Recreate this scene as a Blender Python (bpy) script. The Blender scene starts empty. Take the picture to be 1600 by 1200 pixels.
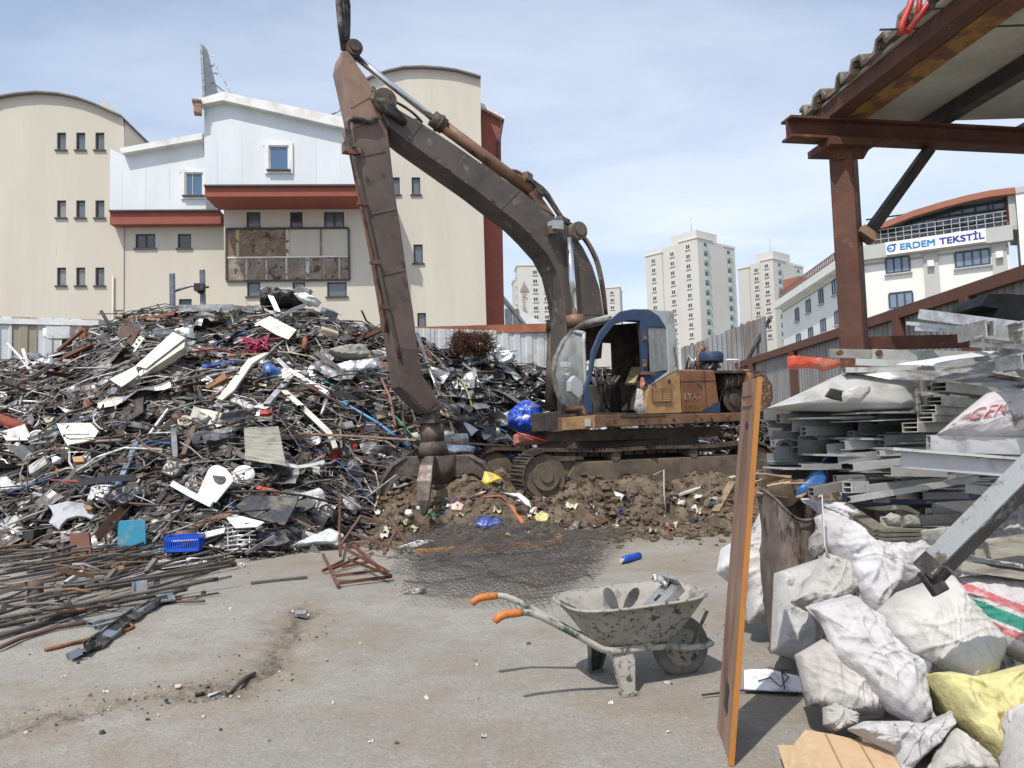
import bpy, bmesh, math, random
import numpy as np
from math import radians as R, sin, cos, pi, tan, atan2, sqrt
from mathutils import Vector as V, Matrix, noise
rnd = random.Random(11)
scene = bpy.context.scene
col = scene.collection

# ------------------------------------------------------------ camera
FPX = 1209.0                      # focal length in pixels of the 1600 x 1200 photograph
EYE = V((0, 0, 1.5))
CR = (Matrix.Rotation(R(93.8), 3, 'X') @ Matrix.Rotation(R(-1.74), 3, 'Z'))
cd = bpy.data.cameras.new('camera'); cam = bpy.data.objects.new('camera', cd); col.objects.link(cam)
cd.sensor_width = 36; cd.lens = 36 * FPX / 1600; cd.clip_end = 3000; cd.clip_start = 0.05
cam.location = EYE; cam.rotation_euler = CR.to_euler()
scene.camera = cam

# ------------------------------------------------------------ sky, sun, exposure
SUN_AZ, SUN_EL = R(208), R(57)
w = bpy.data.worlds.new('World'); scene.world = w; w.use_nodes = True
nt = w.node_tree; bg = nt.nodes['Background']; bg.inputs[1].default_value = 0.15
sky = nt.nodes.new('ShaderNodeTexSky'); sky.sky_type = 'NISHITA'; sky.sun_disc = False
sky.sun_elevation = SUN_EL; sky.sun_rotation = SUN_AZ; sky.dust_density = 1.6; sky.air_density = 1.0; sky.ozone_density = 1.4
tc = nt.nodes.new('ShaderNodeTexCoord')
sep = nt.nodes.new('ShaderNodeSeparateXYZ'); nt.links.new(tc.outputs['Generated'], sep.inputs[0])
def wm(op, a, b, clamp=False):
    n = nt.nodes.new('ShaderNodeMath'); n.operation = op; n.use_clamp = clamp
    for i, x in enumerate((a, b)):
        if hasattr(x, 'node'): nt.links.new(x, n.inputs[i])
        else: n.inputs[i].default_value = x
    return n.outputs[0]
zz = wm('ADD', sep.outputs[2], 0.12)
cmb = nt.nodes.new('ShaderNodeCombineXYZ')
nt.links.new(wm('DIVIDE', sep.outputs[0], zz), cmb.inputs[0]); nt.links.new(wm('DIVIDE', sep.outputs[1], zz), cmb.inputs[1])
mp = nt.nodes.new('ShaderNodeMapping'); mp.inputs['Scale'].default_value = (0.75, 1.25, 1); mp.inputs['Rotation'].default_value = (0, 0, R(24))
mp.inputs['Location'].default_value = (2.3, .7, 0)
nt.links.new(cmb.outputs[0], mp.inputs[0])
nz = nt.nodes.new('ShaderNodeTexNoise'); nz.inputs['Scale'].default_value = .9; nz.inputs['Detail'].default_value = 8; nz.inputs['Roughness'].default_value = .55; nz.inputs['Distortion'].default_value = .5
nt.links.new(mp.outputs[0], nz.inputs[0])
mr = nt.nodes.new('ShaderNodeMapRange'); mr.inputs[1].default_value = .38; mr.inputs[2].default_value = .72; mr.inputs[3].default_value = 0.22; mr.inputs[4].default_value = .78
nt.links.new(nz.outputs[0], mr.inputs[0])
hz = nt.nodes.new('ShaderNodeMapRange'); hz.inputs[1].default_value = 0.02; hz.inputs[2].default_value = .5; hz.inputs[3].default_value = .40; hz.inputs[4].default_value = 0.0
nt.links.new(sep.outputs[2], hz.inputs[0])
cl = wm('ADD', mr.outputs[0], hz.outputs[0], True)
mx = nt.nodes.new('ShaderNodeMix'); mx.data_type = 'RGBA'
nt.links.new(cl, mx.inputs[0]); nt.links.new(sky.outputs[0], mx.inputs[6]); mx.inputs[7].default_value = (5.0, 5.5, 6.3, 1)
nt.links.new(mx.outputs[2], bg.inputs[0])
sl = bpy.data.lights.new('sun', 'SUN'); sl.energy = 3.6; sl.angle = R(.53); sl.color = (1, .95, .88)
so = bpy.data.objects.new('sun', sl); col.objects.link(so)
SV = V((sin(SUN_AZ) * cos(SUN_EL), cos(SUN_AZ) * cos(SUN_EL), sin(SUN_EL)))
so.rotation_euler = SV.to_track_quat('Z', 'Y').to_euler(); so.location = SV * 30
scene.view_settings.view_transform = 'Standard'; scene.view_settings.look = 'None'
scene.view_settings.exposure = 0.25; scene.view_settings.gamma = 1
scene.render.engine = 'CYCLES'
scene.cycles.max_bounces = 6; scene.cycles.transparent_max_bounces = 12

# ------------------------------------------------------------ pixel -> place
def ray(px, py): return CR @ V(((px - 800) / FPX, (600 - py) / FPX, -1))
def at(px, py, Y): d = ray(px, py); return EYE + d * (Y / d.y)
def G(px, py, z=0.0): d = ray(px, py); return EYE + d * ((z - EYE.z) / d.z)
def onplane(px, py, o, n): d = ray(px, py); return EYE + d * ((o - EYE).dot(n) / d.dot(n))
FR = dict(A=(0, 480, 5.333), B=(300, 440, 5.333), C=(0, 660, 5.333), D=(260, 640, 5.217), E=(560, 480, 5.0), S=(1100, 820, 3.158),
          F=(1170, 560, 5.456), K=(1380, 440, 4.614), Q=(1180, 540, 3.333), P=(0, 0, 1.0), T=(480, 0, 2.667), X=(840, 460, 4.0), R=(560, 560, 5.0),
          N=(500, 60, 6.0), H=(0, 120, 2.667), M=(280, 50, 3.87), U=(1220, 280, 4.21), Z=(780, 330, 3.2), L=(550, 730, 2.667), W=(0, 840, 4.706), Y=(1100, 0, 2.142))
def fp(s):
    out = []; f = FR['P']
    for t in s.split():
        if t in FR: f = FR[t]
        else:
            x, y = t.split(','); out.append((f[0] + float(x) / f[2], f[1] + float(y) / f[2]))
    return out

# ------------------------------------------------------------ materials
_m = {}
def mat(name, c=(.5, .5, .5), rough=.6, metal=0., var=.2, vs=3., dirt=None, da=.4, ds=2.5, soft=.12, bump=.15, bs=40., st=(1, 1, 1), dirt2=None, da2=.3, ds2=8., spec=.5, bump2=0, bs2=4.):
    """procedural material: a base colour ('obj' = the object's own colour, 'attr' = the piece's own colour) with wear of its own shape"""
    if name in _m: return _m[name]
    m = bpy.data.materials.new(name); m.use_nodes = True; t = m.node_tree; N = t.nodes; L = t.links
    b = N['Principled BSDF']
    tcn = N.new('ShaderNodeTexCoord'); oi = N.new('ShaderNodeObjectInfo')
    ad = N.new('ShaderNodeVectorMath'); ad.operation = 'MULTIPLY_ADD'
    cx = N.new('ShaderNodeCombineXYZ'); L.new(oi.outputs['Random'], cx.inputs[0]); L.new(oi.outputs['Random'], cx.inputs[1])
    L.new(cx.outputs[0], ad.inputs[0]); ad.inputs[1].default_value = (53, 31, 17)
    L.new(tcn.outputs['Object'], ad.inputs[2])
    mpn = N.new('ShaderNodeMapping'); mpn.inputs['Scale'].default_value = st; L.new(ad.outputs[0], mpn.inputs[0])
    vec = mpn.outputs[0]
    def noi(s, det=7, ro=.6, v=vec):
        n = N.new('ShaderNodeTexNoise'); n.inputs['Scale'].default_value = s; n.inputs['Detail'].default_value = det; n.inputs['Roughness'].default_value = ro
        L.new(v, n.inputs[0]); return n.outputs[0]
    if c == 'obj': src = oi.outputs['Color']
    elif c == 'attr':
        a = N.new('ShaderNodeAttribute'); a.attribute_name = 'Col'; src = a.outputs['Color']
    else:
        a = N.new('ShaderNodeRGB'); a.outputs[0].default_value = (*c, 1); src = a.outputs[0]
    r = N.new('ShaderNodeMapRange'); r.inputs[1].default_value = .25; r.inputs[2].default_value = .75; r.inputs[3].default_value = 1 - var; r.inputs[4].default_value = 1 + var
    L.new(noi(vs), r.inputs[0])
    mu = N.new('ShaderNodeVectorMath'); mu.operation = 'SCALE'; L.new(src, mu.inputs[0]); L.new(r.outputs[0], mu.inputs['Scale']); src = mu.outputs[0]
    for (dc, aa, sc, dd) in ((dirt, da, ds, soft), (dirt2, da2, ds2, .04)):
        if dc is None: continue
        n = noi(sc, 10, .68); r2 = N.new('ShaderNodeMapRange'); th = .72 - aa * .44
        r2.inputs[1].default_value = th - dd; r2.inputs[2].default_value = th + dd; L.new(n, r2.inputs[0])
        k = N.new('ShaderNodeMix'); k.data_type = 'RGBA'; L.new(r2.outputs[0], k.inputs[0]); L.new(src, k.inputs[6]); k.inputs[7].default_value = (*dc, 1); src = k.outputs[2]
    L.new(src, b.inputs['Base Color'])
    rr = N.new('ShaderNodeMapRange'); rr.inputs[3].default_value = max(.05, rough - .13); rr.inputs[4].default_value = min(1, rough + .13); rr.inputs[1].default_value = .3; rr.inputs[2].default_value = .7
    L.new(noi(vs * 2.7), rr.inputs[0]); L.new(rr.outputs[0], b.inputs['Roughness'])
    b.inputs['Metallic'].default_value = metal; b.inputs['Specular IOR Level'].default_value = spec
    nrm = None
    for (bu, bsc) in ((bump2, bs2), (bump, bs)):
        if bu:
            bn = N.new('ShaderNodeBump'); bn.inputs['Strength'].default_value = bu; bn.inputs['Distance'].default_value = .6 / bsc
            L.new(noi(bsc, 5), bn.inputs['Height'])
            if nrm: L.new(nrm, bn.inputs['Normal'])
            nrm = bn.outputs[0]
    if nrm: L.new(nrm, b.inputs['Normal'])
    _m[name] = m; return m
RUST = (.12, .045, .022); DUST = (.24, .20, .15); GRIME = (.03, .026, .022)
mat('paint', 'obj', .5, 0, .12, 4, GRIME, .28, 3, bump=.08)
mat('clean', 'obj', .45, 0, .08, 4, (.2, .19, .17), .2, 5, bump=.05)
mat('metal', 'obj', .42, .75, .2, 5, (.10, .085, .07), .35, 6, bump=.12)
mat('alu', 'obj', .38, .55, .14, 6, (.20, .19, .175), .35, 7, bump=.08)
mat('rusty', 'obj', .8, .1, .35, 8, RUST, .45, 6, bump=.3, bs=60)
mat('plastic', 'obj', .38, 0, .08, 4, DUST, .25, 4, bump=.04)
mat('dark', (.02, .02, .02), .6, 0, .3, bump=.2)
mat('stuff', 'attr', .6, .25, .35, 6, (.05, .035, .025), .35, 7, bump=.2)
mat('cloth', 'obj', .88, 0, .10, 5, (.29, .27, .245), .50, 2.2, .3, bump=.12, bs=220, dirt2=(.15, .135, .12), da2=.22, ds2=5, bump2=.35, bs2=11)
mat('bar_steel', 'obj', .75, .15, .3, 8, (.10, .055, .035), .22, 6, bump=.25, bs=60)
mat('wood', 'obj', .75, 0, .25, 6, (.10, .06, .035), .3, 5, bump=.2, st=(1, 1, 6))
mat('cardboard', 'obj', .9, 0, .12, 4, (.22, .16, .1), .25, 4, bump=.1)
mat('rubber', (.022, .021, .02), .75, 0, .3, 9, DUST, .3, 5, bump=.25)
def glassmat(name, c, rough=.08):
    if name in _m: return _m[name]
    m = mat(name, c, rough, 0, .25, .8, bump=0, spec=.9); return m
glassmat('pane', (.03, .04, .055)); glassmat('pane_blue', (.06, .12, .22), .15); glassmat('pane_pale', (.10, .12, .14), .12); glassmat('pane_grey', (.20, .20, .20), .3)
def dusty_glass():
    m = bpy.data.materials.new('dusty_glass'); m.use_nodes = True; t = m.node_tree; b = t.nodes['Principled BSDF']
    b.inputs['Base Color'].default_value = (.30, .31, .305, 1); b.inputs['Roughness'].default_value = .35
    n = t.nodes.new('ShaderNodeTexNoise'); n.inputs['Scale'].default_value = 4; n.inputs['Detail'].default_value = 8
    r = t.nodes.new('ShaderNodeMapRange'); r.inputs[1].default_value = .3; r.inputs[2].default_value = .7; r.inputs[3].default_value = .38; r.inputs[4].default_value = .85
    t.links.new(n.outputs[0], r.inputs[0]); t.links.new(r.outputs[0], b.inputs['Alpha']); _m['dusty_glass'] = m
dusty_glass()

# ------------------------------------------------------------ mesh builder
ZUP = V((0, 0, 1))
def frame(p, q, up=ZUP):
    d = (q - p).normalized(); s = d.cross(up)
    if s.length < 1e-4: s = d.cross(V((0, 1, 0)))
    s.normalize(); return d, s, s.cross(d)
class MB:
    def __init__(s): s.v = []; s.f = []; s.m = []; s.c = []; s.s = []
    def add(s, vs, fs, mi=0, c=None, sm=False):
        o = len(s.v); s.v += [tuple(v) for v in vs]
        for f in fs:
            s.f.append([i + o for i in f]); s.m.append(mi); s.c.append(c or (1, 1, 1)); s.s.append(sm)
        return s
    def box(s, c, size, rot=None, mi=0, col=None):
        c = V(c); x, y, z = [a / 2 for a in size]
        if rot is None: M = Matrix.Identity(3)
        elif isinstance(rot, (int, float)): M = Matrix.Rotation(rot, 3, 'Z')
        else: M = rot
        vs = [c + M @ V((i * x, j * y, k * z)) for k in (-1, 1) for j in (-1, 1) for i in (-1, 1)]
        return s.add(vs, [(0, 2, 3, 1), (4, 5, 7, 6), (0, 1, 5, 4), (2, 6, 7, 3), (0, 4, 6, 2), (1, 3, 7, 5)], mi, col)
    def bar(s, p, q, w, h, up=ZUP, mi=0, col=None):
        p = V(p); q = V(q); d, a, u = frame(p, q, up)
        vs = [e + a * (i * w / 2) + u * (j * h / 2) for e in (p, q) for (i, j) in ((-1, -1), (1, -1), (1, 1), (-1, 1))]
        return s.add(vs, [(3, 2, 1, 0), (4, 5, 6, 7), (0, 1, 5, 4), (1, 2, 6, 5), (2, 3, 7, 6), (3, 0, 4, 7)], mi, col)
    def tube(s, pts, r, n=8, mi=0, col=None, cap=True, sm=True):
        pts = [V(p) for p in pts]; rs = r if isinstance(r, (list, tuple)) else [r] * len(pts)
        vs = []; pa = None
        for i, p in enumerate(pts):
            d = (pts[min(i + 1, len(pts) - 1)] - pts[max(i - 1, 0)]).normalized()
            if pa is None:
                pa = d.cross(ZUP)
                if pa.length < 1e-3: pa = d.cross(V((0, 1, 0)))
            pa = (pa - d * pa.dot(d)).normalized(); b = d.cross(pa)
            vs += [p + (pa * cos(2 * pi * k / n) + b * sin(2 * pi * k / n)) * rs[i] for k in range(n)]
        fs = [(i * n + k, i * n + (k + 1) % n, (i + 1) * n + (k + 1) % n, (i + 1) * n + k) for i in range(len(pts) - 1) for k in range(n)]
        s.add(vs, fs, mi, col, sm)
        if cap and n > 2:
            o = len(s.v) - len(vs)
            for f in ([o + k for k in range(n)][::-1], [o + len(vs) - n + k for k in range(n)]):
                s.f.append(f); s.m.append(mi); s.c.append(col or (1, 1, 1)); s.s.append(False)
        return s
    def ext(s, poly, vec, mi=0, col=None):
        n = len(poly); poly = [V(p) for p in poly]; vec = V(vec)
        vs = poly + [p + vec for p in poly]
        fs = [list(range(n)), list(range(2 * n - 1, n - 1, -1))] + [(i, (i + 1) % n, n + (i + 1) % n, n + i) for i in range(n)]
        return s.add(vs, fs, mi, col)
    def sect(s, p, q, poly, up=ZUP, mi=0, col=None, roll=0):
        """a profile: the 2D section poly run from p to q"""
        p = V(p); q = V(q); d, a, u = frame(p, q, up); c_, s_ = cos(roll), sin(roll)
        pl = [p + a * (x * c_ - y * s_) + u * (x * s_ + y * c_) for x, y in poly]
        return s.ext(pl, q - p, mi, col)
    def hollow(s, p, q, w, h, t, up=ZUP, mi=0, col=None):
        p = V(p); q = V(q); d, a, u = frame(p, q, up); vs = []
        for e in (p, q):
            for (ww, hh) in ((w, h), (w - 2 * t, h - 2 * t)):
                vs += [e + a * (i * ww / 2) + u * (j * hh / 2) for (i, j) in ((-1, -1), (1, -1), (1, 1), (-1, 1))]
        fs = []
        for k in range(4):
            k2 = (k + 1) % 4
            fs += [(k, k2, 8 + k2, 8 + k), (4 + k2, 4 + k, 12 + k, 12 + k2), (k2, k, 4 + k, 4 + k2), (8 + k, 8 + k2, 12 + k2, 12 + k)]
        return s.add(vs, fs, mi, col)
    def lathe(s, prof, M=None, n=24, mi=0, col=None, sm=True, arc=2 * pi):
        M = M or Matrix.Identity(4); full = abs(arc - 2 * pi) < 1e-6; k = n if full else n + 1
        vs = [M @ V((r * cos(arc * i / n), r * sin(arc * i / n), z)) for r, z in prof for i in range(k)]
        fs = [(j * k + i, j * k + (i + 1) % k, (j + 1) * k + (i + 1) % k, (j + 1) * k + i) for j in range(len(prof) - 1) for i in range(n)]
        return s.add(vs, fs, mi, col, sm)
    def grid(s, fn, nu, nv, mi=0, col=None, sm=True):
        vs = [fn(i / nu, j / nv) for j in range(nv + 1) for i in range(nu + 1)]
        fs = [(j * (nu + 1) + i, j * (nu + 1) + i + 1, (j + 1) * (nu + 1) + i + 1, (j + 1) * (nu + 1) + i) for j in range(nv) for i in range(nu)]
        return s.add(vs, fs, mi, col, sm)
    def build(s, name, mats, parent=None, colr=None, bev=0, fix=True, solid=0, origin=None):
        me = bpy.data.meshes.new(name); vs = np.array(s.v, dtype=float)
        lo, hi = vs.min(0), vs.max(0)
        o0 = V(origin) if origin is not None else V(((lo[0] + hi[0]) / 2, (lo[1] + hi[1]) / 2, lo[2]))
        if origin is None and parent is not None: o0 = V(((lo + hi) / 2).tolist())
        vs = vs - np.array(o0)
        me.from_pydata(vs.tolist(), [], s.f)
        me.polygons.foreach_set('material_index', s.m); me.polygons.foreach_set('use_smooth', s.s)
        if any(c != (1, 1, 1) for c in s.c):
            a = me.attributes.new('Col', 'FLOAT_COLOR', 'FACE')
            a.data.foreach_set('color', np.array([(*c[:3], 1) for c in s.c], dtype=np.float32).ravel())
        if fix and len(s.f) < 20000:
            bm = bmesh.new(); bm.from_mesh(me); bmesh.ops.recalc_face_normals(bm, faces=bm.faces); bm.to_mesh(me); bm.free()
        for mm in (mats if isinstance(mats, (list, tuple)) else [mats]): me.materials.append(_m[mm] if isinstance(mm, str) else mm)
        ob = bpy.data.objects.new(name, me); col.objects.link(ob)
        ob.location = o0 - (WL(parent) if parent else V((0, 0, 0)))
        if parent: ob.parent = parent
        if colr: ob.color = (*colr, 1)
        if solid:
            md = ob.modifiers.new('solid', 'SOLIDIFY'); md.thickness = solid
        if bev:
            md = ob.modifiers.new('bevel', 'BEVEL'); md.width = bev; md.segments = 2; md.limit_method = 'ANGLE'; md.angle_limit = R(40)
        return ob
def WL(o):
    l = V(o.location)
    while o.parent: o = o.parent; l += V(o.location)
    return l
def tag(o, label, cat=None, group=None, kind=None):
    if label: o['label'] = label
    if cat: o['category'] = cat
    if group: o['group'] = group
    if kind or cat: o['kind'] = kind or 'thing'
    return o
def thing(name, loc, label, cat, group=None):
    o = bpy.data.objects.new(name, None); col.objects.link(o); o.location = V(loc); o.empty_display_size = .1
    return tag(o, label, cat, group)
def text_mb(mb, txt, org, dx, dy, h, depth=.01, mi=0, bold=0.0):
    """lettering as thin solid letters: org = lower left corner, dx / dy = reading and up directions, h = cap height"""
    cu = bpy.data.curves.new('lettering', 'FONT'); cu.body = txt; cu.size = h / .72; cu.extrude = 0; cu.offset = bold
    o = bpy.data.objects.new('lettering', cu); col.objects.link(o)
    me = o.to_mesh(); dx = V(dx).normalized(); dy = V(dy).normalized(); n = dx.cross(dy)
    vs = [V(org) + dx * v.co.x + dy * v.co.y + n * depth for v in me.vertices]
    mb.add(vs, [list(p.vertices) for p in me.polygons], mi)
    wdt = max((v.co.x for v in me.vertices), default=0)
    o.to_mesh_clear(); bpy.data.objects.remove(o); bpy.data.curves.remove(cu); return wdt
def resample(poly, n, closed=True):
    pts = [V((x, y)) for x, y in poly]
    if closed: pts.append(pts[0])
    ln = [0]
    for a, b in zip(pts, pts[1:]): ln.append(ln[-1] + (b - a).length)
    out = []
    for i in range(n):
        t = ln[-1] * i / (n if closed else n - 1); k = 0
        while k < len(ln) - 2 and ln[k + 1] < t: k += 1
        u = (t - ln[k]) / max(1e-9, ln[k + 1] - ln[k]); out.append(pts[k].lerp(pts[k + 1], min(1, u)))
    return out
def blob(mb, poly, Yf, thick, wr=.03, ws=4., nseg=64, rings=16, seed=0, folds=6, back=.6, mi=0, col=None, nrm=None, flat=.5, long=False):
    """a filled sack or a crumpled sheet: its outline swells to thick, with creases"""
    o = resample(poly, nseg); c = V((sum(p.x for p in o) / nseg, sum(p.y for p in o) / nseg))
    n = nrm or V((0, -1, .45)).normalized(); sd = V((seed * 3.7, seed * 1.3, seed * 7.1))
    def shell(side):
        vs = []
        for k in range(rings + 1):
            r = max(k / rings, .001)
            for j, p in enumerate(o):
                q = c + (p - c) * r; b = at(q.x, q.y, Yf(q.x, q.y)); a = 2 * pi * j / nseg
                h = (1 - r ** 2.6) ** flat * thick
                cr = 1 - abs(noise.noise(V((cos(a) * folds * .5, sin(a) * folds * .5, r * 1.4)) + sd)) * 2.2; rr_ = min(1, max(0, (r - .3) / .6)); rr_ = rr_ * rr_ * (3 - 2 * rr_)
                f2 = 1 - abs(noise.noise(b * ws + sd)) * 2.4; f3 = 1 - abs(noise.noise(b * ws * 2.6 + sd)) * 2.4
                f0 = noise.noise(b * ws * .55 + sd * 2)
                if long:
                    e = 0.
                    for q_ in (0, 1, 2):
                        t_ = seed * 1.9 + q_ * 1.15; al = b.x * cos(t_) + b.z * sin(t_); ac = -b.x * sin(t_) + b.z * cos(t_) + .06 * noise.noise(b * 5 + sd)
                        k_ = 1 - abs(noise.noise(V((al * 2.2, ac * (9 + 7 * q_), seed + q_ * 5)))) * 2.6
                        e += (max(0, k_) ** 2.2 - .3) * (1.1, .7, .45)[q_]
                    e = (e + f0 * 1.3 + cr * .5 * rr_) * wr * min(1, (1 - r) * 6)
                else: e = (cr * .7 * rr_ + f2 * .85 + f3 * .4 + f0 * 1.5) * wr * min(1, (1 - r) * 6)
                vs.append(b + n * side * (h * (1 if side > 0 else back) + e))
        fs = [(k * nseg + j, k * nseg + (j + 1) % nseg, (k + 1) * nseg + (j + 1) % nseg, (k + 1) * nseg + j) for k in range(rings) for j in range(nseg)]
        mb.add(vs, fs, mi, col, True)
    shell(1); shell(-1); return mb
def panel(mb, poly, Yf, th=.02, mi=0, col=None):
    p = [at(x, y, Yf(x, y)) for x, y in poly]
    n = V((0, 0, 0))
    for i in range(len(p)): n += p[i].cross(p[(i + 1) % len(p)])
    n.normalize()
    if n.dot(EYE - p[0]) < 0: n = -n
    # flatten on the mean plane along the view rays so that the sheet is truly flat
    c = sum(p, V((0, 0, 0))) / len(p)
    p = [EYE + (q - EYE) * ((c - EYE).dot(n) / (q - EYE).dot(n)) for q in p]
    mb.ext(p, -n * th, mi, col); return p, n
# ------------------------------------------------------------ terrain
def sst(a, b, x): t = min(1, max(0, (x - a) / (b - a))); return t * t * (3 - 2 * t)
MX = [-3.6, -2.9, -2.0, -1.2, 0, 1.5, 3.0, 4.2, 5.2, 6.0]
MF = [13.5, 12.4, 11.3, 10.95, 11.05, 11.1, 11.1, 11.3, 11.8, 13.5]    # front foot of the dirt mound
def mound(X, Y):
    if Y < 9.5 or X < -3.8 or X > 7: return 0.
    f = float(np.interp(X, MX, MF)); f += .35 * noise.noise(V((X * 1.3, 3, 0)))
    e = sst(-3.6, -1.4, X) * (1 - sst(4.6, 6.6, X))
    h = .60 * sst(0, 1.7, Y - f) * e
    if h > 0.01:
        k = min(1, h * 5)
        p = V((X, Y, 0))
        h += k * (.24 * noise.noise(p * .9 + V((4, 0, 0))) + .13 * noise.noise(p * 2.3))
    return max(0, h)
CRK = [G(*p) for p in fp('P 480,950 455,990 420,1040 370,1075 300,1085 230,1085 150,1105 70,1125 -60,1140')]
def crackd(X, Y):
    d = 9
    for a, b in zip(CRK, CRK[1:]):
        ax, ay = a.x, a.y; bx, by = b.x - ax, b.y - ay
        t = min(1, max(0, ((X - ax) * bx + (Y - ay) * by) / (bx * bx + by * by))); d = min(d, sqrt((X - ax - t * bx) ** 2 + (Y - ay - t * by) ** 2))
    return d
def groundz(X, Y):
    if abs(X) > 12 or Y < 0 or Y > 18: return 0.
    p = V((X, Y, 0)); h = .018 * noise.noise(p * .5) + .008 * noise.noise(p * 2.1) + .004 * noise.noise(p * 6.3) + .003 * noise.noise(p * 14)
    if -4.5 < X < .2 and 2.2 < Y < 8:
        d = crackd(X + .10 * noise.noise(p * 2.7), Y + .10 * noise.noise(p * 2.7 + V((9, 0, 0)))); w_ = .25 + .2 * noise.noise(p * 1.1)
        h -= .055 * max(0, 1 - d / max(.05, w_)) ** 1.2 - (.02 if noise.noise(p * 3) > .1 and d < w_ else 0)
        h += (.026 * noise.noise(p * 9) + .016 * noise.noise(p * 21)) * max(0, 1 - d / (2.2 * max(.08, w_)))
    return h * (1 - sst(14, 18, Y))
def ground_mat():
    m = bpy.data.materials.new('yard_concrete'); m.use_nodes = True; t = m.node_tree; N = t.nodes; L = t.links; b = N['Principled BSDF']
    tcn = N.new('ShaderNodeTexCoord'); vec = tcn.outputs['Object']
    def noi(s, d=8, ro=.62, dist=0):
        n = N.new('ShaderNodeTexNoise'); n.inputs['Scale'].default_value = s; n.inputs['Detail'].default_value = d; n.inputs['Roughness'].default_value = ro; n.inputs['Distortion'].default_value = dist
        L.new(vec, n.inputs[0]); return n.outputs[0]
    def mr_(x, a, b_, c=0., d=1.):
        r = N.new('ShaderNodeMapRange'); r.inputs[1].default_value = a; r.inputs[2].default_value = b_; r.inputs[3].default_value = c; r.inputs[4].default_value = d; L.new(x, r.inputs[0]); return r.outputs[0]
    def mix(f, a, c, blend='MIX'):
        k = N.new('ShaderNodeMix'); k.data_type = 'RGBA'; k.blend_type = blend; L.new(f, k.inputs[0])
        for i, x in ((6, a), (7, c)):
            if isinstance(x, tuple): k.inputs[i].default_value = (*x, 1)
            else: L.new(x, k.inputs[i])
        return k.outputs[2]
    c = mix(mr_(noi(.55), .35, .65), (.265, .25, .225), (.345, .33, .30))
    c = mix(mr_(noi(1.3, 10, .72), .46, .66), c, (.26, .225, .172))                 # trodden tan dirt
    c = mix(mr_(noi(.33, 10, .7, .6), .55, .66), c, (.225, .19, .145))            # larger brown patches
    c = mix(mr_(noi(3.1, 12, .75), .62, .72), c, (.15, .135, .115))               # dark stains
    c = mix(mr_(noi(9, 9, .8), .50, .72, 0, .55), c, (.17, .155, .13))
    c = mix(mr_(noi(60, 4, .6), .40, .68, .0, .6), c, (.15, .14, .12))            # grit
    c = mix(mr_(noi(23, 6, .7), .56, .70, .0, .5), c, (.42, .405, .375))
    vo = N.new('ShaderNodeTexVoronoi'); vo.inputs['Scale'].default_value = 38; L.new(vec, vo.inputs[0])
    c = mix(mr_(vo.outputs['Distance'], .05, .11, .6, 0), c, (.40, .385, .36))
    # hairline cracks
    v2 = N.new('ShaderNodeTexVoronoi'); v2.feature = 'DISTANCE_TO_EDGE'; v2.inputs['Scale'].default_value = .55
    mp_ = N.new('ShaderNodeVectorMath'); mp_.operation = 'ADD'; L.new(vec, mp_.inputs[0])
    n3 = N.new('ShaderNodeTexNoise'); n3.inputs['Scale'].default_value = 2.2; n3.inputs['Detail'].default_value = 6; L.new(vec, n3.inputs[0])
    sc = N.new('ShaderNodeVectorMath'); sc.operation = 'SCALE'; sc.inputs['Scale'].default_value = .6; L.new(n3.outputs['Color'], sc.inputs[0]); L.new(sc.outputs[0], mp_.inputs[1])
    L.new(mp_.outputs[0], v2.inputs[0])
    mm = N.new('ShaderNodeMath'); mm.operation = 'MULTIPLY'; L.new(mr_(v2.outputs['Distance'], 0, .012, .75, 0), mm.inputs[0]); L.new(mr_(noi(.8), .56, .68), mm.inputs[1])
    c = mix(mm.outputs[0], c, (.07, .062, .05))
    # dirt lying in the broken joint and earth trodden over the slab, kept as an attribute of the ground itself
    at_ = N.new('ShaderNodeAttribute'); at_.attribute_name = 'earth'; sp = N.new('ShaderNodeSeparateColor'); L.new(at_.outputs['Color'], sp.inputs[0])
    def mul(x, y):
        k = N.new('ShaderNodeMath'); k.operation = 'MULTIPLY'; L.new(x, k.inputs[0]); L.new(y, k.inputs[1]); return k.outputs[0]
    c = mix(mul(sp.outputs[1], mr_(noi(5, 9, .75), .36, .62, .25, .95)), c, (.205, .158, .105))
    c = mix(mul(sp.outputs[0], mr_(noi(12, 8, .8), .42, .58, .0, 1)), c, (.085, .07, .052))
    L.new(c, b.inputs['Base Color']); b.inputs['Roughness'].default_value = .92; b.inputs['Specular IOR Level'].default_value = .25
    b1 = N.new('ShaderNodeBump'); b1.inputs['Strength'].default_value = .55; b1.inputs['Distance'].default_value = .02; L.new(noi(26, 6, .7), b1.inputs['Height'])
    b2 = N.new('ShaderNodeBump'); b2.inputs['Strength'].default_value = .5; b2.inputs['Distance'].default_value = .006; L.new(noi(120, 3, .6), b2.inputs['Height']); L.new(b1.outputs[0], b2.inputs['Normal'])
    L.new(b2.outputs[0], b.inputs['Normal']); _m['ground'] = m
ground_mat()
def axis(a, lo, hi, b, fine, coarse):
    out = list(np.arange(lo, hi, fine)); x = hi; k = fine
    while x < b: out.append(x); k *= 1.35; x += k
    out.append(b); x = lo; k = fine; pre = []
    while x > a: k *= 1.35; x -= k; pre.append(max(x, a))
    return sorted(set(pre + out))
xs = axis(-420, -4.6, 4.4, 420, .055, 0); ys = axis(-60, 2.4, 9.0, 700, .055, 0)
g = MB(); nx = len(xs)
g.add([(x, y, groundz(x, y)) for y in ys for x in xs], [(j * nx + i, j * nx + i + 1, (j + 1) * nx + i + 1, (j + 1) * nx + i) for j in range(len(ys) - 1) for i in range(nx - 1)], sm=True)
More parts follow.
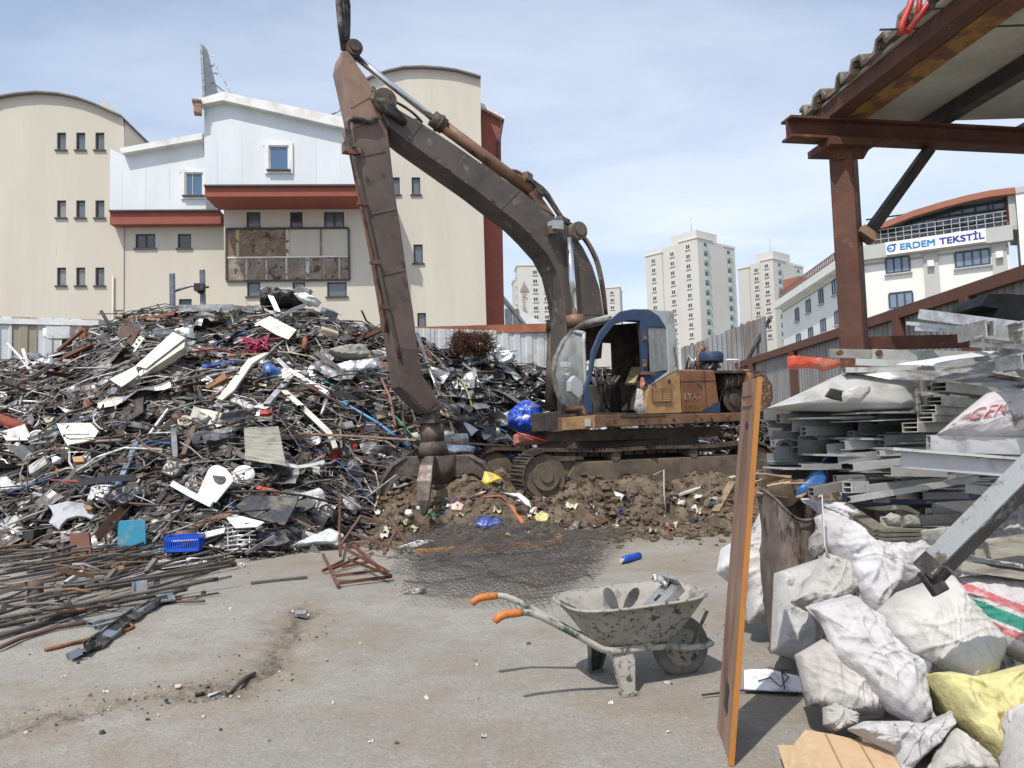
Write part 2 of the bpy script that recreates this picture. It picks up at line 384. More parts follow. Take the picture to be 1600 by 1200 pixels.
go = tag(g.build('ground', 'ground', fix=False, origin=(0, 0, 0)), None, kind='structure')
TAN = [(G(*p), r) for p, r in (((90, 1120), .55), ((320, 1110), .45), ((640, 1100), .3), ((200, 1190), .4), ((380, 1140), .3), ((480, 880), .7), ((930, 850), .9), ((1060, 880), .8), ((1180, 980), .6), ((740, 1150), .35), ((560, 1010), .4), ((1180, 1100), .35), ((60, 890), .9))]
cl_ = []
for v in go.data.vertices:
    x, y = v.co.x, v.co.y; a = e = 0.
    if abs(x) < 6 and 1.5 < y < 13:
        if x < .5 and y < 8: d_ = crackd(x + .12 * noise.noise(V((x * 2.7, y * 2.7, 0))), y + .12 * noise.noise(V((x * 2.7, y * 2.7, 5)))); a = max(0, 1 - d_ / .16); e = .8 * max(0, 1 - d_ / .5)
        for p, r in TAN: e = max(e, (.5 + .35 * noise.noise(V((x * 1.7, y * 1.7, 3)))) * math.exp(-((x - p.x) ** 2 + (y - p.y) ** 2) / (r * r)))
        f_ = float(np.interp(x, MX, MF)); e = max(e, .75 * math.exp(-max(0, f_ - y) ** 2 / .6))
    cl_ += [a, min(1, e), 0, 1]
aa = go.data.attributes.new('earth', 'FLOAT_COLOR', 'POINT'); aa.data.foreach_set('color', cl_)
mat('soil', (.105, .08, .056), .97, 0, .4, 5, (.20, .165, .122), .42, 4, bump=.7, bs=18, dirt2=(.05, .036, .024), da2=.4, ds2=5, spec=.1, bump2=.6, bs2=5)
def moundz(X, Y):
    h = mound(X, Y)
    if h <= 0: return -.03
    p = V((X, Y, 0)); k = min(1, h * 4)
    cl_ = 0
    for s_, a_ in ((1.3, .17), (2.7, .08), (6.5, .045), (13, .035), (26, .02)):
        cl_ += a_ * (1 - 2 * abs(noise.noise(p * s_ + V((s_, 0, 0)))))
    return h + k * cl_ * .9
mxs = np.arange(-3.8, 6.8, .04); mys = np.concatenate([np.arange(10, 13.2, .04), np.arange(13.2, 18, .3)])
g = MB(); nx = len(mxs)
g.add([(x, y, moundz(x, y)) for y in mys for x in mxs], [(j * nx + i, j * nx + i + 1, (j + 1) * nx + i + 1, (j + 1) * nx + i) for j in range(len(mys) - 1) for i in range(nx - 1)], sm=True)
tag(g.build('dirt_mound', 'soil', fix=False, origin=(0, 0, 0)), None, kind='structure')
# loose clods and grit: nobody could count them
def lump(mb, c, r, seed, mi=0, col=None, sub=1):
    t = (1 + 5 ** .5) / 2
    vs = [V(v).normalized() for v in ((-1, t, 0), (1, t, 0), (-1, -t, 0), (1, -t, 0), (0, -1, t), (0, 1, t), (0, -1, -t), (0, 1, -t), (t, 0, -1), (t, 0, 1), (-t, 0, -1), (-t, 0, 1))]
    fs = [(0, 11, 5), (0, 5, 1), (0, 1, 7), (0, 7, 10), (0, 10, 11), (1, 5, 9), (5, 11, 4), (11, 10, 2), (10, 7, 6), (7, 1, 8), (3, 9, 4), (3, 4, 2), (3, 2, 6), (3, 6, 8), (3, 8, 9), (4, 9, 5), (2, 4, 11), (6, 2, 10), (8, 6, 7), (9, 8, 1)]
    o = V((seed * 1.7, seed * 2.3, seed))
    mb.add([V(c) + V((v.x, v.y, v.z * .75)) * r * (1 + .55 * noise.noise(v * 1.3 + o)) for v in vs], fs, mi, col)
g = MB()
for i in range(2600):
    X = rnd.uniform(-3, 6); Y = float(np.interp(X, MX, MF)) + rnd.gauss(.5, .6) ; Y = max(10.0, Y)
    z = max(groundz(X, Y), moundz(X, Y)); lump(g, (X, Y, z + .01), rnd.uniform(.010, .07) * rnd.uniform(.2, 1.2) ** 2 * (1.8 if i % 23 == 0 else 1), i)
tag(g.build('loose_dirt', 'soil', fix=False, origin=(0, 0, 0)), 'loose brown clods on the dirt mound', kind='stuff')
g = MB()
for i in range(1000):
    if rnd.random() < .6:
        k = rnd.randrange(len(CRK) - 1); p = CRK[k].lerp(CRK[k + 1], rnd.random()); X = p.x + rnd.gauss(0, .16); Y = p.y + rnd.gauss(0, .14)
    else: X = rnd.uniform(-4.5, 3.2); Y = rnd.uniform(2.6, 10)
    c_ = rnd.choice([(.3, .28, .25), (.2, .18, .16), (.38, .36, .33), (.12, .1, .08), (.05, .045, .04), (.5, .48, .45)])
    lump(g, (X, Y, groundz(X, Y) + .002), rnd.choice([.003, .004, .004, .006, .010]) * rnd.uniform(.5, 1.3), i, 0, c_)
tag(g.build('grit', 'stuff', fix=False, origin=(0, 0, 0)), 'fine grit and crumbs on the yard', kind='stuff')
# ------------------------------------------------------------ factory building behind the heap
BO = at(400, 600, 34); BO.z = 0
BS = V((1, .083, 0)).normalized(); BN = V((.083, -1, 0)).normalized()      # along the facade, and out of it towards the yard
def fb(s, off, z): return BO + BS * s + BN * off + V((0, 0, z))
def fpx(px, py, off=0.):
    p = onplane(px, py, BO + BN * off, BN); d = p - BO; return d.dot(BS), p.z
mat('render', (.55, .518, .445), .93, 0, .06, .5, (.50, .46, .385), .45, .9, .2, bump=.08, bs=30, st=(1, 1, .14), spec=.2, dirt2=(.50, .465, .40), da2=.12, ds2=2.5)
mat('cladding', (.62, .66, .68), .5, .1, .04, .3, (.53, .56, .57), .35, .6, .15, bump=0, st=(1, 1, .2))
mat('red_render', (.26, .078, .056), .85, 0, .08, 1, (.25, .07, .05), .4, .8, bump=.05)
mat('trim_white', (.70, .70, .68), .6, 0, .05, 2, (.5, .48, .44), .3, 1.5)
mat('frame_dark', (.055, .048, .042), .6, 0, .2, 4, bump=0)
mat('roofing', (.16, .14, .13), .7, .1, .15, 1)
def wall(mb, s0, s1, z0, z1, off, holes, depth=.16, mi=0, mir=0, top=None):
    """a wall sheet with real openings and reveals; top = points (s, z) of a shaped gable above z1"""
    ss = sorted({s0, s1, *[h[0] for h in holes], *[h[1] for h in holes]}); zs = sorted({z0, z1, *[h[2] for h in holes], *[h[3] for h in holes]})
    ss = [a for a in ss if s0 <= a <= s1]; zs = [a for a in zs if z0 <= a <= z1]
    for a, b in zip(ss, ss[1:]):
        for c, d in zip(zs, zs[1:]):
            ms, mz = (a + b) / 2, (c + d) / 2
            if any(h[0] < ms < h[1] and h[2] < mz < h[3] for h in holes): continue
            mb.add([fb(a, off, c), fb(b, off, c), fb(b, off, d), fb(a, off, d)], [(0, 1, 2, 3)], mi)
    for a, b, c, d in holes:
        q = [(a, c), (b, c), (b, d), (a, d)]
        for i in range(4):
            (x0, y0), (x1, y1) = q[i], q[(i + 1) % 4]
            mb.add([fb(x0, off, y0), fb(x1, off, y1), fb(x1, off - depth, y1), fb(x0, off - depth, y0)], [(0, 1, 2, 3)], mir)
    if top: mb.add([fb(s, off, z) for s, z in [(s0, z1), (s1, z1)] + top], [list(range(len(top) + 2))], mi)
fac = thing('factory_building', fb(-3, 0, 0), 'cream factory building with arched gables and red bands behind the scrap heap', 'building')
mb = MB(); WIN = []
def hole(px0, py0, px1, py1, off):
    s0, z1 = fpx(px0, py0, off); s1, z0 = fpx(px1, py1, off); return (s0, s1, z0, z1)
def window(h, off, kind='pane', depth=.13, split=1, fm='frame_dark'):
    s0, s1, z0, z1 = h; t = .05; m = MB(); o = off - depth
    m.bar(fb(s0, o, z0 + t / 2), fb(s1, o, z0 + t / 2), .07, t); m.bar(fb(s0, o, z1 - t / 2), fb(s1, o, z1 - t / 2), .07, t)
    for k in range(split + 1):
        s = s0 + t / 2 + (s1 - s0 - t) * k / split; m.bar(fb(s, o, z0 + t), fb(s, o, z1 - t), .07, t, BN)
    w_ = m.build('window', fm, fac)
    if kind == 'pane_pale' and rnd.random() < .4: kind = rnd.choice(['pane', 'pane_grey'])
    p = MB(); p.box(fb((s0 + s1) / 2, o - .015, (z0 + z1) / 2), (s1 - s0 - .02, .02, z1 - z0 - .02), atan2(BS.y, BS.x)); p.build('pane', kind, w_)
    q = MB(); q.box(fb((s0 + s1) / 2, off + .015, z0 - .035), (s1 - s0 + .14, .13, .06), atan2(BS.y, BS.x)); q.build('sill', 'frame_dark', w_)
    return w_
# arched tower at the far side of the heap (rows of three windows)
hl = []
for (y0, y1) in ((207, 234), (313, 340), (418, 446)):
    for x0 in (89, 119, 149): hl.append(hole(x0, y0, x0 + 14, y1, 0))
s_e, _ = fpx(177, 400); s_top = fpx(194, 190)
arc1 = [fpx(*p) for p in fp('H 512,172 460,150 400,122 330,97 250,80 160,74 80,80 0,94')] + [fpx(*p) for p in ((-30, 172), (-60, 196), (-80, 220))]
zt = 7.5
wall(mb, -20.5, s_e, 0, zt + 0, 0, [h for h in hl if h[3] < zt])
for h in hl: window(h, 0, 'pane_pale')
up = [h for h in hl if h[3] >= zt]; ztop = fpx(177, 200)[1]
wall(mb, -20.5, s_top[0], zt, ztop, 0, up, top=[(s, z) for s, z in arc1 if z > ztop])
# middle wall, canopy walls
hm = [hole(*b, 0) for b in ((211, 365, 242, 387), (277, 365, 298, 387), (279, 467, 299, 482))]
s347 = fpx(350, 400, 1)[0]
wall(mb, s_e - .3, s347, 0, fpx(250, 345, 0)[1], -.05, hm)
for i, h in enumerate(hm): window(h, -.05, 'pane', .1, 2 if i == 0 else 1)
OFR = 1.0
hr = [hole(*b, OFR) for b in ((385, 331, 407, 355), (453, 331, 473, 355), (506, 331, 538, 355), (386, 441, 407, 463), (457, 441, 477, 463), (511, 441, 542, 463))]
sR = fpx(590, 300, OFR)[0]
wall(mb, s347, sR, 0, fpx(450, 300, OFR)[1], OFR, hr)
for i, h in enumerate(hr): window(h, OFR, 'pane_pale', .1, 2 if i in (2,) else 1)
mb.add([fb(s347, 0, 0), fb(s347, OFR, 0), fb(s347, OFR, 9), fb(s347, 0, 9)], [(0, 1, 2, 3)])
# tall arched tower
ht = [hole(*b, 0) for b in ((612, 277, 625, 304), (643, 277, 657, 304), (646, 382, 661, 411), (652, 489, 666, 512), (638, 170, 652, 186))]
s0, s1 = fpx(560, 300)[0], fpx(757, 400)[0]
arc2 = [fpx(*p) for p in fp('P 751,124 735,119 712,113 690,110 660,108 630,109 604,115 580,124 540,144')]
ztop = fpx(757, 190)[1]
wall(mb, s0, s1, 0, ztop, 0, ht, top=[(s, z) for s, z in arc2])
for h in ht: window(h, 0, 'pane_pale')
mb.add([fb(s1, 0, 0), fb(s1, -9, 0), fb(s1, -9, ztop), fb(s1, 0, ztop)], [(0, 1, 2, 3)])
mb.build('wall', 'render', fac, fix=False)
# curved roof sheets over both gables
def arcroof(arc, lift=.07):
    m = MB(); a = sorted(arc)
    m.ext([fb(s, .25, z + lift) for s, z in a] + [fb(s, .25, z) for s, z in reversed(a)], -BN * 12); return m.build('roof', 'roofing', fac)
arcroof(arc1); arcroof(arc2)
mb = MB(); p = [fpx(*q, -3) for q in ((193, 186), (228, 222), (226, 260), (193, 260))]; mb.ext([fb(s, -.6, z) for s, z in p], -BN * 6); mb.build('side_bay', 'render', fac)
# white clad storeys over red bands
def clad(poly, off, deep, win, roofline, name='clad_storey'):
    m = MB(); h = hole(*win, off); pts = [fpx(*q, off) for q in poly]
    smin = min(p[0] for p in pts); smax = max(p[0] for p in pts); zb = min(p[1] for p in pts); zc = h[3] + .25
    wall(m, smin, smax, zb, zc, off, [h], .1, top=[p for p in pts if p[1] > zc + .01][::-1])
    for s in np.arange(smin + .5, smax, 1.0): m.box(fb(s, off + .002, (zb + zc) / 2), (.018, .012, zc - zb), atan2(BS.y, BS.x))
    for s in (smin, smax): m.add([fb(s, off, zb), fb(s, -1, zb), fb(s, -1, zc + 1), fb(s, off, zc + .4)], [(0, 1, 2, 3)])
    ob = m.build(name, 'cladding', fac, fix=False)
    w_ = window(h, off + .12, 'pane_blue', .13, 1, 'trim_white')
    q = MB(); s0_, s1_, z0_, z1_ = h; t = .16
    for (a, b, c, d) in ((s0_ - t, s1_ + t, z0_ - t, z0_), (s0_ - t - .06, s1_ + t, z1_, z1_ + t * .8), (s0_ - t, s0_, z0_, z1_), (s1_, s1_ + t, z0_, z1_)):
        q.box(fb((a + b) / 2, off + .03, (c + d) / 2), (b - a, .1, d - c), atan2(BS.y, BS.x))
    q.build('surround', 'trim_white', w_)
    r = MB(); rl = [fpx(*q_, off) for q_ in roofline]
    r.ext([fb(s, off + .35, z) for s, z in rl], -BN * deep); r.build('roof', 'trim_white', fac)
OL = .5; OR_ = 2.85
clad([(172, 327), (172, 232), (195, 243), (316, 221), (322, 327)], OL, 6, (289, 270, 318, 306), [(192, 236), (320, 212), (320, 222), (195, 244)])
clad([(320, 289), (319, 166), (353, 160), (537, 204), (563, 210), (563, 289)], OR_, 9, (420, 228, 452, 266), [(314, 160), (352, 149), (575, 196), (575, 213), (352, 162), (316, 169)])
def band(px0, px1, py0, py1, off, back):
    s0_, zt_ = fpx(px0, py0, off); s1_, zb_ = fpx(px1, py1, off); zt_ = fpx((px0 + px1) / 2, py0, off)[1]; zb_ = fpx((px0 + px1) / 2, py1, off)[1]
    m = MB(); m.box(fb((s0_ + s1_) / 2, (off + back) / 2 + .02, (zt_ + zb_) / 2), (s1_ - s0_, off - back, zt_ - zb_), atan2(BS.y, BS.x)); m.build('band', 'red_render', fac)
    m = MB(); m.box(fb((s0_ + s1_) / 2, off + .06, zt_ + .03), (s1_ - s0_, .16, .07), atan2(BS.y, BS.x)); m.build('flashing', 'frame_dark', fac)
band(172, 345, 331, 350, OL, .003); band(320, 566, 292, 307, OR_, OFR + .003)
# red recessed bay with sloping eave
m = MB(); p = [fpx(*q, -1.6) for q in ((752, 168), (782, 183), (786, 520), (752, 520))]; m.ext([fb(s, -1.6, z) for s, z in p[:2]] + [fb(p[2][0], -1.6, 0), fb(p[3][0], -1.6, 0)], -BN * 5); m.build('red_bay', 'red_render', fac)
m = MB(); p = [fpx(*q, -1.4) for q in ((748, 160), (788, 182), (788, 187), (748, 166))]; m.ext([fb(s, -1.3, z) for s, z in p], -BN * 5); m.build('eave', 'trim_white', fac)
m = MB(); m.tube([fb(*[(a, -1.5, b) for a, b in [fpx(*q, -1.5)]][0]) for q in ((786, 188), (778, 225), (780, 300))], .05, 8); m.build('downpipe', 'frame_dark', fac)
m = MB(); s_, _ = fpx(178, 350); m.tube([fb(s_, .08, 9), fb(s_, .08, .5)], .04, 8); m.build('downpipe', 'render', fac)
# metal board frame with weathered panels and bare patches
bd = MB(); P0 = [fpx(*q, OFR) for q in ((354, 358), (545, 358), (546, 438), (355, 440))]
sA, zA = P0[0]; sB = P0[1][0]; zB = P0[3][1]; zm = fpx(450, 402, OFR)[1]; ang = atan2(BS.y, BS.x)
bf = tag(MB().box(fb((sA + sB) / 2, OFR + .05, zA), (sB - sA, .1, .07), ang).box(fb((sA + sB) / 2, OFR + .05, zB), (sB - sA, .1, .07), ang).box(fb(sA, OFR + .05, (zA + zB) / 2), (.07, .1, zA - zB - .071), ang).box(fb(sB, OFR + .05, (zA + zB) / 2), (.07, .1, zA - zB - .071), ang).build('board_frame', 'frame_dark', fac), None)
mat('weathered_board', 'obj', .9, 0, .3, 3, (.35, .31, .26), .3, 2.2, bump=.2, dirt2=(.07, .05, .035), da2=.35, ds2=3)
def brd(px0, px1, top, c, off=.03):
    a = fpx(px0, 380, OFR)[0]; b = fpx(px1, 380, OFR)[0]; z1, z0 = (zA - .05, zm + .02) if top else (zm - .02, zB + .05)
    MB().box(fb((a + b) / 2, OFR + off, (z0 + z1) / 2), (b - a - .02, .04, z1 - z0), ang).build('board', 'weathered_board', bf, c)
BR = (.20, .135, .09)
brd(357, 368, 1, BR); brd(369, 374, 1, (.5, .38, .2)); brd(375, 446, 1, BR); brd(447, 452, 1, (.6, .58, .54)); brd(500, 503, 1, (.22, .14, .09))
for x0, x1 in ((357, 383), (387, 414), (418, 445), (450, 476), (484, 505), (507, 528), (531, 544)): brd(x0, x1, 0, (.22, .17, .13))
for x0, x1 in ((384, 386), (415, 417), (446, 449), (478, 483)): brd(x0, x1, 0, (.66, .65, .62), .035)
MB().box(fb((sA + sB) / 2, OFR + .055, zm), (sB - sA, .03, .06), ang).build('rail', 'trim_white', bf)
# hoarding panel on the roof with its back stays
t = thing('rooftop_hoarding', fb(*[(a, 1.5, b) for a, b in [fpx(322, 152, 1.5)]][0]), 'weathered grey panel with steel back stays standing on the white roof', 'hoarding')
m = MB()
def q3(px, py, off): s, z = fpx(px, py, off); return fb(s, off, z)
m.add([q3(314, 70, 2.6), q3(321, 78, 1.2), q3(338, 146, -.6), q3(319, 152, 2.6)], [(0, 1, 2, 3)]); m.build('board', 'metal', t, (.30, .29, .27), solid=.08)
m = MB(); m.bar(q3(314.5, 70, 2.7), q3(319, 153, 2.7), .1, .1); m.build('post', 'metal', t, (.3, .3, .3))
m = MB()
for a, b in (((335, 99), (362, 148)), ((328, 107), (336, 99)), ((331, 128), (356, 148)), ((324, 86), (335, 88)), ((334, 114), (341, 116))): m.bar(q3(*a, .8), q3(*b, .8), .045, .045)
m.build('stay', 'metal', t, (.55, .55, .53))
m = MB(); m.tube([q3(517, 180, 3), q3(536, 170, 3)], .035, 8); m.lathe([(0, .1), (.08, .06), (.1, 0), (0, 0)], Matrix.Translation(q3(516, 181, 3)), 12)
tag(m.build('roof_lamp', 'metal', None, (.3, .33, .36)), 'small grey lamp arm reaching over the edge of the white roof', 'lamp')
m = MB(); m.box(q3(309, 168, 3.1), (.28, .4, .55), .3); m.box(q3(308, 160, 3.1), (.36, .5, .08), .3); tag(m.build('gutter_end', 'wood', fac, (.30, .2, .13)), None)
# ------------------------------------------------------------ yard fences
mat('sheet_white', (.60, .62, .63), .55, .1, .1, .8, (.40, .37, .32), .35, 1.2, bump=.03)
mat('sheet_grey', (.27, .28, .285), .5, .35, .2, .9, (.20, .16, .13), .4, 1.6, bump=.05, st=(1, 1, .3))
mat('sheet_tan', (.30, .27, .20), .6, .05, .15, 1)
mat('rail_brown', (.115, .05, .035), .7, 0, .2, 3, RUST, .3, 3)
mat('rail_orange', (.36, .125, .06), .7, 0, .15, 1.5, (.2, .07, .035), .35, 2)
def corr(mb, a, b, h, pitch=.16, amp=.025, mi=0, z0=0, htop=None):
    """a ribbed steel sheet standing from a to b"""
    a = V(a); b = V(b); L_ = (b - a).length; d = (b - a) / L_; n = V((d.y, -d.x, 0)); xs_ = []; k = 0.
    while k < L_ - 1e-6: xs_ += [(k, 0), (min(L_, k + pitch * .35), 0), (min(L_, k + pitch * .45), 1), (min(L_, k + pitch * .9), 1)]; k += pitch
    xs_.append((L_, 0)); vs = []
    for x, o in xs_:
        p = a + d * x + n * (o * amp); t_ = htop(x / L_) if htop else h
        vs += [p + V((0, 0, z0)), p + V((0, 0, t_))]
    mb.add(vs, [(2 * i, 2 * i + 2, 2 * i + 3, 2 * i + 1) for i in range(len(xs_) - 1)], mi)
fl = at(-260, 500, 17.2); fr = at(905, 512, 22.8); fl.z = fr.z = 0
hf = at(0, 499, 18.6).z; hf2 = at(800, 517, 22.2).z
bfence = thing('yard_fence', (fl + fr) / 2, 'tall back fence of white ribbed sheets behind the scrap heap', 'fence')
fd = (fr - fl).normalized(); n_ = 0
def fpt(px): o = onplane(px, 600, fl, V((fd.y, -fd.x, 0))); o.z = 0; return o
edges = [-260, 18, 57, 128, 158, 200, 420, 680, 760, 905]; kinds = ['sheet_white', 'sheet_tan', 'sheet_white', 'sheet_tan', 'sheet_white', 'sheet_white', 'sheet_white', 'sheet_white', 'sheet_white']
for a, b, k in zip(edges, edges[1:], kinds):
    m = MB(); corr(m, fpt(a), fpt(b), 0, .36, .03, htop=lambda t_, a=a, b=b: (hf + (hf2 - hf) * ((a + (b - a) * t_) / 800))); m.build('sheet', k, bfence, fix=False)
m = MB(); p, q = fpt(-260), fpt(430); p.z = hf - .08; q.z = hf + (hf2 - hf) * .55 - .08; m.bar(p, q, .12, .13); m.build('top_rail', 'trim_white', bfence)
m = MB(); p, q = at(620, 519, 21.4), at(905, 511, 22.7); m.bar(p, q, .2, .24); m.build('top_rail', 'rail_orange', bfence)
for px in (115, 140): m = MB(); a = fpt(px) + V((-.02, -.25, 0)); m.bar(a, a + V((0, 0, hf - .3)), .16, .16); m.build('post', 'rail_orange' if px > 120 else 'rail_brown', bfence)
m = MB(); a = fpt(113) + V((0, -.5, hf - .45)); m.box(a, (.5, .35, .28), .2); m.lathe([(.0, .2), (.1, .2), (.1, 0)], Matrix.Translation(a + V((-.25, -.1, -.1))), 10); tag(m.build('floodlight', 'clean', None, (.6, .6, .58)), 'pale floodlight on a dark post in front of the ribbed fence', 'lamp')
m = MB()
for dx in (0, .3, .7): a = fpt(855) + V((dx * .2, -1.2, .5)); m.tube([a, a + V((.9 - dx, .9, 2.6))], .02, 6)
tag(m.build('wire_stay', 'metal', bfence, (.3, .3, .3)), None)
# fence along the other side
ra = V((8.3, 8.5, 0)); rb = V((8.55, 29, 0)); hR = 3.85
rfence = thing('side_fence', (ra + rb) / 2, 'grey ribbed steel fence with rusty brown top rail beside the aluminium stack', 'fence')
m = MB(); corr(m, rb, ra, hR, .22, .035); m.build('sheet', 'sheet_grey', rfence, fix=False)
m = MB(); m.bar(ra + V((-.06, 0, hR)), rb + V((-.06, 0, hR)), .2, .22); m.build('top_rail', 'rail_brown', rfence)
for t_ in (.02, .14, .26, .385, .52, .7, .9): p = ra.lerp(rb, t_) + V((-.14, 0, 0)); m = MB(); m.bar(p, p + V((0, 0, hR - .05)), .16, .2, V((0, 1, 0))); m.build('post', 'rail_brown', rfence)
p = ra.lerp(rb, .5) + V((-.1, 0, 0)); m = MB(); m.tube([p + V((0, 0, .4)), p + V((0, 0, hR - .2))], .035, 8); m.build('pipe', 'trim_white', rfence)
# torn hoarding rising behind the fence
t = thing('torn_hoarding', at(1130, 600, 30), 'bent grey ribbed hoarding with torn top behind the excavator engine', 'hoarding')
for i, (x0, x1, y0, y1) in enumerate(((1068, 1168, 545, 507), (1163, 1204, 508, 494))):
    m = MB(); a = at(x0, 640, 30.5 - i * 1.2); b = at(x1, 640, 29 - i * 1.6); za, zb_ = at(x0, y0, 30.5 - i * 1.2).z, at(x1, y1, 29 - i * 1.6).z; a.z = b.z = 0
    corr(m, a, b, 0, .19, .05, z0=1, htop=lambda u, za=za, zb_=zb_, i=i: za + (zb_ - za) * u + .09 * noise.noise(V((u * 7, i, 0)))); m.build('sheet', 'sheet_grey', t, fix=False)
m = MB(); m.tube([at(1163, 580, 28), at(1172, 555, 28), at(1202, 500, 27.6), at(1205, 494, 27.6)], .07, 8); m.build('stay', 'rubber', t)
# ------------------------------------------------------------ distant towers
mat('tower_wall', (.54, .525, .485), .9, 0, .04, .05, (.49, .475, .435), .4, .08, .2, bump=0, spec=.2)
mat('tower_pale', (.63, .615, .575), .9, 0, .03, .05, bump=0, spec=.2)
mat('balcony_glass', (.30, .46, .44), .2, 0, .1, 1, bump=0)
mat('stair_glass', (.03, .10, .10), .15, 0, .2, .5, bump=0)
def tower(pxc, pytop, D, la, lb, yaw, label, nf, drop_l, wl, wr, letters=False, box=True, balc=True, group='pale apartment towers beyond the yard'):
    """corner nearest the camera at pxc; la / lb = lengths of the two seen faces; fh 3 m floors"""
    c = at(pxc, pytop, D); H = c.z; c = V((c.x, c.y, 0)); dl = V((-cos(yaw), sin(yaw), 0)); dr = V((sin(yaw), cos(yaw), 0)); fh = 3.0
    t = thing('apartment_tower', c + (dl * la + dr * lb) / 2, label, 'apartment tower')
    t['group'] = group
    nl = V((-sin(yaw), -cos(yaw), 0)); nr = V((cos(yaw), -sin(yaw), 0))
    m = MB()
    def blk(u0, u1, v0, v1, h, mi=0):
        m.ext([c + dl * u0 + dr * v0, c + dl * u1 + dr * v0, c + dl * u1 + dr * v1, c + dl * u0 + dr * v1], V((0, 0, h)), mi)
    ext_ = lb + 9
    blk(0, la * .34, 0, lb * .40, H); blk(.02, la - .02, 1.0, lb - 1.0, H - 1.0 * drop_l)
    blk(la * .68, la, .45, lb * .5, H - 2.2 * drop_l); blk(-.01, la * .5, lb * .68, lb, H - .8)
    m.build('wall', 'tower_wall', t, fix=True)
    m = MB()
    for (u0, u1, v0, v1, h) in ((-.25, la * .34 + .2, -.25, lb * .4 + .2, H), (la * .68 - .2, la + .25, .2, lb * .5, H - 2.2 * drop_l), (-.2, la * .5, lb * .68 - .2, lb + .25, H - .8)):
        m.ext([c + dl * u0 + dr * v0 + V((0, 0, h - .5)), c + dl * u1 + dr * v0 + V((0, 0, h - .5)), c + dl * u1 + dr * v1 + V((0, 0, h - .5)), c + dl * u0 + dr * v1 + V((0, 0, h - .5))], V((0, 0, .62)))
    m.build('cornice', 'tower_pale', t)
    if box:
        m = MB(); m.ext([c + dl * (la * .15) + dr * (lb * .2) + V((0, 0, H - 1)), c + dl * (la * .62) + dr * (lb * .2) + V((0, 0, H - 1)), c + dl * (la * .62) + dr * (lb * .75) + V((0, 0, H - 1)), c + dl * (la * .15) + dr * (lb * .75) + V((0, 0, H - 1))], V((0, 0, 4.2))); m.build('roof_house', 'tower_wall', t)
        m = MB(); p_ = c + dl * la * .3 + dr * lb * .3 + V((0, 0, H + 3)); m.tube([p_, p_ + V((0, 0, 5))], .08, 5); m.build('mast', 'metal', t, (.4, .4, .4))
    def proto(w_, h_, d_, n):
        # frame and pane in one small mesh; local x across, z up, at the origin
        q = MB(); f_ = .14; q.box((0, .02, 0), (w_, .06, h_), None, 1)
        for s_ in (-1, 1): q.box((s_ * w_ / 2, -.04, 0), (f_, .16, h_ + f_), None, 0)
        q.box((0, -.035, 0), (f_ * .8, .14, h_ - .01), None, 0)
        for s_ in (-1, 1): q.box((0, -.045, s_ * h_ / 2), (w_ - f_ - .01, .15, f_), None, 0)
        q.box((0, -.12, -h_ / 2 - .16), (w_ + .5, .3, .14), None, 0)
        return q
    w0 = None; cnt = 0
    def put(src, p, d, par, name='window'):
        o = src.copy(); col.objects.link(o); o.parent = par; o.location = p - WL(par); o.rotation_euler = (0, 0, atan2(d.y, d.x)); return o
    src = proto(1.5, 1.35, .1, 0).build('window', ['tower_pale', 'pane'], t, origin=(0, 0, 0)); first = True
    for u, depth in wl:
        for k in range(nf):
            z = H - 2.6 - fh * k - (2.2 * drop_l if u > .66 else 1.0 * drop_l if u > .34 else 0)
            p = c + dl * (la * u) + dr * depth + nl * .05 + V((0, 0, z))
            if first: src.location = p - WL(t); src.rotation_euler = (0, 0, atan2(-dl.y, -dl.x)); first = False
            else: put(src, p, -dl, t)
            cnt += 1
    if wr:
        b0 = MB()
        b0.box((0, -.55, -.6), (1.9, .06, 1.0), None, 0); b0.box((0, -.3, -1.15), (1.9, .6, .15), None, 1); b0.box((0, 0, .15), (1.3, .06, 2.1), None, 2)
        for s_ in (-1, 1): b0.box((s_ * .95, -.3, -.6), (.05, .52, 1.0), None, 0)
        bs_ = b0.build('balcony', ['balcony_glass', 'tower_pale', 'pane'], t, origin=(0, 0, 0)); fb_ = True
        for v, depth, isb in wr:
            for k in range(nf):
                if cnt > 96: break
                z = H - 2.8 - fh * k - (.8 if v > .6 else 0); p = c + dr * (lb * v) + dl * depth + nr * .06 + V((0, 0, z))
                if isb:
                    if fb_: bs_.location = p - WL(t); bs_.rotation_euler = (0, 0, atan2(dr.y, dr.x)); fb_ = False
                    else: put(bs_, p, dr, t)
                else: put(src, p, dr, t); cnt += 1
        m = MB(); p = c + dr * (lb * .54) + dl * .94; m.ext([p + V((0, 0, H - 9)), p + dr * (lb * .13) + V((0, 0, H - 9)), p + dr * (lb * .13) + V((0, 0, H - 1.4)), p + V((0, 0, H - 1.4))], nr * .3); m.build('stair_glazing', 'stair_glass', t)
    if letters:
        m = MB(); z = H - 9.4 - 2.1; u_ = c + nr * .3
        for ch in 'KİPTAŞ':
            text_mb(m, ch, u_ + dr * 1.2 + V((0, 0, z)), dr, ZUP, 2.2, .0, bold=.05); z -= 2.74
        m.build('lettering', 'frame_tower', t, fix=False)
        m = MB()
        for k, (w_, h_) in enumerate(((2.9, .45), (2.4, .4), (1.7, .5), (.9, .6), (.3, 1.0))):
            m.box(u_ + dr * 2.1 + V((0, 0, H - 8.8 + k * .62)), (w_, .12, h_), atan2(dr.y, dr.x))
        m.build('emblem', 'frame_tower', t)
    return t
mat('frame_tower', (.30, .27, .24), .7, 0, .1, 1, bump=0)
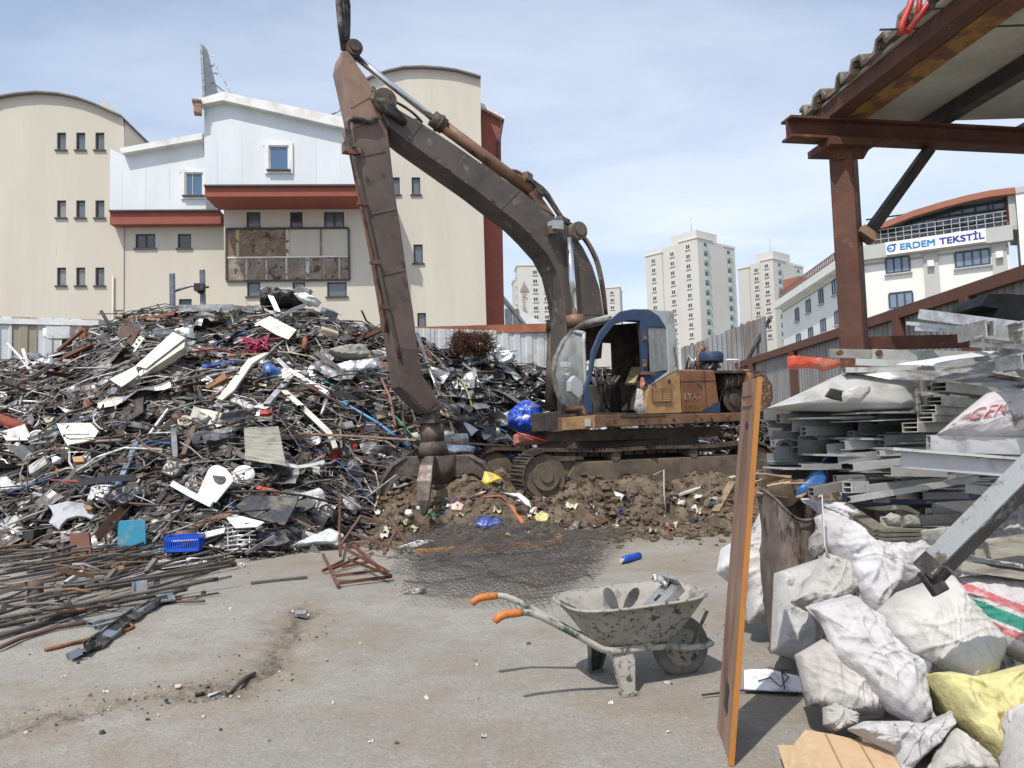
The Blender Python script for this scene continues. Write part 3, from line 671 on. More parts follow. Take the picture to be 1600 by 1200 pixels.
tower(1089, 369, 230, 20.7, 19.3, R(50), 'cream apartment tower with balconies, largest and tallest beyond the torn hoarding', 11, .75, [(.84, .45), (.5, 1.0), (.17, 0)], [(.2, 0, True), (.6, 1.0, False), (.82, -.01, True)])
tower(1207, 402, 259, 14.1, 19.6, R(50), 'cream apartment tower with balconies, half behind the taller one beside the white textile building', 9, .5, [(.5, 1.0), (.17, 0)], [(.2, 0, True), (.6, 1.0, False), (.82, -.01, True)])
tower(808, 413, 253, 26, 20, R(85), 'cream tower block with vertical lettering and emblem seen under the excavator boom', 9, .6, [(.2, 0), (.5, 1.0)], [(.29, 0, False), (.47, .02, False), (.75, .02, False)], letters=True, box=False)
tower(968, 447, 310, 16, 9, R(14), 'cream apartment tower behind the excavator boom, farthest and lowest of all', 7, .3, [(.2, 0), (.55, 1.0)], None, box=False)
# low white hall beside the red bay
h_ = thing('white_hall', at(800, 600, 60), 'small white gabled hall between the red bay and the lettered tower', 'building')
m = MB(); a_ = at(775, 470, 62); b_ = at(812, 505, 62); m.ext([V((a_.x, 62, 0)), V((a_.x, 62, at(786, 462, 62).z)), V((b_.x + 4, 62, at(840, 530, 62).z)), V((b_.x + 4, 62, 0))], V((-3, 14, 0))); m.build('wall', 'cladding', h_)
m = MB(); p_ = [at(784, 458, 61.7), at(842, 530, 61.7), at(842, 536, 61.7), at(784, 465, 61.7)]; m.ext(p_, V((-3, 14.4, 0))); m.build('roof', 'roofing', h_)
for px_ in (794, 806): m = MB(); m.box(at(px_, 498, 61.95), (.5, .2, 1.6)); m.build('window', 'pane_pale', h_)
# ------------------------------------------------------------ white textile building with sign
mat('white_wall', (.74, .745, .70), .9, 0, .03, .3, (.66, .66, .62), .3, .6, .2, bump=0, spec=.2)
mat('grey_trim', (.42, .42, .40), .85, 0, .05, 1, bump=0)
mat('roof_red', (.30, .115, .07), .7, 0, .1, 1)
tx = thing('textile_building', at(1450, 600, 57), 'white textile building with blue lettered sign and curved red roof edge', 'building')
cA = at(1350, 600, 60); cB = at(1592, 600, 54.6); cC = at(1228, 600, 83)
for c_ in (cA, cB, cC): c_.z = 0
e1 = (cB - cA).normalized(); n1 = V((e1.y, -e1.x, 0)); e2 = (cC - cA).normalized(); n2 = V((-e2.y, e2.x, 0))
if n1.y > 0: n1 = -n1
if n2.dot(EYE - cA) < 0: n2 = -n2
def P1(px, py, off=0.): return onplane(px, py, cA + n1 * off, n1)
def P2(px, py, off=0.): return onplane(px, py, cA + n2 * off, n2)
zb = P1(1352, 408).z; zpar = P1(1362, 385).z
def uv1(px, py): p = P1(px, py) - cA; return p.dot(e1), p.z
def uv2(px, py): p = P2(px, py) - cA; return p.dot(e2), p.z
L1 = (cB - cA).dot(e1); L2 = (cC - cA).dot(e2); zr2 = P2(1231, 466).z
m = MB()
m.add([cA, cB, cB + V((0, 0, zb)), cA + V((0, 0, zb))], [(0, 1, 2, 3)])
m.add([cA, cC, cC + V((0, 0, zr2)), cA + V((0, 0, zr2))], [(0, 1, 2, 3)])
m.ext([cA + V((0, 0, zb - .4)), cB + V((0, 0, zb - .4)), cB - n1 * 20 + V((0, 0, zb - .4)), cC + V((0, 0, zb - .4))], V((0, 0, .2)))
m.build('wall', 'white_wall', tx, fix=False)
m = MB(); wd = atan2(e1.y, e1.x); m.box(cA + e1 * (L1 / 2) + n1 * .25 + V((0, 0, (zb + zpar) / 2)), (L1 + .6, .7, zpar - zb), wd); m.build('parapet', 'grey_trim', tx)
for u, w_ in ((0.15, .7), (uv1(1456, 430)[0], 1.0), (L1 - .6, .9)):
    m = MB(); m.box(cA + e1 * u + n1 * .06 + V((0, 0, zb / 2)), (w_, .2, zb - .01), wd); m.build('pilaster', 'grey_trim', tx)
    m = MB(); m.box(cA + e1 * u + n1 * .3 + V((0, 0, zb - .9)), (.45, .4, .45), wd); m.build('wall_lamp', 'trim_white', tx)
m = MB(); m.box(cA + e2 * (L2 / 2) + n2 * .35 + V((0, 0, zr2 - .35)), (L2 + .5, 1.0, .7), atan2(e2.y, e2.x)); m.build('cornice', 'white_wall', tx)
m = MB()
for k in range(46): p = cA + e2 * (L2 * k / 45) + n2 * .2; m.bar(p + V((0, 0, zr2)), p + V((0, 0, zr2 + 1.05)), .09, .09)
for dz in (.5, 1.05): m.bar(cA + n2 * .2 + V((0, 0, zr2 + dz)), cC + n2 * .2 + V((0, 0, zr2 + dz)), .09, .09)
m.build('roof_railing', 'metal', tx, (.36, .17, .12))
m = MB(); m.box(P2(1245, 450, -2), (2, 2, 2.0), .5); m.build('chimney', 'roof_red', tx)
def win1(u0, u1, z0, z1, nn, org, e, n):
    a = atan2(e.y, e.x); c_ = org + e * ((u0 + u1) / 2) + V((0, 0, (z0 + z1) / 2)); t = .12; m = MB()
    for z in (z0, z1): m.box(org + e * ((u0 + u1) / 2) + n * .04 + V((0, 0, z)), (u1 - u0, .12, t), a)
    for k in range(nn + 1): m.box(org + e * (u0 + (u1 - u0) * k / nn) + n * .045 + V((0, 0, (z0 + z1) / 2)), (t, .11, z1 - z0 - t - .01), a)
    w_ = m.build('window', 'frame_blue', tx)
    m = MB(); m.box(c_ + n * .02, (u1 - u0 - .02, .06, z1 - z0 - .02), a); m.build('pane', 'pane_sky', w_)
    m = MB(); m.box(org + e * ((u0 + u1) / 2) + n * .12 + V((0, 0, z0 - .12)), (u1 - u0 + .3, .25, .1), a); m.build('sill', 'grey_trim', w_)
mat('frame_blue', (.035, .05, .075), .5, 0, .1, 2, bump=0); glassmat('pane_sky', (.16, .22, .30), .12)
for (x0, y0, x1, y1, k) in ((1384, 404, 1422, 424, 3), (1389, 459, 1427, 479, 3), (1492, 394, 1547, 414, 4), (1497, 450, 1552, 468, 4)):
    a, z1 = uv1(x0, y0); b, z0 = uv1(x1, y1); z1 = (z1 + uv1(x1, y0 - 4)[1]) / 2; z0 = (z0 + uv1(x0, y1 + 3)[1]) / 2; win1(a, b, z0, z1, k, cA, e1, n1)
for (x0, y0, x1, y1) in ((1243, 484, 1249, 500), (1260, 471, 1267, 486), (1280, 455, 1287, 472), (1301, 440, 1310, 457), (1245, 524, 1252, 538), (1264, 514, 1271, 529), (1283, 501, 1291, 517), (1305, 488, 1313, 505), (1333, 465, 1341, 484), (1330, 420, 1339, 438)):
    a, z1 = uv2(x0, y0); b, z0 = uv2(x1, y1); win1(min(a, b), max(a, b), z0, z1, 2, cA, e2, n2)
# set-back glazed storey under the curved roof
arc = fp('U 520,330 560,300 690,275 870,205 1050,150 1220,105 1380,72 1540,52')
m = MB(); o_ = .7; pr = [P1(x, y, o_) for x, y in arc]
m.ext(pr + [p - V((0, 0, .45)) for p in reversed(pr)], -n1 * .5); m.build('curved_roof', 'roof_red', tx)
m = MB(); m.ext([p - n1 * .505 - V((0, 0, .1)) for p in pr] + [p - n1 * .505 - V((0, 0, .4)) for p in reversed(pr)], -n1 * 9); m.build('soffit', 'roofing', tx)  # dark grey paints in the shadow under the curved roof edge
BK = -.5; m = MB(); top = fp('U 610,345 690,318 860,262 1020,220 1180,182 1370,150 1480,128 1490,330 1000,340 560,380')
m.ext([P1(x, y, BK) for x, y in top], -n1 * .2); m.build('glazing', 'pane', tx)
mat('mullion', (.02, .024, .03), .4, .3, 0, 1, bump=0); m = MB()
for x in (680, 765, 850, 935, 1020, 1105, 1195, 1280, 1365, 1395, 1475): m.bar(P1(1220 + x / 4.21, 280 + 360 / 4.21, BK + .1), P1(1220 + x / 4.21, 280 + (318 - (x - 690) * .245) / 4.21, BK + .1), .16, .12)
for y in (335, 262, 215): m.bar(P1(1220 + 560 / 4.21, 280 + (y + 52) / 4.21, BK + .12), P1(1220 + 1480 / 4.21, 280 + (y - 72) / 4.21, BK + .12), .12, .1)
m.build('mullion_grid', 'mullion', tx)
m = MB(); q = [P1(*p, -.4) for p in fp('U 1465,95 1500,88 1520,330 1490,330')]; m.ext(q, -n1 * 3); m.build('end_wall', 'roof_red', tx)
m = MB(); q = [P1(*p, .3) for p in fp('U 1490,80 1545,72 1560,330 1510,330')]; m.ext(q, -n1 * 6); m.build('pilaster', 'grey_trim', tx)
m = MB(); q = [P1(*p, .9) for p in fp('U 1542,60 1760,20 1760,900 1610,900')]; m.ext(q, -n1 * 8); m.build('side_block', 'white_wall', tx)
m = MB(); q = [P1(*p, 1.0) for p in fp('U 1540,56 1760,16 1760,56 1545,92')]; m.ext(q, -n1 * 8); m.build('cornice', 'grey_trim', tx)
m = MB()
for k in range(19): p = cA + e1 * (L1 * (k + .5) / 19) + n1 * .3 + V((0, 0, zpar)); m.bar(p, p + V((0, 0, 1.1)), .045, .045)
for dz in (.4, .75, 1.1): m.bar(cA + n1 * .3 + V((0, 0, zpar + dz)), cB + n1 * .3 + V((0, 0, zpar + dz)), .04, .04)
m.build('balcony_railing', 'alu', tx, (.6, .62, .63))
# the sign
u0, z1 = uv1(1385, 375); u1, z0 = uv1(1541, 375); zt, zl = zpar - .02, zb + .1
sb = MB().box(cA + e1 * ((u0 + u1) / 2) + n1 * .68 + V((0, 0, (zt + zl) / 2)), (u1 - u0, .16, zt - zl), wd).build('sign_board', 'sign_white', tx) if mat('sign_white', (.82, .82, .82), .5, 0, .02, 1, bump=0) else None
mat('sign_cyan', (.02, .22, .52), .4, 0, .03, 1, bump=0); mat('sign_blue', (.03, .035, .30), .4, 0, .03, 1, bump=0)
hl_ = (zt - zl) * .50; zc_ = (zt + zl) / 2; U = u1 - u0
def letters(txt, ua, ub, mt):
    m = MB(); wdt = text_mb(MB(), txt, (0, 0, 0), (1, 0, 0), ZUP, hl_, bold=0); sx = (ub - ua) / wdt
    text_mb(m, txt, (0, 0, 0), (1, 0, 0), (0, 0, 1), hl_, bold=0); k = MB()
    for q_, (ox, oz) in enumerate(((-.045, -.04), (.045, -.04), (-.045, .04), (.045, .04), (0, 0))):
        vs = [cA + e1 * (ua + v[0] * sx + ox * hl_) + n1 * (.775 + .006 * q_) + V((0, 0, zc_ - hl_ / 2 + v[2] + oz * hl_)) for v in m.v]; k.add(vs, m.f)
    k.build('lettering', mt, sb, fix=False)
letters('ERDEM', u0 + U * .145, u0 + U * .505, 'sign_cyan'); letters('TEKSTİL', u0 + U * .55, u0 + U * .985, 'sign_blue')
m = MB(); c0 = cA + e1 * (u0 + U * .055) + n1 * .79 + V((0, 0, zc_)); r_ = hl_ * .62
def ringarc(mb, a0, a1, r0, r1, n=16):
    vs = []
    for k in range(n + 1):
        a = a0 + (a1 - a0) * k / n; vs += [c0 + e1 * cos(a) * r0 + ZUP * sin(a) * r0, c0 + e1 * cos(a) * r1 + ZUP * sin(a) * r1]
    mb.add(vs, [(2 * k, 2 * k + 1, 2 * k + 3, 2 * k + 2) for k in range(n)])
ringarc(m, R(60), R(330), r_ * .62, r_); m.bar(c0 - e1 * r_ * .6, c0 + e1 * r_ * .2, .02, r_ * .3); m.build('emblem_ring', 'sign_cyan', sb, fix=False)
m = MB(); ringarc(m, R(-70), R(35), r_ * .7, r_ * 1.05); m.bar(c0 + e1 * r_ * .1 + ZUP * r_ * .75, c0 + e1 * r_ * 1.3 + ZUP * r_ * .85, .02, r_ * .3); m.build('emblem_arc', 'sign_blue', sb, fix=False)

# ------------------------------------------------------------ steel shed at the side
mat('steel_brown', (.082, .034, .023), .7, .1, .25, 2.5, RUST, .4, 3, bump=.15, dirt2=(.16, .085, .045), da2=.22, ds2=7)
mat('steel_dark', (.045, .043, .042), .6, .3, .3, 4, (.11, .06, .035), .25, 5, bump=.15)
mat('steel_yellow', (.26, .14, .03), .7, 0, .2, 4, (.13, .055, .03), .48, 5, .04, bump=.15)
mat('roof_under', (.46, .45, .385), .7, 0, .08, 1, (.30, .29, .26), .35, 1.5, bump=0)
mat('roof_top', (.30, .25, .2), .8, .1, .3, 5, (.05, .04, .035), .5, 5)
sh = thing('steel_shed', (3.0, 6.5, 0), 'brown steel shed frame with sheet roof over the aluminium stack', 'shed')
zt = at(1300, 196, 6.5).z; zu = at(1300, 228, 6.5).z
def ibeam(w_, h, t=.02): w2, h2 = w_ / 2, h / 2; return [(-w2, -h2), (w2, -h2), (w2, -h2 + t), (t / 2, -h2 + t), (t / 2, h2 - t), (w2, h2 - t), (w2, h2), (-w2, h2), (-w2, h2 - t), (-t / 2, h2 - t), (-t / 2, -h2 + t), (-w2, -h2 + t)]
m = MB(); px0 = at(1327, 400, 6.5); m.bar(V((px0.x, 6.5, 0)), V((px0.x, 6.5, zu - .07)), .19, .22, V((sin(.62), cos(.62), 0))); m.build('column', 'steel_brown', sh, bev=.012)
m = MB(); m.box((px0.x - .02, 6.48, zu - .035), (.42, .36, .06), .15); 
m.ext([V((px0.x - .28, 6.38, zu - .002)), V((px0.x - .1, 6.38, zu - .16)), V((px0.x + .12, 6.38, zu - .16)), V((px0.x + .22, 6.38, zu - .002))], (0, .02, 0)); m.build('cap_plate', 'steel_brown', sh)
xa, xb = at(1232, 210, 6.28), at(1660, 215, 6.95); zc_ = (zt + zu) / 2
m = MB(); m.sect(V((xa.x, 6.32, zc_)), V((xb.x + 1, 7.05, zc_)), ibeam(.16, zt - zu), ZUP); m.build('cross_beam', 'steel_brown', sh)
m = MB(); m.bar(at(1356, 366, 6.45), at(1452, 233, 6.62), .085, .085); m.build('brace', 'steel_dark', sh, bev=.008)
m = MB(); m.bar(at(1350, 372, 6.43), at(1357, 362, 6.43), .14, .15); m.build('brace_end', 'cardb_end', sh) if mat('cardb_end', (.24, .15, .09), .8) else None
zr_ = zt + .13
pa_, pb_ = V((2.75, 6.6, zt + .06)), V((3.30, 2.2, zt + .06))
m = MB(); m.sect(pa_, pb_, [(-.07, -.06), (.07, -.06), (.07, .06), (-.07, .06)]); m.build('edge_beam', 'steel_brown', sh)
m = MB(); m.bar(pa_ + V((.17, .1, -.035)), pb_ + V((.19, 0, -.035)), .20, .05); m.build('flange', 'steel_yellow', sh)
for dx in (1.0, 2.0, 3.0, 4.0):
    m = MB(); m.bar(pa_ + V((dx, .3 + dx * .1, -.0)), pb_ + V((dx, 0, 0)), .11, .12); m.build('purlin', 'steel_dark', sh)
X0 = 2.50
m = MB(); m.ext([V((2.68, 6.8, zr_)), V((8.5, 6.8, zr_)), V((8.5, 1.4, zr_)), V((3.14, 1.4, zr_))], V((0, 0, .022))); m.build('ceiling_sheet', 'roof_under', sh)
m = MB()
for y in (5.15, 3.9): m.box((5.6, y, zr_ - .002), (6, .02, .006))
m.build('seam', 'frame_dark', sh)
m = MB(); prof = []; y = 1.5; k = 0
while y < 6.65: prof += [(y, 0), (y + .13, 0), (y + .17, .075), (y + .27, .075)]; y += .31
def rx(u): return 2.62 + .085 * (6.8 - u) + .05 * noise.noise(V((u * 3, 1, 0)))
vs = []
for (yy, zz_) in prof: j = .03 * noise.noise(V((yy * 5, 2, 0))); vs += [V((rx(yy), yy, zr_ + .035 + zz_ + j)), V((9, yy, zr_ + .035 + zz_ + .25))]
m.add(vs, [(2 * i, 2 * i + 1, 2 * i + 3, 2 * i + 2) for i in range(len(prof) - 1)]); m.build('roof_sheet', 'roof_top', sh, solid=.035)
mat('foam', (.22, .15, .09), .95, 0, .4, 9, (.03, .025, .02), .5, 8)
for i, (yy, zz_) in enumerate(prof):
    if zz_ > 0:
        m = MB(); m.box((rx(yy) + .06, yy, zr_ + .06 + .03 * noise.noise(V((yy * 9, 0, 0)))), (.07, .08, .055), .9 * noise.noise(V((yy * 7, 3, 0)))); m.build('foam_edge', 'foam', sh)
gr = thing('guard_rail', at(1440, 30, 4.7), 'red tubular guard rail on top of the shed roof', 'rail')
for pts, r in ((((1409, 54), (1409, 38), (1422, 8), (1430, -20)), .021), (((1435, 30), (1438, -20)), .018), (((1418, 50), (1450, 6), (1475, -30)), .021)):
    m = MB(); m.tube([at(x, y, 4.9) for x, y in pts], r, 10); m.build('tube', 'paint', gr, (.42, .04, .03))
# ------------------------------------------------------------ excavator
EO = V((1.85, 14.1, 0)); ea = R(28); EF = V((-cos(ea), -sin(ea), 0)); EL = V((sin(ea), -cos(ea), 0))
def ep(px, py, yl): return onplane(px, py, EO + EL * yl, EL)
def el(s, yl, z): return EO + EF * s + EL * yl + V((0, 0, z))
def ez(px, py, yl): p = ep(px, py, yl) - EO; return p.dot(EF), p.z
mat('boom_paint', (.125, .098, .08), .62, .1, .22, 1.4, (.045, .04, .038), .5, 1.1, .2, bump=.06, dirt2=(.17, .145, .125), da2=.25, ds2=4)
mat('stick_paint', (.31, .19, .135), .6, .05, .12, 1.5, (.075, .062, .054), .30, 1.1, .2, bump=.06, dirt2=(.09, .035, .02), da2=.12, ds2=9)
mat('stick_dark', (.10, .072, .058), .65, .1, .2, 1.5, (.035, .03, .028), .42, 1.3, .18, bump=.08, dirt2=(.16, .11, .085), da2=.25, ds2=4)
mat('orange_paint', (.27, .145, .075), .6, .05, .15, 2, (.11, .06, .038), .55, 2.2, .15, bump=.08, dirt2=(.03, .025, .022), da2=.25, ds2=5)
mat('hood_paint', (.29, .145, .07), .55, .05, .15, 1.6, (.13, .05, .025), .45, 1.8, .15, bump=.06, dirt2=(.035, .03, .027), da2=.22, ds2=4)
mat('yellow_paint', (.38, .235, .105), .55, 0, .1, 2, (.16, .075, .035), .3, 3, bump=.05)
mat('blue_paint', (.028, .052, .105), .45, .05, .15, 2, (.09, .08, .075), .22, 5, .05, bump=.06)
mat('cab_grey', (.36, .385, .385), .5, .05, .08, 2, (.17, .12, .09), .18, 3, bump=.05)
mat('steel_track', (.055, .045, .038), .7, .35, .3, 6, (.16, .12, .085), .42, 4, bump=.3)
mat('mud_steel', (.075, .06, .05), .8, .15, .3, 4, (.17, .13, .09), .5, 3, bump=.3)
mat('grapple_steel', (.085, .066, .055), .55, .35, .25, 5, (.17, .14, .12), .35, 5, bump=.15)
mat('chrome', (.62, .63, .64), .16, .95, .05, 3, bump=0)
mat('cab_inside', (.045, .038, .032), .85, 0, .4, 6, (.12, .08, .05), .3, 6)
exc = thing('excavator', el(0, 0, .5), 'rusty brown tracked excavator with stripped blue and grey cab and long bent boom', 'excavator')
# boom
up_ = [(609, 163), (660, 193), (712, 227), (765, 264), (817, 300), (859, 334), (889, 354), (911, 386), (926, 416), (937, 450), (945, 500), (940, 560)]
dn_ = [(885, 560), (885, 505), (880, 465), (870, 425), (855, 397), (832, 371), (810, 349), (780, 326), (742, 296), (690, 259), (637, 221), (606, 196), (598, 180), (600, 168)]
m = MB(); m.ext([ep(x, y, .28) for x, y in up_ + dn_], -EL * .54); boom = m.build('boom', 'boom_paint', exc, bev=.012)
m = MB()
m.ext([ep(x, y, .285) for x, y in ((903, 420), (921, 408), (934, 450), (940, 492), (906, 492))], EL * .004); tag(m.build('repair_patch', 'stick_dark', boom), None)
for a, b in (((660, 193), (637, 221)), ((812, 298), (782, 327))):
    m = MB(); m.bar(ep(*a, .283), ep(*b, .283), .012, .012, EL); m.build('weld_seam', 'boom_paint', boom)
# stick
lf = [(535, 80), (531, 100), (548, 177), (556, 215), (565, 260), (580, 340), (595, 420), (608, 500), (619, 560), (625, 604), (648, 630), (668, 646), (684, 640)]
rt = [(686, 628), (680, 618), (668, 600), (657, 580), (652, 540), (645, 480), (639, 450), (626, 356), (617, 300), (609, 228), (604, 195), (596, 172), (583, 150), (580, 137), (572, 120), (560, 103), (553, 91), (543, 79)]
def stk(yl): return [ep(x, y, yl) for x, y in lf + rt]
iu = [(535, 80), (531, 100), (548, 177), (553, 200), (598, 186), (583, 150), (580, 137), (572, 120), (560, 103), (553, 91), (543, 79)]
il = [(553, 200)] + lf[3:] + rt[:11] + [(598, 186)]
m = MB(); m.ext([ep(x, y, .22) for x, y in iu], -EL * .42); stick = m.build('stick', 'stick_paint', exc, bev=.012)
m = MB(); m.ext([ep(x, y, .22) for x, y in il], -EL * .42); m.build('lower_stick', 'stick_fade', stick, bev=.012) if mat('stick_fade', (.205, .135, .10), .65, .08, .15, 1.5, (.05, .042, .038), .48, .8, .25, bump=.08, dirt2=(.04, .033, .03), da2=.22, ds2=4) else None
m = MB(); m.ext([ep(x, y, .235) for x, y in ((617, 540), (654, 545), (660, 588), (684, 630), (668, 644), (626, 605))], -EL * .45); m.build('stick_end', 'stick_dark', stick, bev=.015)
for a, b in (((547, 168), (578, 151)), ((555, 205), (590, 186))):
    m = MB(); m.bar(ep(*a, .223), ep(*b, .223), .018, .012, EL); m.build('weld_seam', 'stick_paint', stick)
# pins
def pin(name, px, py, r, y0, y1, mt='steel_track', par=exc):
    a, b = ep(px, py, 0), None; s, z = ez(px, py, (y0 + y1) / 2); m = MB(); m.tube([el(s, y0, z), el(s, y1, z)], r, 18)
    m.tube([el(s, y1, z), el(s, y1 + .04, z)], r * .6, 12); return m.build(name, mt, par)
pin('pivot_pin', 592, 168, .19, -.33, .33); pin('cylinder_pin', 549, 82, .13, -.2, .2); pin('boom_pin', 888, 368, .16, -.36, .40, 'mud_steel')
pin('cylinder_pin', 836, 304, .11, -.2, .2)
m = MB(); m.ext([ep(x, y, .18) for x, y in ((826, 302), (838, 296), (848, 310), (868, 338), (838, 318))], -EL * .36); m.build('cylinder_bracket', 'orange_paint', boom)
# sleeve of charred hoses round the pivot
m = MB()
for k in range(9):
    o = k * .055 - .2
    m.tube([ep(582, 148, .26 - k * .02) + V((0, 0, o * .4)), ep(598 + k, 158 + k * 2, .36), ep(618 + k * 2, 172 + k * 2.6, .32)], .05, 8)
m.build('hose_sleeve', 'rubber', exc)
# stick cylinder
a, b, c_ = ep(557, 90, .05), ep(683, 190, .05), ep(838, 305, .05)
m = MB(); m.tube([a, b], .055, 14); m.build('cylinder_rod', 'chrome', exc)
d_ = (c_ - b).normalized(); m = MB(); m.tube([b, c_], .105, 18); m.build('cylinder_barrel', 'orange_paint', exc)
m = MB(); m.tube([b - d_ * .1, b + d_ * .14], .135, 16); m.tube([b + d_ * .02, b + d_ * .07], .155, 16); m.build('cylinder_gland', 'steel_track', exc)
# boom cylinders
for yl, pts in ((.40, ((889, 372), (898, 498), (908, 640))), (-.42, ((870, 372), (866, 506), (862, 640)))):
    a, b, c_ = [ep(x, y, yl) for x, y in pts]
    m = MB(); m.tube([a, b], .06, 14); m.build('cylinder_rod', 'chrome', exc)
    d_ = (c_ - b).normalized(); m = MB(); m.tube([b + d_ * .02, c_], .125, 18); m.build('cylinder_barrel', 'steel_track', exc)
    m = MB(); m.tube([b - d_ * .06, b + d_ * .14], .15, 16); m.build('cylinder_gland', 'orange_paint' if yl > 0 else 'steel_track', exc)
# pipes and hoses
def hose(pts, r, mt, yl, par=exc, name='hose'):
    q = resample(pts, max(10, len(pts) * 3), False)
    # round the polyline a little
    for _ in range(2): q = [q[0]] + [(q[i - 1] + q[i] * 2 + q[i + 1]) / 4 for i in range(1, len(q) - 1)] + [q[-1]]
    m = MB(); m.tube([ep(p.x, p.y, yl) for p in q], r, 8); return m.build(name, mt, par)
hose(fp('N 475,480 740,610 830,665 900,720 960,790'), .022, 'rubber', .2)
hose(fp('N 540,740 470,780 400,770 320,755 260,760 250,800 265,880 290,960 320,1030'), .045, 'rubber', .27)
hose(fp('P 545,222 556,262 570,322 590,410 610,500 625,560'), .03, 'stick_dark', .245, name='pipe')
hose(fp('P 537,208 546,224 552,262 566,330 588,430 604,520'), .03, 'rust_pipe', .10, name='pipe') if mat('rust_pipe', (.16, .068, .048), .7, .1, .2, 3, GRIME, .3, 4) else None
for p in ((551, 238), (567, 318), (586, 410), (600, 480)): m = MB(); m.box(ep(*p, .25), (.16, .07, .06), ea); m.build('clamp', 'rust_pipe', stick)
m = MB(); m.box(ep(549, 232, .2), (.26, .16, .16), ea); m.build('valve', 'mud_steel', stick)
hose(fp('P 790,268 806,266 818,274 826,282'), .03, 'orange_paint', .1, name='pipe'); hose(fp('P 800,272 812,282 822,288'), .03, 'orange_paint', .12, name='pipe')
for k in range(3): hose([(822 + k, 278 - k), (850 + k * 2, 302 - k * 2), (866 + k * 2, 326), (880 + k * 2, 348), (892 + k * 2, 352)], .028, 'rubber', .18 - k * .12)
for k in range(3): hose([(889 + k * 3, 352 - k), (914 + k * 2, 374), (932 + k * 2, 408), (940 + k * 2, 450), (946 + k, 492)], .026, ('rubber', 'orange_paint', 'orange_paint')[k], .2 - k * .12, name='pipe')
m = MB(); m.box(ep(824, 278, .1), (.12, .2, .16), -ea); m.build('clamp', 'orange_paint', boom)
m = MB(); m.box(ep(880, 346, .12), (.12, .36, .12), -ea); m.build('clamp', 'mud_steel', boom)
m = MB(); m.box(ep(868, 353, .4), (.2, .2, .15), ea); lamp = m.build('work_lamp', 'cab_grey', exc); m = MB(); m.box(ep(862, 360, .38), (.12, .14, .14), ea); m.build('lamp_bracket', 'mud_steel', lamp)
# upright bundle on the head of the stick
m = MB()
for k in range(6):
    x = 529 + k * 2.6; m.tube([ep(538 + k, 78, .12 - k * .05), ep(x + 3, 40, .16 - k * .06), ep(x + (k % 2) * 3, 10, .1 - k * .05), ep(x - 2, -40 + k * 3, .1)], .045 - .003 * k, 7)
m.build('hose_bundle', 'rubber', exc)
m = MB(); m.tube([ep(535, 78, .1), ep(530, 40, .1), ep(526, -40, .1)], .03, 8); m.build('pole', 'metal', exc, (.35, .35, .33))
# grapple hanging from the stick
s_, _ = ez(677, 640, 0); gp = ep(682, 700, 0); GA = V((gp.x, gp.y, 0)); gz = lambda py: ep(682, py, 0).z
grp = tag(MB().ext([ep(x, y, .16) for x, y in fp('R 560,350 600,335 660,350 640,400 650,490 560,490')], -EL * .32).build('grapple_hanger', 'grapple_steel', exc, bev=.01), None)
m = MB(); m.box(V((GA.x - .08, GA.y, gz(659))), (.42, .42, .05), -ea); m.build('flange', 'grapple_steel', grp)
m = MB(); m.tube([V((GA.x - .06, GA.y, gz(659))), V((GA.x - .06, GA.y, gz(700)))], .19, 18); m.tube([V((GA.x - .06, GA.y, gz(690))), V((GA.x - .05, GA.y, gz(712)))], [.2, .26], 18); m.build('rotator', 'steel_track', grp)
HB = V((GA.x + .02, GA.y, 0)); zt_, zb_ = gz(712), gz(756)
m = MB(); m.tube([HB + V((0, 0, zt_)), HB + V((0, 0, zb_))], [.29, .24], 20); m.tube([HB + V((0, 0, zb_)), HB + V((0, 0, zb_ - .1))], [.24, .16], 20); m.build('grapple_hub', 'steel_track', grp)
zg = gz(790); hgt = zt_ - zg
tp = [(.22, .86), (.30, 1.0), (.52, 1.0), (.74, .84), (.90, .55), (.98, .2), (.96, -.06), (.88, -.02), (.84, .22), (.72, .48), (.56, .62), (.40, .60), (.24, .56)]
for k, az in enumerate((178, 262, 358, 60, 118)):
    a = R(az); rd = V((cos(a), sin(a), 0)); tn = V((-sin(a), cos(a), 0)); m = MB()
    w2 = .15
    m.ext([HB + rd * r + tn * .045 + V((0, 0, zg + z * hgt)) for r, z in tp], -tn * .09)
    # broad outer face of the claw
    out = tp[2:7]; inn = [(r - .035, z - .03) for r, z in out]
    wid = [.07, .10, .115, .09, .025]
    vs = []
    for (r, z), (r2, z2), wd_ in zip(out, inn, wid):
        for (rr, zz_) in ((r + .02, z + .01), (r2, z2)): vs += [HB + rd * rr + tn * wd_ + V((0, 0, zg + zz_ * hgt)), HB + rd * rr - tn * wd_ + V((0, 0, zg + zz_ * hgt))]
    fs = []
    for i in range(4):
        o = i * 4; fs += [(o, o + 1, o + 5, o + 4), (o + 2, o + 6, o + 7, o + 3), (o, o + 4, o + 6, o + 2), (o + 1, o + 3, o + 7, o + 5)]
    m.add(vs, fs); m.build('claw', 'grapple_steel', grp, bev=.008)
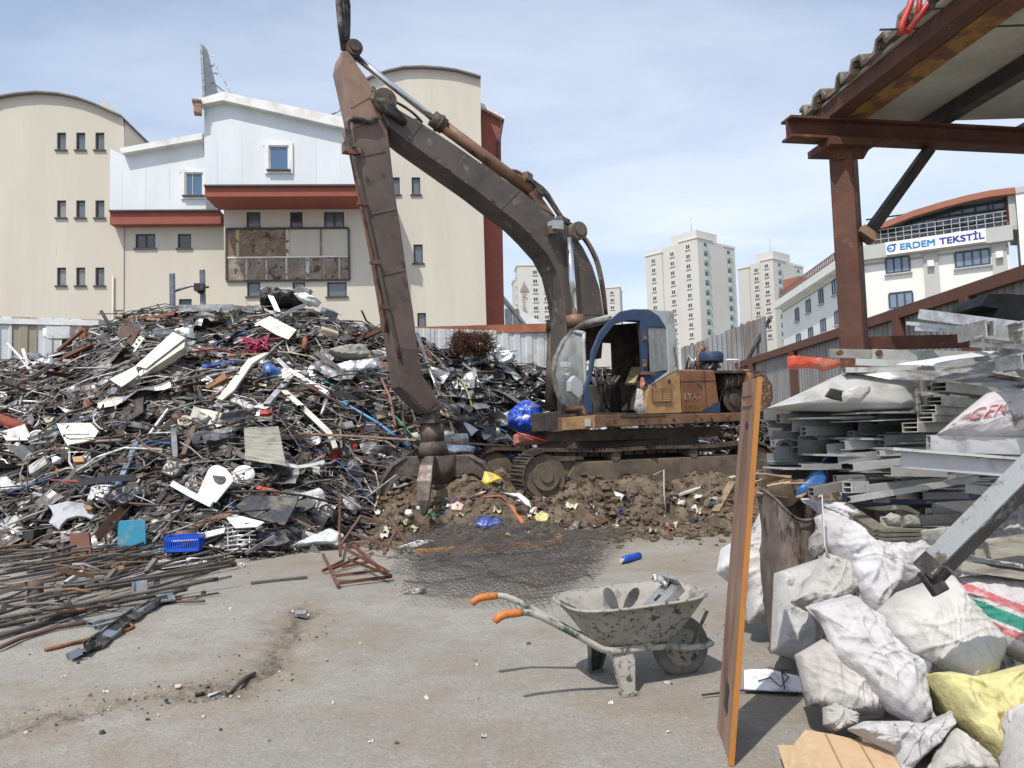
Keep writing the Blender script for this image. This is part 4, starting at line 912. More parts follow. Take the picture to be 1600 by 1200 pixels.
# slew plate, undercarriage
et = R(20); TF = V((-cos(et), -sin(et), 0)); TL = V((sin(et), -cos(et), 0)); ZB = .42
def tl(s, y, z): return EO + TF * s + TL * y + V((0, 0, z))
m = MB(); m.tube([el(0, 0, 1.2), el(0, 0, 1.56)], .75, 28); m.build('slew_ring', 'steel_track', exc)
m = MB(); m.box(tl(0, 0, 1.1), (2.4, 1.7, .55), et); m.box(el(-.2, 0, 1.46), (2.9, 1.9, .18), ea); m.build('undercarriage_frame', 'mud_steel', exc)
def track(yc):
    r = .40; x0, x1 = -1.95, 1.98; zc = ZB + r + .03; path = []
    n_ = 14
    for k in range(n_ + 1): a = -pi / 2 + pi * k / n_; path.append((x1 + r * cos(a), zc + r * sin(a)))
    for k in range(1, 20): t = k / 20; path.append((x1 + (x0 - x1) * t, zc + r - .05 * sin(pi * t) * (1 + .4 * sin(3 * pi * t))))
    for k in range(n_ + 1): a = pi / 2 + pi * k / n_; path.append((x0 + r * cos(a), zc + r * sin(a)))
    for k in range(1, 20): t = k / 20; path.append((x0 + (x1 - x0) * t, zc - r))
    pts = resample(path, 50); N_ = len(pts)
    par = tag(MB().box(tl(0, yc, zc), (3.3, .30, .42), et).build('track_frame', 'mud_steel', exc, bev=.03), None)
    mch = MB()
    for i in range(N_):
        p, q = pts[i], pts[(i + 1) % N_]; d = (q - p); nrm_ = V((d.y, -d.x)).normalized(); mid = (p + q) / 2
        c3 = tl(mid.x, yc, mid.y); dv = (TF * d.x + ZUP * d.y).normalized(); nv = TF * nrm_.x + ZUP * nrm_.y
        mch.bar(c3 - dv * (d.length * .46), c3 + dv * (d.length * .46), .56, .03, nv)
        for o in (-.3, .0, .3): mch.bar(c3 + dv * (d.length * o) - TL * .27 + nv * .028, c3 + dv * (d.length * o) + TL * .27 + nv * .028, .022, .03, nv)
        mch.bar(c3 - dv * (d.length * .4) - nv * .05, c3 + dv * (d.length * .4) - nv * .05, .16, .07, nv)
    mch.build('track_chain', 'steel_track', par)
    for nm, x in (('idler_wheel', x1), ('sprocket', x0)):
        m = MB(); A = tl(x, yc - .2, zc); B = tl(x, yc + .22, zc); m.tube([A, B], r - .06, 24); m.tube([B, B + TL * .05], .22, 20); m.tube([B + TL * .05, B + TL * .08], .1, 12); m.build(nm, 'mud_steel', par)
    for x in (-.7, .75): m = MB(); m.tube([tl(x, yc - .15, zc + .27), tl(x, yc + .24, zc + .27)], .085, 14); m.build('carrier_roller', 'mud_steel', par)
    for k in range(7): m = MB(); x = -1.4 + k * .46; m.tube([tl(x, yc - .17, zc - .27), tl(x, yc + .19, zc - .27)], .095, 12); m.build('track_roller', 'steel_track', par)
    m = MB(); m.ext([tl(-1.7, yc + .17, zc + .2), tl(1.45, yc + .17, zc + .2), tl(1.6, yc + .17, zc - .02), tl(1.45, yc + .17, zc - .2), tl(-1.7, yc + .17, zc - .2)], TL * .06); m.build('frame_cover', 'mud_steel', par, bev=.015)
track(1.2); track(-1.2)
# upper frame
zb_ = 1.56; zd = ez(1000, 648, 1.4)[1]
m = MB(); m.box(el(-.35, 0, (zb_ + zd) / 2 + .03), (3.6, 2.6, zd - zb_ - .06), ea); m.build('upper_frame', 'steel_track', exc)
sk = fp('X 158,770 330,757 360,752 800,748 1290,738 1290,790 1000,805 370,832 320,838 160,850')
m = MB(); m.ext([ep(x, y, 1.40) for x, y in sk], -EL * .16); skirt = m.build('side_skirt', 'orange_paint', exc, bev=.012)
m = MB(); m.box(ep(918, 660, 1.43), (.09, .05, .12), ea); m.build('marker_light', 'clean', skirt, (.45, .43, .4))
m = MB(); m.ext([ep(x, y, 1.42) for x, y in fp('X 155,772 360,755 362,835 160,850')], -EL * .02); m.build('step_box', 'yellow_paint', skirt, bev=.006)
m = MB(); q = [ep(x, y, 1.0) for x, y in fp('X 50,740 150,730 155,850 60,855')]; m.ext(q, -EL * .5); m.build('front_bracket', 'stick_dark', exc, bev=.01)
# engine hood with painted scrawl
m = MB(); hp = [ep(x, y, 1.38) for x, y in fp('X 892,470 1108,473 1142,738 905,741')]; m.ext(hp, -EL * 2.5); hood = m.build('engine_hood', 'hood_paint', exc, bev=.02)
m = MB(); m.ext([ep(x, y, 1.387) for x, y in fp('X 1010,739 1045,715 1085,698 1100,680 1140,670 1142,738')], -EL * .004); m.build('painted_corner', 'blue_paint', hood)
dxv = (ep(1120, 620, 1.4) - ep(1068, 620, 1.4)); dxv.z = 0; dxv.normalize()
mat('scrawl_white', (.48, .44, .40), .8, 0, .4, 20, (.27, .135, .07), .62, 16); mat('scrawl_green', (.10, .16, .02), .8, 0, .3, 20, (.2, .09, .04), .35, 20)
m = MB(); text_mb(m, 'EYA -', ep(1069, 624, 1.392), dxv, ZUP, .115, .001); m.build('scrawl', 'scrawl_white', hood, fix=False)
m = MB(); text_mb(m, 'CEP', ep(1073, 642, 1.392), dxv, ZUP, .12, .001); m.build('scrawl', 'scrawl_green', hood, fix=False)
for p in ((1092, 600), (1044, 596)): m = MB(); c3 = ep(*p, 1.38); m.tube([c3, c3 + EL * .03], .035, 14); m.build('latch', 'steel_track', hood)
# machinery bay
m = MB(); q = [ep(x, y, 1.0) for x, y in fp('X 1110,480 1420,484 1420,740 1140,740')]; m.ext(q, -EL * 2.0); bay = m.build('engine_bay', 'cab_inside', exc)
m = MB(); q = [ep(x, y, 1.4) for x, y in fp('X 1105,474 1395,478 1395,492 1106,490')]; m.ext(q, -EL * 2.4); m.build('bay_top', 'stick_dark', exc)
m = MB(); a, b = ep(1127, 598, 1.2), ep(1158, 592, 1.2)
for k in range(8): p = a.lerp(b, k / 7); m.tube([p - EF * -.02, p - EF * .02], .16 - .015 * (k % 2), 16)
m.tube([a, b], .13, 16); m.build('air_filter', 'steel_track', bay)
m = MB(); a = ep(1157, 594, 1.25); m.tube([a, a - EF * .16], [.2, .2], 20); m.tube([a - EF * .16, a - EF * .2], [.2, .12], 20); m.build('filter_cap', 'hood_paint', bay)
m = MB(); c3 = ep(1143, 625, 1.2); m.tube([c3, c3 + EL * .06], .22, 24); m.tube([c3 + EL * .06, c3 + EL * .1], .12, 16); m.build('pulley', 'steel_track', bay)
m = MB()
for k in range(10): m.tube([ep(1124 + k * 3, 585 + (k * 37) % 40, 1.05), ep(1128 + (k * 13) % 30, 612, 1.25), ep(1122 + (k * 17) % 36, 640, 1.1)], .015 + .004 * (k % 3), 6)
m.build('hose_tangle', 'rubber', bay)
cw = fp('X 1395,480 1430,495 1470,560 1478,650 1440,720 1395,742')
m = MB(); m.ext([ep(x, y, 1.35) for x, y in cw] , -EL * 2.6); m.build('counterweight', 'rust_block', exc, bev=.04) if mat('rust_block', (.20, .10, .06), .9, .05, .4, 8, (.06, .035, .025), .5, 7, bump=.8, bs=14, dirt2=(.35, .24, .16), da2=.35, ds2=14) else None
# exhaust and pre-cleaner on the hood
m = MB(); m.tube([ep(x, y, .6) for x, y in fp('X 1010,470 1008,400 1012,365 1025,345 1040,335')], .06, 12); m.build('exhaust', 'rust_block', exc)
m = MB(); a, b = ep(1112, 578, .7), ep(1112, 565, .7); m.tube([a, b], .1, 14); m.build('intake_neck', 'steel_track', exc); 
m = MB(); a, b = ep(1110, 566, .7), ep(1110, 552, .7); m.tube([a, b], .235, 24); m.tube([b, b + V((0, 0, .02))], .2, 24); m.build('intake_bowl', 'blue_paint', exc, bev=.01)
m = MB()
for k in range(8): m.tube([ep(1072 + k * 5, 577, .1 + .1 * k), ep(1076 + k * 6, 556 + (k * 7) % 14, .2 + .08 * k), ep(1090 + k * 5, 574, .3)], .03, 7)
m.build('pipe_tangle', 'alu', exc, (.4, .4, .38))
m = MB(); m.tube([ep(x, y, .4) for x, y in fp('X 1180,410 1255,408 1258,470')], .02, 8); m.build('handrail', 'trim_white', exc)
# cab
cabf = MB().ext([ep(x, y, 1.40) for x, y in fp('X 310,742 290,600 325,500 345,350 395,230 465,150 515,108 600,92 640,95 640,165 560,162 480,188 405,285 365,385 340,520 325,560 345,742')], -EL * .07).build('cab_frame', 'blue_paint', exc, bev=.008)
m = MB(); m.ext([ep(x, y, 1.40) for x, y in fp('X 641,95 690,94 760,140 803,205 690,203 688,480 700,492 815,480 690,572 672,560 660,500 650,300 641,165')], -EL * .07); m.build('door_post', 'blue_paint', cabf, bev=.006)
m = MB(); m.ext([ep(x, y, 1.405) for x, y in fp('X 690,93 740,97 850,106 872,300 887,466 800,515 693,580 690,573 816,481 821,470 806,214 762,140')], -EL * .08); m.build('rear_corner', 'cab_grey', cabf, bev=.01)
m = MB(); m.ext([ep(x, y, 1.402) for x, y in fp('X 693,581 888,468 902,741 668,746')], -EL * .1); low = m.build('lower_panel', 'yellow_paint', cabf, bev=.008)
m = MB(); zq = [ep(x, y, 1.412) for x, y in fp('X 712,588 838,580 840,668 716,672')]
m.ext(zq, EL * .006); gq = m.build('grille_plate', 'orange_paint', low)
m = MB()
for k in range(8):
    t = (k + .5) / 8
    for (ta, tb) in ((.06, .47), (.53, .94)):
        a = zq[0].lerp(zq[3], t).lerp(zq[1].lerp(zq[2], t), ta); b = zq[0].lerp(zq[3], t).lerp(zq[1].lerp(zq[2], t), tb); m.bar(a + EL * .014, b + EL * .014, .02, .022)
m.build('grille_slat', 'yellow_paint', gq)
m = MB(); m.ext([ep(x, y, 1.385) for x, y in fp('X 690,205 802,208 818,470 705,490')], -EL * .012); m.build('side_pane', 'dusty_glass', cabf)
# roof, back, far side, floor as bent sheets
roofp = fp('X 455,158 515,106 600,90 690,92 760,98 850,104')
def crosssheet(name, pts, y0, y1, mt, th=.05, par=cabf):
    m = MB(); sz = [ez(x, y, 1.40) for x, y in pts]; n = len(sz)
    vs = [el(s, y0, z) for s, z in sz] + [el(s, y1, z) for s, z in sz]; m.add(vs, [(i, i + 1, n + i + 1, n + i) for i in range(n - 1)]); return m.build(name, mt, par, fix=False, solid=th)
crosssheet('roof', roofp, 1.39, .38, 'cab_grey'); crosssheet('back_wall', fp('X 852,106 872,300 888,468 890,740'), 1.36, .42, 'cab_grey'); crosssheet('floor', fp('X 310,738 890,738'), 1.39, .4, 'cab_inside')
SZ = [ez(x, y, 1.40) for x, y in fp('X 310,740 290,600 318,500 340,350 392,230 462,152')]
FO = [ep(x, y, .42) for x, y in fp('X 222,230 160,300 112,400 98,500 120,600 152,675 185,722')]
FM = [ep(x, y, .98) for x, y in fp('X 284,245 283,300 286,400 290,500 296,600 302,665 308,712')]
m = MB(); n = len(FO); m.add(FO + FM, [(i, i + 1, n + i + 1, n + i) for i in range(n - 1)], 0, None, True); m.build('front_pane', 'dusty_glass', cabf, fix=False)
m = MB(); m.tube(FO, .05, 8); m.build('front_post', 'cab_dark', cabf) if mat('cab_dark', (.10, .095, .09), .6, .1, .3, 4, (.3, .3, .29), .3, 5) else None
m = MB(); m.tube([p + EL * .03 for p in FM], .03, 8); m.tube([FM[0] + EL * .03, FO[0]], .035, 8); m.build('pane_frame', 'cab_grey', cabf)
m = MB(); m.tube([FO[-1], FM[-1], el(SZ[0][0], 1.36, SZ[0][1] + .03)], .06, 8); m.build('sill', 'orange_paint', cabf)
m = MB(); hd = [FO[0], ep(840 + 300 / 4, 460 + 182 / 4, .9), el(SZ[5][0], 1.38, SZ[5][1])]; m.tube(hd, .05, 8); m.build('header', 'cab_dark', cabf)
m = MB(); m.add([hd[0], hd[1], hd[2], ep(840 + 600 / 4, 460 + 94 / 4, 1.38), ep(840 + 560 / 4, 460 + 100 / 4, .42)], [(0, 1, 3, 4), (1, 2, 3)]); m.build('visor', 'cab_grey', cabf, fix=False, solid=.03)
m = MB()
XX = lambda x, y: ez(840 + x / 4, 460 + y / 4, 1.4)
sA_, sB_ = SZ[0][0] - .1, XX(880, 600)[0]
zc0, zc1 = XX(640, 742)[1], XX(640, 100)[1]
m.ext([el(sB_, .42, zc0), el(sA_, .42, zc0), el(sA_ + .05, .42, zc0 + .55), el(sB_, .42, zc0 + .55)], -EL * .05)
m.ext([el(sB_, .42, zc0 + .55), el(sB_ + .62, .42, zc0 + .55), el(sB_ + .62, .42, zc1 - .1), el(sB_, .42, zc1 - .03)], -EL * .05)
m.ext([el(sB_ + .62, .42, zc1 - .42), el(sA_ - .25, .42, zc1 - .42), el(sA_ - .5, .42, zc1 - .08), el(sB_ + .62, .42, zc1 - .08)], -EL * .05)
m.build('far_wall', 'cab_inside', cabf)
# what is left inside
m = MB(); m.box(el(sB_ + .42, .9, zc0 + .3), (.5, .5, .5), ea); m.box(el(sB_ + .22, .9, zc0 + .75), (.14, .46, .6), Matrix.Rotation(ea, 3, 'Z') @ Matrix.Rotation(R(-14), 3, 'Y')); m.build('seat', 'cab_inside', cabf, bev=.03)
m = MB(); m.bar(ep(985, 600, 1.1), ep(995, 575, .9), .18, .05); m.bar(ep(1000, 605, 1.0), ep(1003, 578, .8), .06, .16); m.build('torn_trim', 'wood', cabf, (.30, .25, .13))
m = MB()
for k in range(4): m.box(el(sA_ - .28 - .09 * k, .95 - .1 * k, zc0 + .25 + .05 * k), (.3, .3 - .05 * k, .46 - .08 * k), ea + k * .3)
m.build('control_block', 'cab_inside', cabf, bev=.02)
m = MB()
for k in range(9): a = rnd.uniform(0, 6); p = el(sA_ - .35 + .2 * cos(a), .95 + .3 * sin(a), zc0 + .1); m.tube([p, p + V((.1 * cos(a * 2), .1, .3)), p + V((.2 * sin(a * 3), .05 * cos(a), .52))], .022, 6)
m.build('cable_tangle', 'rubber', cabf)
for k in range(2): m = MB(); p = el(sA_ - .3 - .1 * k, 1.15 - .5 * k, zc0 + .4); m.tube([p, p + V((-.04, 0, .3)), p + V((-.06, 0, .36))], [.015, .02, .035], 8); m.build('lever', 'yellow_paint' if k else 'rubber', cabf)
for k in range(3): hose([(955 + k * 6, 530 + k * 12), (975 + k * 2, 545 + k * 10), (978, 570 + k * 6), (965, 590)], .022, 'rubber', .1, cabf)
m = MB(); q = [ep(x, y, 1.36) for x, y in fp('X 205,540 235,505 285,560 290,620 260,650 205,605')]; m.ext(q, -EL * .12); m.build('wiper_box', 'cab_grey', cabf, bev=.012)
m = MB(); blob(m, fp('X 645,520 665,525 672,570 662,605 645,600 638,560'), lambda x, y: 12.3, .05, .02, 8, 24, 6, 3); m.build('red_rag', 'cloth', cabf, (.55, .03, .025))
m = MB(); blob(m, fp('X 620,590 660,600 665,680 672,745 640,752 600,720 612,650'), lambda x, y: 12.32, .05, .03, 7, 28, 8, 4); m.build('white_rag', 'cloth', cabf, (.55, .55, .56))
m = MB(); m.box(ep(1010, 583, 1.43), (.22, .06, .05), ea - .3); m.build('door_latch', 'rust_pipe', cabf)

# hinges, seams, grab rail and bolts that break up the plain sheets
for y in (262, 430): m = MB(); a = ep(840 + 668 / 4, 460 + y / 4, 1.42); m.box(a, (.05, .05, .13), ea); m.build('hinge', 'rust_block', cabf)
m = MB(); m.tube([ep(840 + x / 4, 460 + y / 4, 1.45) for x, y in ((850, 330), (856, 340), (866, 440), (860, 450))], .012, 8); m.build('grab_rail', 'steel_track', cabf)
for x0, y0, x1, y1 in ((1040, 474, 1062, 738), (1000, 474, 1004, 478)):
    m = MB(); m.bar(ep(840 + x0 / 4, 460 + y0 / 4, 1.384), ep(840 + x1 / 4, 460 + y1 / 4, 1.384), .008, .006, EL); m.build('seam', 'dark', hood)
m = MB(); m.bar(ep(840 + 896 / 4, 460 + 545 / 4, 1.384), ep(840 + 1110 / 4, 460 + 540 / 4, 1.384), .006, .006, EL); m.build('seam', 'dark', hood)
for t_ in (.1, .3, .5, .7, .9):
    m = MB(); p = ep(840 + 380 / 4, 460 + 790 / 4, 1.40).lerp(ep(840 + 1270 / 4, 460 + 768 / 4, 1.40), t_); m.tube([p, p + EL * .018], .022, 8); m.build('bolt', 'steel_track', skirt)
m = MB(); m.ext([ep(x, y, 1.405) for x, y in fp('X 520,752 800,747 800,760 520,768')], EL * .006); m.build('step_tread', 'steel_track', skirt)
m = MB(); m.tube([ep(840 + x / 4, 460 + y / 4, 1.2) for x, y in ((470, 150), (440, 120), (430, 60))], .012, 6); m.box(ep(840 + 432 / 4, 460 + 52 / 4, 1.2), (.05, .12, .2), ea); m.build('mirror', 'cab_dark', cabf) if False else None
for k, (x, y) in enumerate(((640, 215), (700, 262), (770, 312), (826, 362), (856, 420))):
    m = MB(); p = ep(x, y, .284); m.tube([p, p + EL * .02], .03, 10); m.build('grease_cap', 'mud_steel', boom)
for (x0, y0, x1, y1) in ((560, 245, 602, 236), (578, 335, 620, 326), (596, 430, 634, 422)):
    m = MB(); m.bar(ep(x0, y0, .225), ep(x1, y1, .225), .016, .012, EL); m.build('weld_seam', 'stick_fade', stick)
# ------------------------------------------------------------ the scrap heap
HP = [-200, -60, 0, 60, 110, 150, 190, 230, 330, 400, 440, 480, 520, 560, 620, 660, 700, 740, 790, 830, 870, 905, 960, 1060, 1200, 1260]
HT = [565, 560, 560, 562, 545, 515, 488, 480, 482, 478, 472, 480, 492, 503, 512, 528, 548, 552, 560, 572, 580, 570, 572, 590, 610, 630]
HF = [11.2, 11.0, 10.9, 10.8, 10.7, 10.6, 10.5, 10.4, 10.35, 10.5, 10.7, 11.1, 11.6, 12.0, 12.7, 13.1, 13.5, 14.0, 15.0, 15.6, 16.2, 16.8, 17.4, 17.8, 18.2, 18.5]
HR = [15.5, 15.6, 15.8, 15.8, 15.9, 16.1, 16.3, 16.5, 16.8, 17.0, 17.0, 17.0, 17.0, 17.0, 17.0, 17.0, 17.4, 17.6, 18.0, 18.4, 18.8, 19.2, 19.8, 20.4, 21, 21.4]
def hcol(px): return float(np.interp(px, HP, HT)), float(np.interp(px, HP, HF)), float(np.interp(px, HP, HR))
def heapz(X, Y, nz_=True):
    if Y < 9 or Y > 24: return 0.
    px = 800 + FPX * X / Y
    if px < -260 or px > 1260: return 0.
    yt, yf, yr = hcol(px); t = (Y - yf) / (yr - yf)
    if t <= 0: return 0.
    zr_ = at(px, yt, yr).z - .12
    base = .35 * sst(540, 700, px)
    if t < 1: z = base * min(1, t * 9) + (zr_ - base) * (t ** .86)
    else: z = zr_ * max(0, 1 - (t - 1) * 1.3)
    if nz_: p = V((X, Y, 0)); z += min(1, t * 4) * (.26 * noise.noise(p * .8) + .16 * noise.noise(p * 1.9)) * (1 if t < .85 else max(.2, (1 - t) * 6))
    return max(0, z * (1 - sst(1180, 1260, px)))
def sfz(X, Y): return max(heapz(X, Y), mound(X, Y), groundz(X, Y))
def hit(px, py, lift=0.):
    d = ray(px, py); d = d / d.y; Y = 9.2
    while Y < 22:
        p = EYE + d * Y
        if p.z < sfz(p.x, p.y): break
        Y += .06
    return min(Y, float(np.interp(px, HP, HR))) - lift
def snorm(X, Y):
    e = .12; return V((sfz(X - e, Y) - sfz(X + e, Y), sfz(X, Y - e) - sfz(X, Y + e), 2 * e)).normalized()
mat('heap_core', (.058, .05, .043), .95, .1, .5, 7, (.012, .010, .009), .5, 5, bump=.8, bs=16, bump2=.6, bs2=5)
HB_ = MB(); cols_ = list(range(-260, 1261, 9)); rows_ = [k / 46 * 1.5 - .02 for k in range(47)]
vs = []
for t in rows_:
    for px in cols_:
        yt, yf, yr = hcol(px); Y = yf + (yr - yf) * t; X = (px - 800) / FPX * Y; p = V((X, Y, 0))
        z = heapz(X, Y); z += min(1, z * 3) * (.10 * noise.noise(p * 4) + .07 * noise.noise(p * 9)) - .10
        vs.append((X, Y, z))
nx = len(cols_)
HB_.add(vs, [(j * nx + i, j * nx + i + 1, (j + 1) * nx + i + 1, (j + 1) * nx + i) for j in range(len(rows_) - 1) for i in range(nx - 1)], sm=False)
tag(HB_.build('scrap_heap', 'heap_core', fix=False, origin=(0, 0, 0)), 'dark packed core of the scrap metal heap', kind='stuff')
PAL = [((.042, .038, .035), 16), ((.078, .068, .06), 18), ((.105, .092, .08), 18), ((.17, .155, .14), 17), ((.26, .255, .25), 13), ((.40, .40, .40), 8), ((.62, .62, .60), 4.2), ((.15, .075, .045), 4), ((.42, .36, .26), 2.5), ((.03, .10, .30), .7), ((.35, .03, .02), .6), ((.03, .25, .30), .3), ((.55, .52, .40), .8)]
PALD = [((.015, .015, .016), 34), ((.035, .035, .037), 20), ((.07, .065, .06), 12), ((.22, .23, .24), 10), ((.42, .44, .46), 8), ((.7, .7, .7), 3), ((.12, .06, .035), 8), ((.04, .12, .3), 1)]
def pick(pal): return rnd.choices([c for c, _ in pal], [w_ for _, w_ in pal])[0]
def rdir(nrm, flat=.35):
    a = rnd.uniform(0, 2 * pi); d = V((cos(a), sin(a) * .8, rnd.gauss(0, flat)))
    d = d - nrm * d.dot(nrm) * .8; return d.normalized()
def crump(mb, c, u, v, n, w_, h_, amp, seed, mi=0, colr=None, k=5):
    mb.grid(lambda s, t: c + u * ((s - .5) * w_) + v * ((t - .5) * h_) + n * amp * (noise.noise(V((s * 2.4, t * 2.4, seed))) * 1.3 + .5 * noise.noise(V((s * 6, t * 6, seed + 9)))), k, k, mi, colr, False)
def heap_point(lo=-.03, hi=1.02, pxa=-120, pxb=930):
    px = rnd.uniform(pxa, pxb); yt, yf, yr = hcol(px); t = rnd.uniform(lo, hi); Y = yf + (yr - yf) * t; X = (px - 800) / FPX * Y
    return px, t, V((X, Y, sfz(X, Y)))
tg = MB()
for i in range(13000):
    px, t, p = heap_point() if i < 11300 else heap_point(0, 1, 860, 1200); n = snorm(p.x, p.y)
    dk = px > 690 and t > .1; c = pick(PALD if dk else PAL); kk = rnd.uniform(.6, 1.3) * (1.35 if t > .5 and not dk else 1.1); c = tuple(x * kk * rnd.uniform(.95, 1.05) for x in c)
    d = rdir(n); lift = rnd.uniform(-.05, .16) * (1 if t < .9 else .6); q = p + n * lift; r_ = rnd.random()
    if t > .9: d.z *= .5
    if r_ < .45:
        L_ = rnd.uniform(.25, 1.2) * (1.3 if r_ < .22 else .7); b = V((rnd.gauss(0, .1), rnd.gauss(0, .1), rnd.uniform(-.05, .12))) * L_
        pts = [q - d * L_ / 2, q - d * L_ * .17 + b, q + d * L_ * .17 + b * .8, q + d * L_ / 2]; 
        tg.tube(pts, rnd.choice([.006, .008, .010, .014, .018]), 4, 0, c, False)
    elif r_ < .63:
        L_ = rnd.uniform(.2, .9); tg.bar(q - d * L_ / 2, q + d * L_ / 2, rnd.uniform(.02, .09), rnd.choice([.004, .006, .02]), n + V((rnd.gauss(0, .6), rnd.gauss(0, .6), 0)), 0, c)
    elif r_ < .83:
        u = d; nn = (n + V((rnd.gauss(0, .6), rnd.gauss(0, .6), rnd.gauss(0, .4)))).normalized(); v = nn.cross(u).normalized(); crump(tg, q, u, v, nn, rnd.uniform(.12, .50) * (1.3 if r_ < .68 else .75), rnd.uniform(.08, .34), .06 if not dk else .10, i, 0, c, 3)
    elif r_ < .90:
        R_ = rnd.uniform(.08, .30); v = n.cross(d).normalized(); d2 = (d + n * rnd.gauss(0, .5)).normalized(); a0 = rnd.uniform(0, 6)
        tg.tube([q + d2 * R_ * cos(a0 + a * .5) + v * R_ * sin(a0 + a * .5) for a in range(rnd.randint(6, 12))], rnd.choice([.006, .010, .016]), 4, 0, c, False)
    else:
        lump(tg, q, rnd.uniform(.03, .11), i, 0, c)
tag(tg.build('scrap_tangle', 'stuff', fix=False, origin=(0, 0, 0)), 'tangle of wire, strips and crushed bits over the scrap heap', kind='stuff')

# single pieces of scrap one could lift off the heap
def solo(name, mb, mt, c, label, cat, group=None, **kw): return tag(mb.build(name, mt, None, c, **kw), label, cat, group)
protos = {}
def scatter(n, name, label, cat, group, mt, make, cols, lo=0, hi=1.0, pxa=-60, pxb=900, lift=(.02, .2), flat=.3, upright=0):
    P_ = []
    for k in range(5):
        m = MB(); make(m, k); P_.append(m.build(name, mt, None, (1, 1, 1), origin=(0, 0, 0)))
    for i in range(n):
        o = P_[i] if i < 5 else P_[i % 5].copy()
        if i >= 5: col.objects.link(o)
        px, t, p = heap_point(lo, hi, pxa, pxb); nn = snorm(p.x, p.y); nn = (nn + V((rnd.gauss(0, .35), rnd.gauss(0, .35), rnd.gauss(0, .2)))).normalized()
        d = rdir(nn, flat); v = nn.cross(d).normalized(); nn = d.cross(v)
        if t > .88: d.z *= .5
        s_ = rnd.uniform(.75, 1.3)
        o.matrix_world = Matrix.Translation(p + nn * rnd.uniform(*lift)) @ Matrix((d, v, nn)).transposed().to_4x4() @ Matrix.Scale(s_, 4)
        c = rnd.choice(cols); kk = rnd.uniform(.75, 1.2); o.color = (*[x * kk for x in c], 1); tag(o, label, cat, group)
def mk_rod(m, k): m.tube([(-.8, 0, 0), (-.25, .03 * k, .02 * k), (.3, -.02 * k, .03), (.8 + .1 * k, .05 * (k - 2), .0)], .014 + .004 * (k % 3), 7)
def mk_strip(m, k): L_ = .6 + .12 * k; m.grid(lambda s, t: V(((s - .5) * 2 * L_, (t - .5) * .11, .10 * noise.noise(V((s * 2.2, k, 0))) + .02 * (t - .5) * k)), 10, 1)
def mk_angle(m, k): m.sect((-.6 - .1 * k, 0, 0), (.6, 0, 0), [(-.04, -.04), (.05, -.04), (.05, -.03), (-.03, -.03), (-.03, .05), (-.04, .05)])
def mk_sheet(m, k): m.grid(lambda s, t: V(((s - .5) * (.5 + .1 * k), (t - .5) * .42, .10 * noise.noise(V((s * 2.6, t * 2.2, k))) + (.08 * abs(s - .5) if k % 2 else .05 * sin(t * 7)))), 9, 9, 0, None, False)
def mk_pipe(m, k): r = .03 + .012 * (k % 3); m.tube([(-.5 - .08 * k, 0, 0), (.45, .02 * k, 0)], r, 12, 0, None, False); m.tube([(-.5 - .08 * k, 0, 0), (.45, .02 * k, 0)], r * .8, 12, 0, None, False)
def mk_box(m, k):
    w_, h_, d_ = .22 + .03 * k, .16 + .02 * (k % 3), .13; m.box((0, 0, 0), (w_, h_, d_)); m.box((.02, 0, d_ / 2 + .004), (w_ * .8, h_ * .7, .008)); m.box((-w_ / 2 - .01, 0, 0), (.02, h_ * .4, d_ * .5))
def mk_ring(m, k):
    R_ = .14 + .03 * k; m.tube([(R_ * cos(a * pi / 12), R_ * sin(a * pi / 12), .02 * sin(a)) for a in range(25)], .012 + .003 * (k % 3), 7, 0, None, False)
def mk_lid(m, k): r = .10 + .02 * k; m.lathe([(0, .02), (r * .7, .022), (r * .8, .0), (r, .004), (r, -.02), (0, -.015)], None, 20)
GREYS = [(.33, .33, .33), (.22, .22, .22), (.45, .45, .45), (.12, .12, .12), (.28, .26, .24)]
scatter(34, 'steel_rod', 'thin bent brown or grey steel rod tangled in the scrap heap', 'rod', 'thin steel rods in the scrap heap', 'bar_steel', mk_rod, [(.12, .10, .085), (.17, .13, .10), (.22, .21, .20), (.09, .08, .07), (.30, .29, .28)])
scatter(44, 'metal_strip', 'bent flat metal strip lying in the scrap heap', 'strip', 'flat metal strips in the scrap heap', 'metal', mk_strip, GREYS + [(.6, .6, .58)])
scatter(40, 'angle_profile', 'straight metal angle profile sticking out of the scrap heap', 'profile', 'angle profiles in the scrap heap', 'metal', mk_angle, [(.4, .4, .4), (.3, .29, .28), (.16, .08, .05), (.5, .5, .48)])
scatter(64, 'sheet_scrap', 'crumpled grey sheet metal piece in the scrap heap', 'sheet', 'crumpled sheets in the scrap heap', 'metal', mk_sheet, GREYS, hi=.96)
scatter(16, 'white_sheet_scrap', 'bent white painted sheet piece in the scrap heap', 'sheet', 'white sheet pieces in the scrap heap', 'clean', mk_sheet, [(.48, .48, .46), (.55, .55, .53), (.44, .42, .35)], hi=.9)
scatter(34, 'black_sheet_scrap', 'crushed glossy black car body piece in the dark end of the scrap heap', 'sheet', 'black car body pieces by the excavator', 'plastic', mk_sheet, [(.015, .015, .017), (.025, .026, .03), (.04, .042, .045)], .1, .97, 660, 915, (.0, .2))
scatter(26, 'shiny_sheet_scrap', 'crumpled shiny aluminium piece in the dark end of the scrap heap', 'sheet', 'shiny aluminium pieces by the excavator', 'alu', mk_sheet, [(.5, .51, .53), (.35, .36, .38)], .2, 1.0, 650, 930)
scatter(26, 'scrap_pipe', 'short metal pipe end lying in the scrap heap', 'pipe', 'short pipes in the scrap heap', 'metal', mk_pipe, [(.4, .4, .4), (.2, .18, .16), (.3, .12, .07), (.55, .55, .55)])
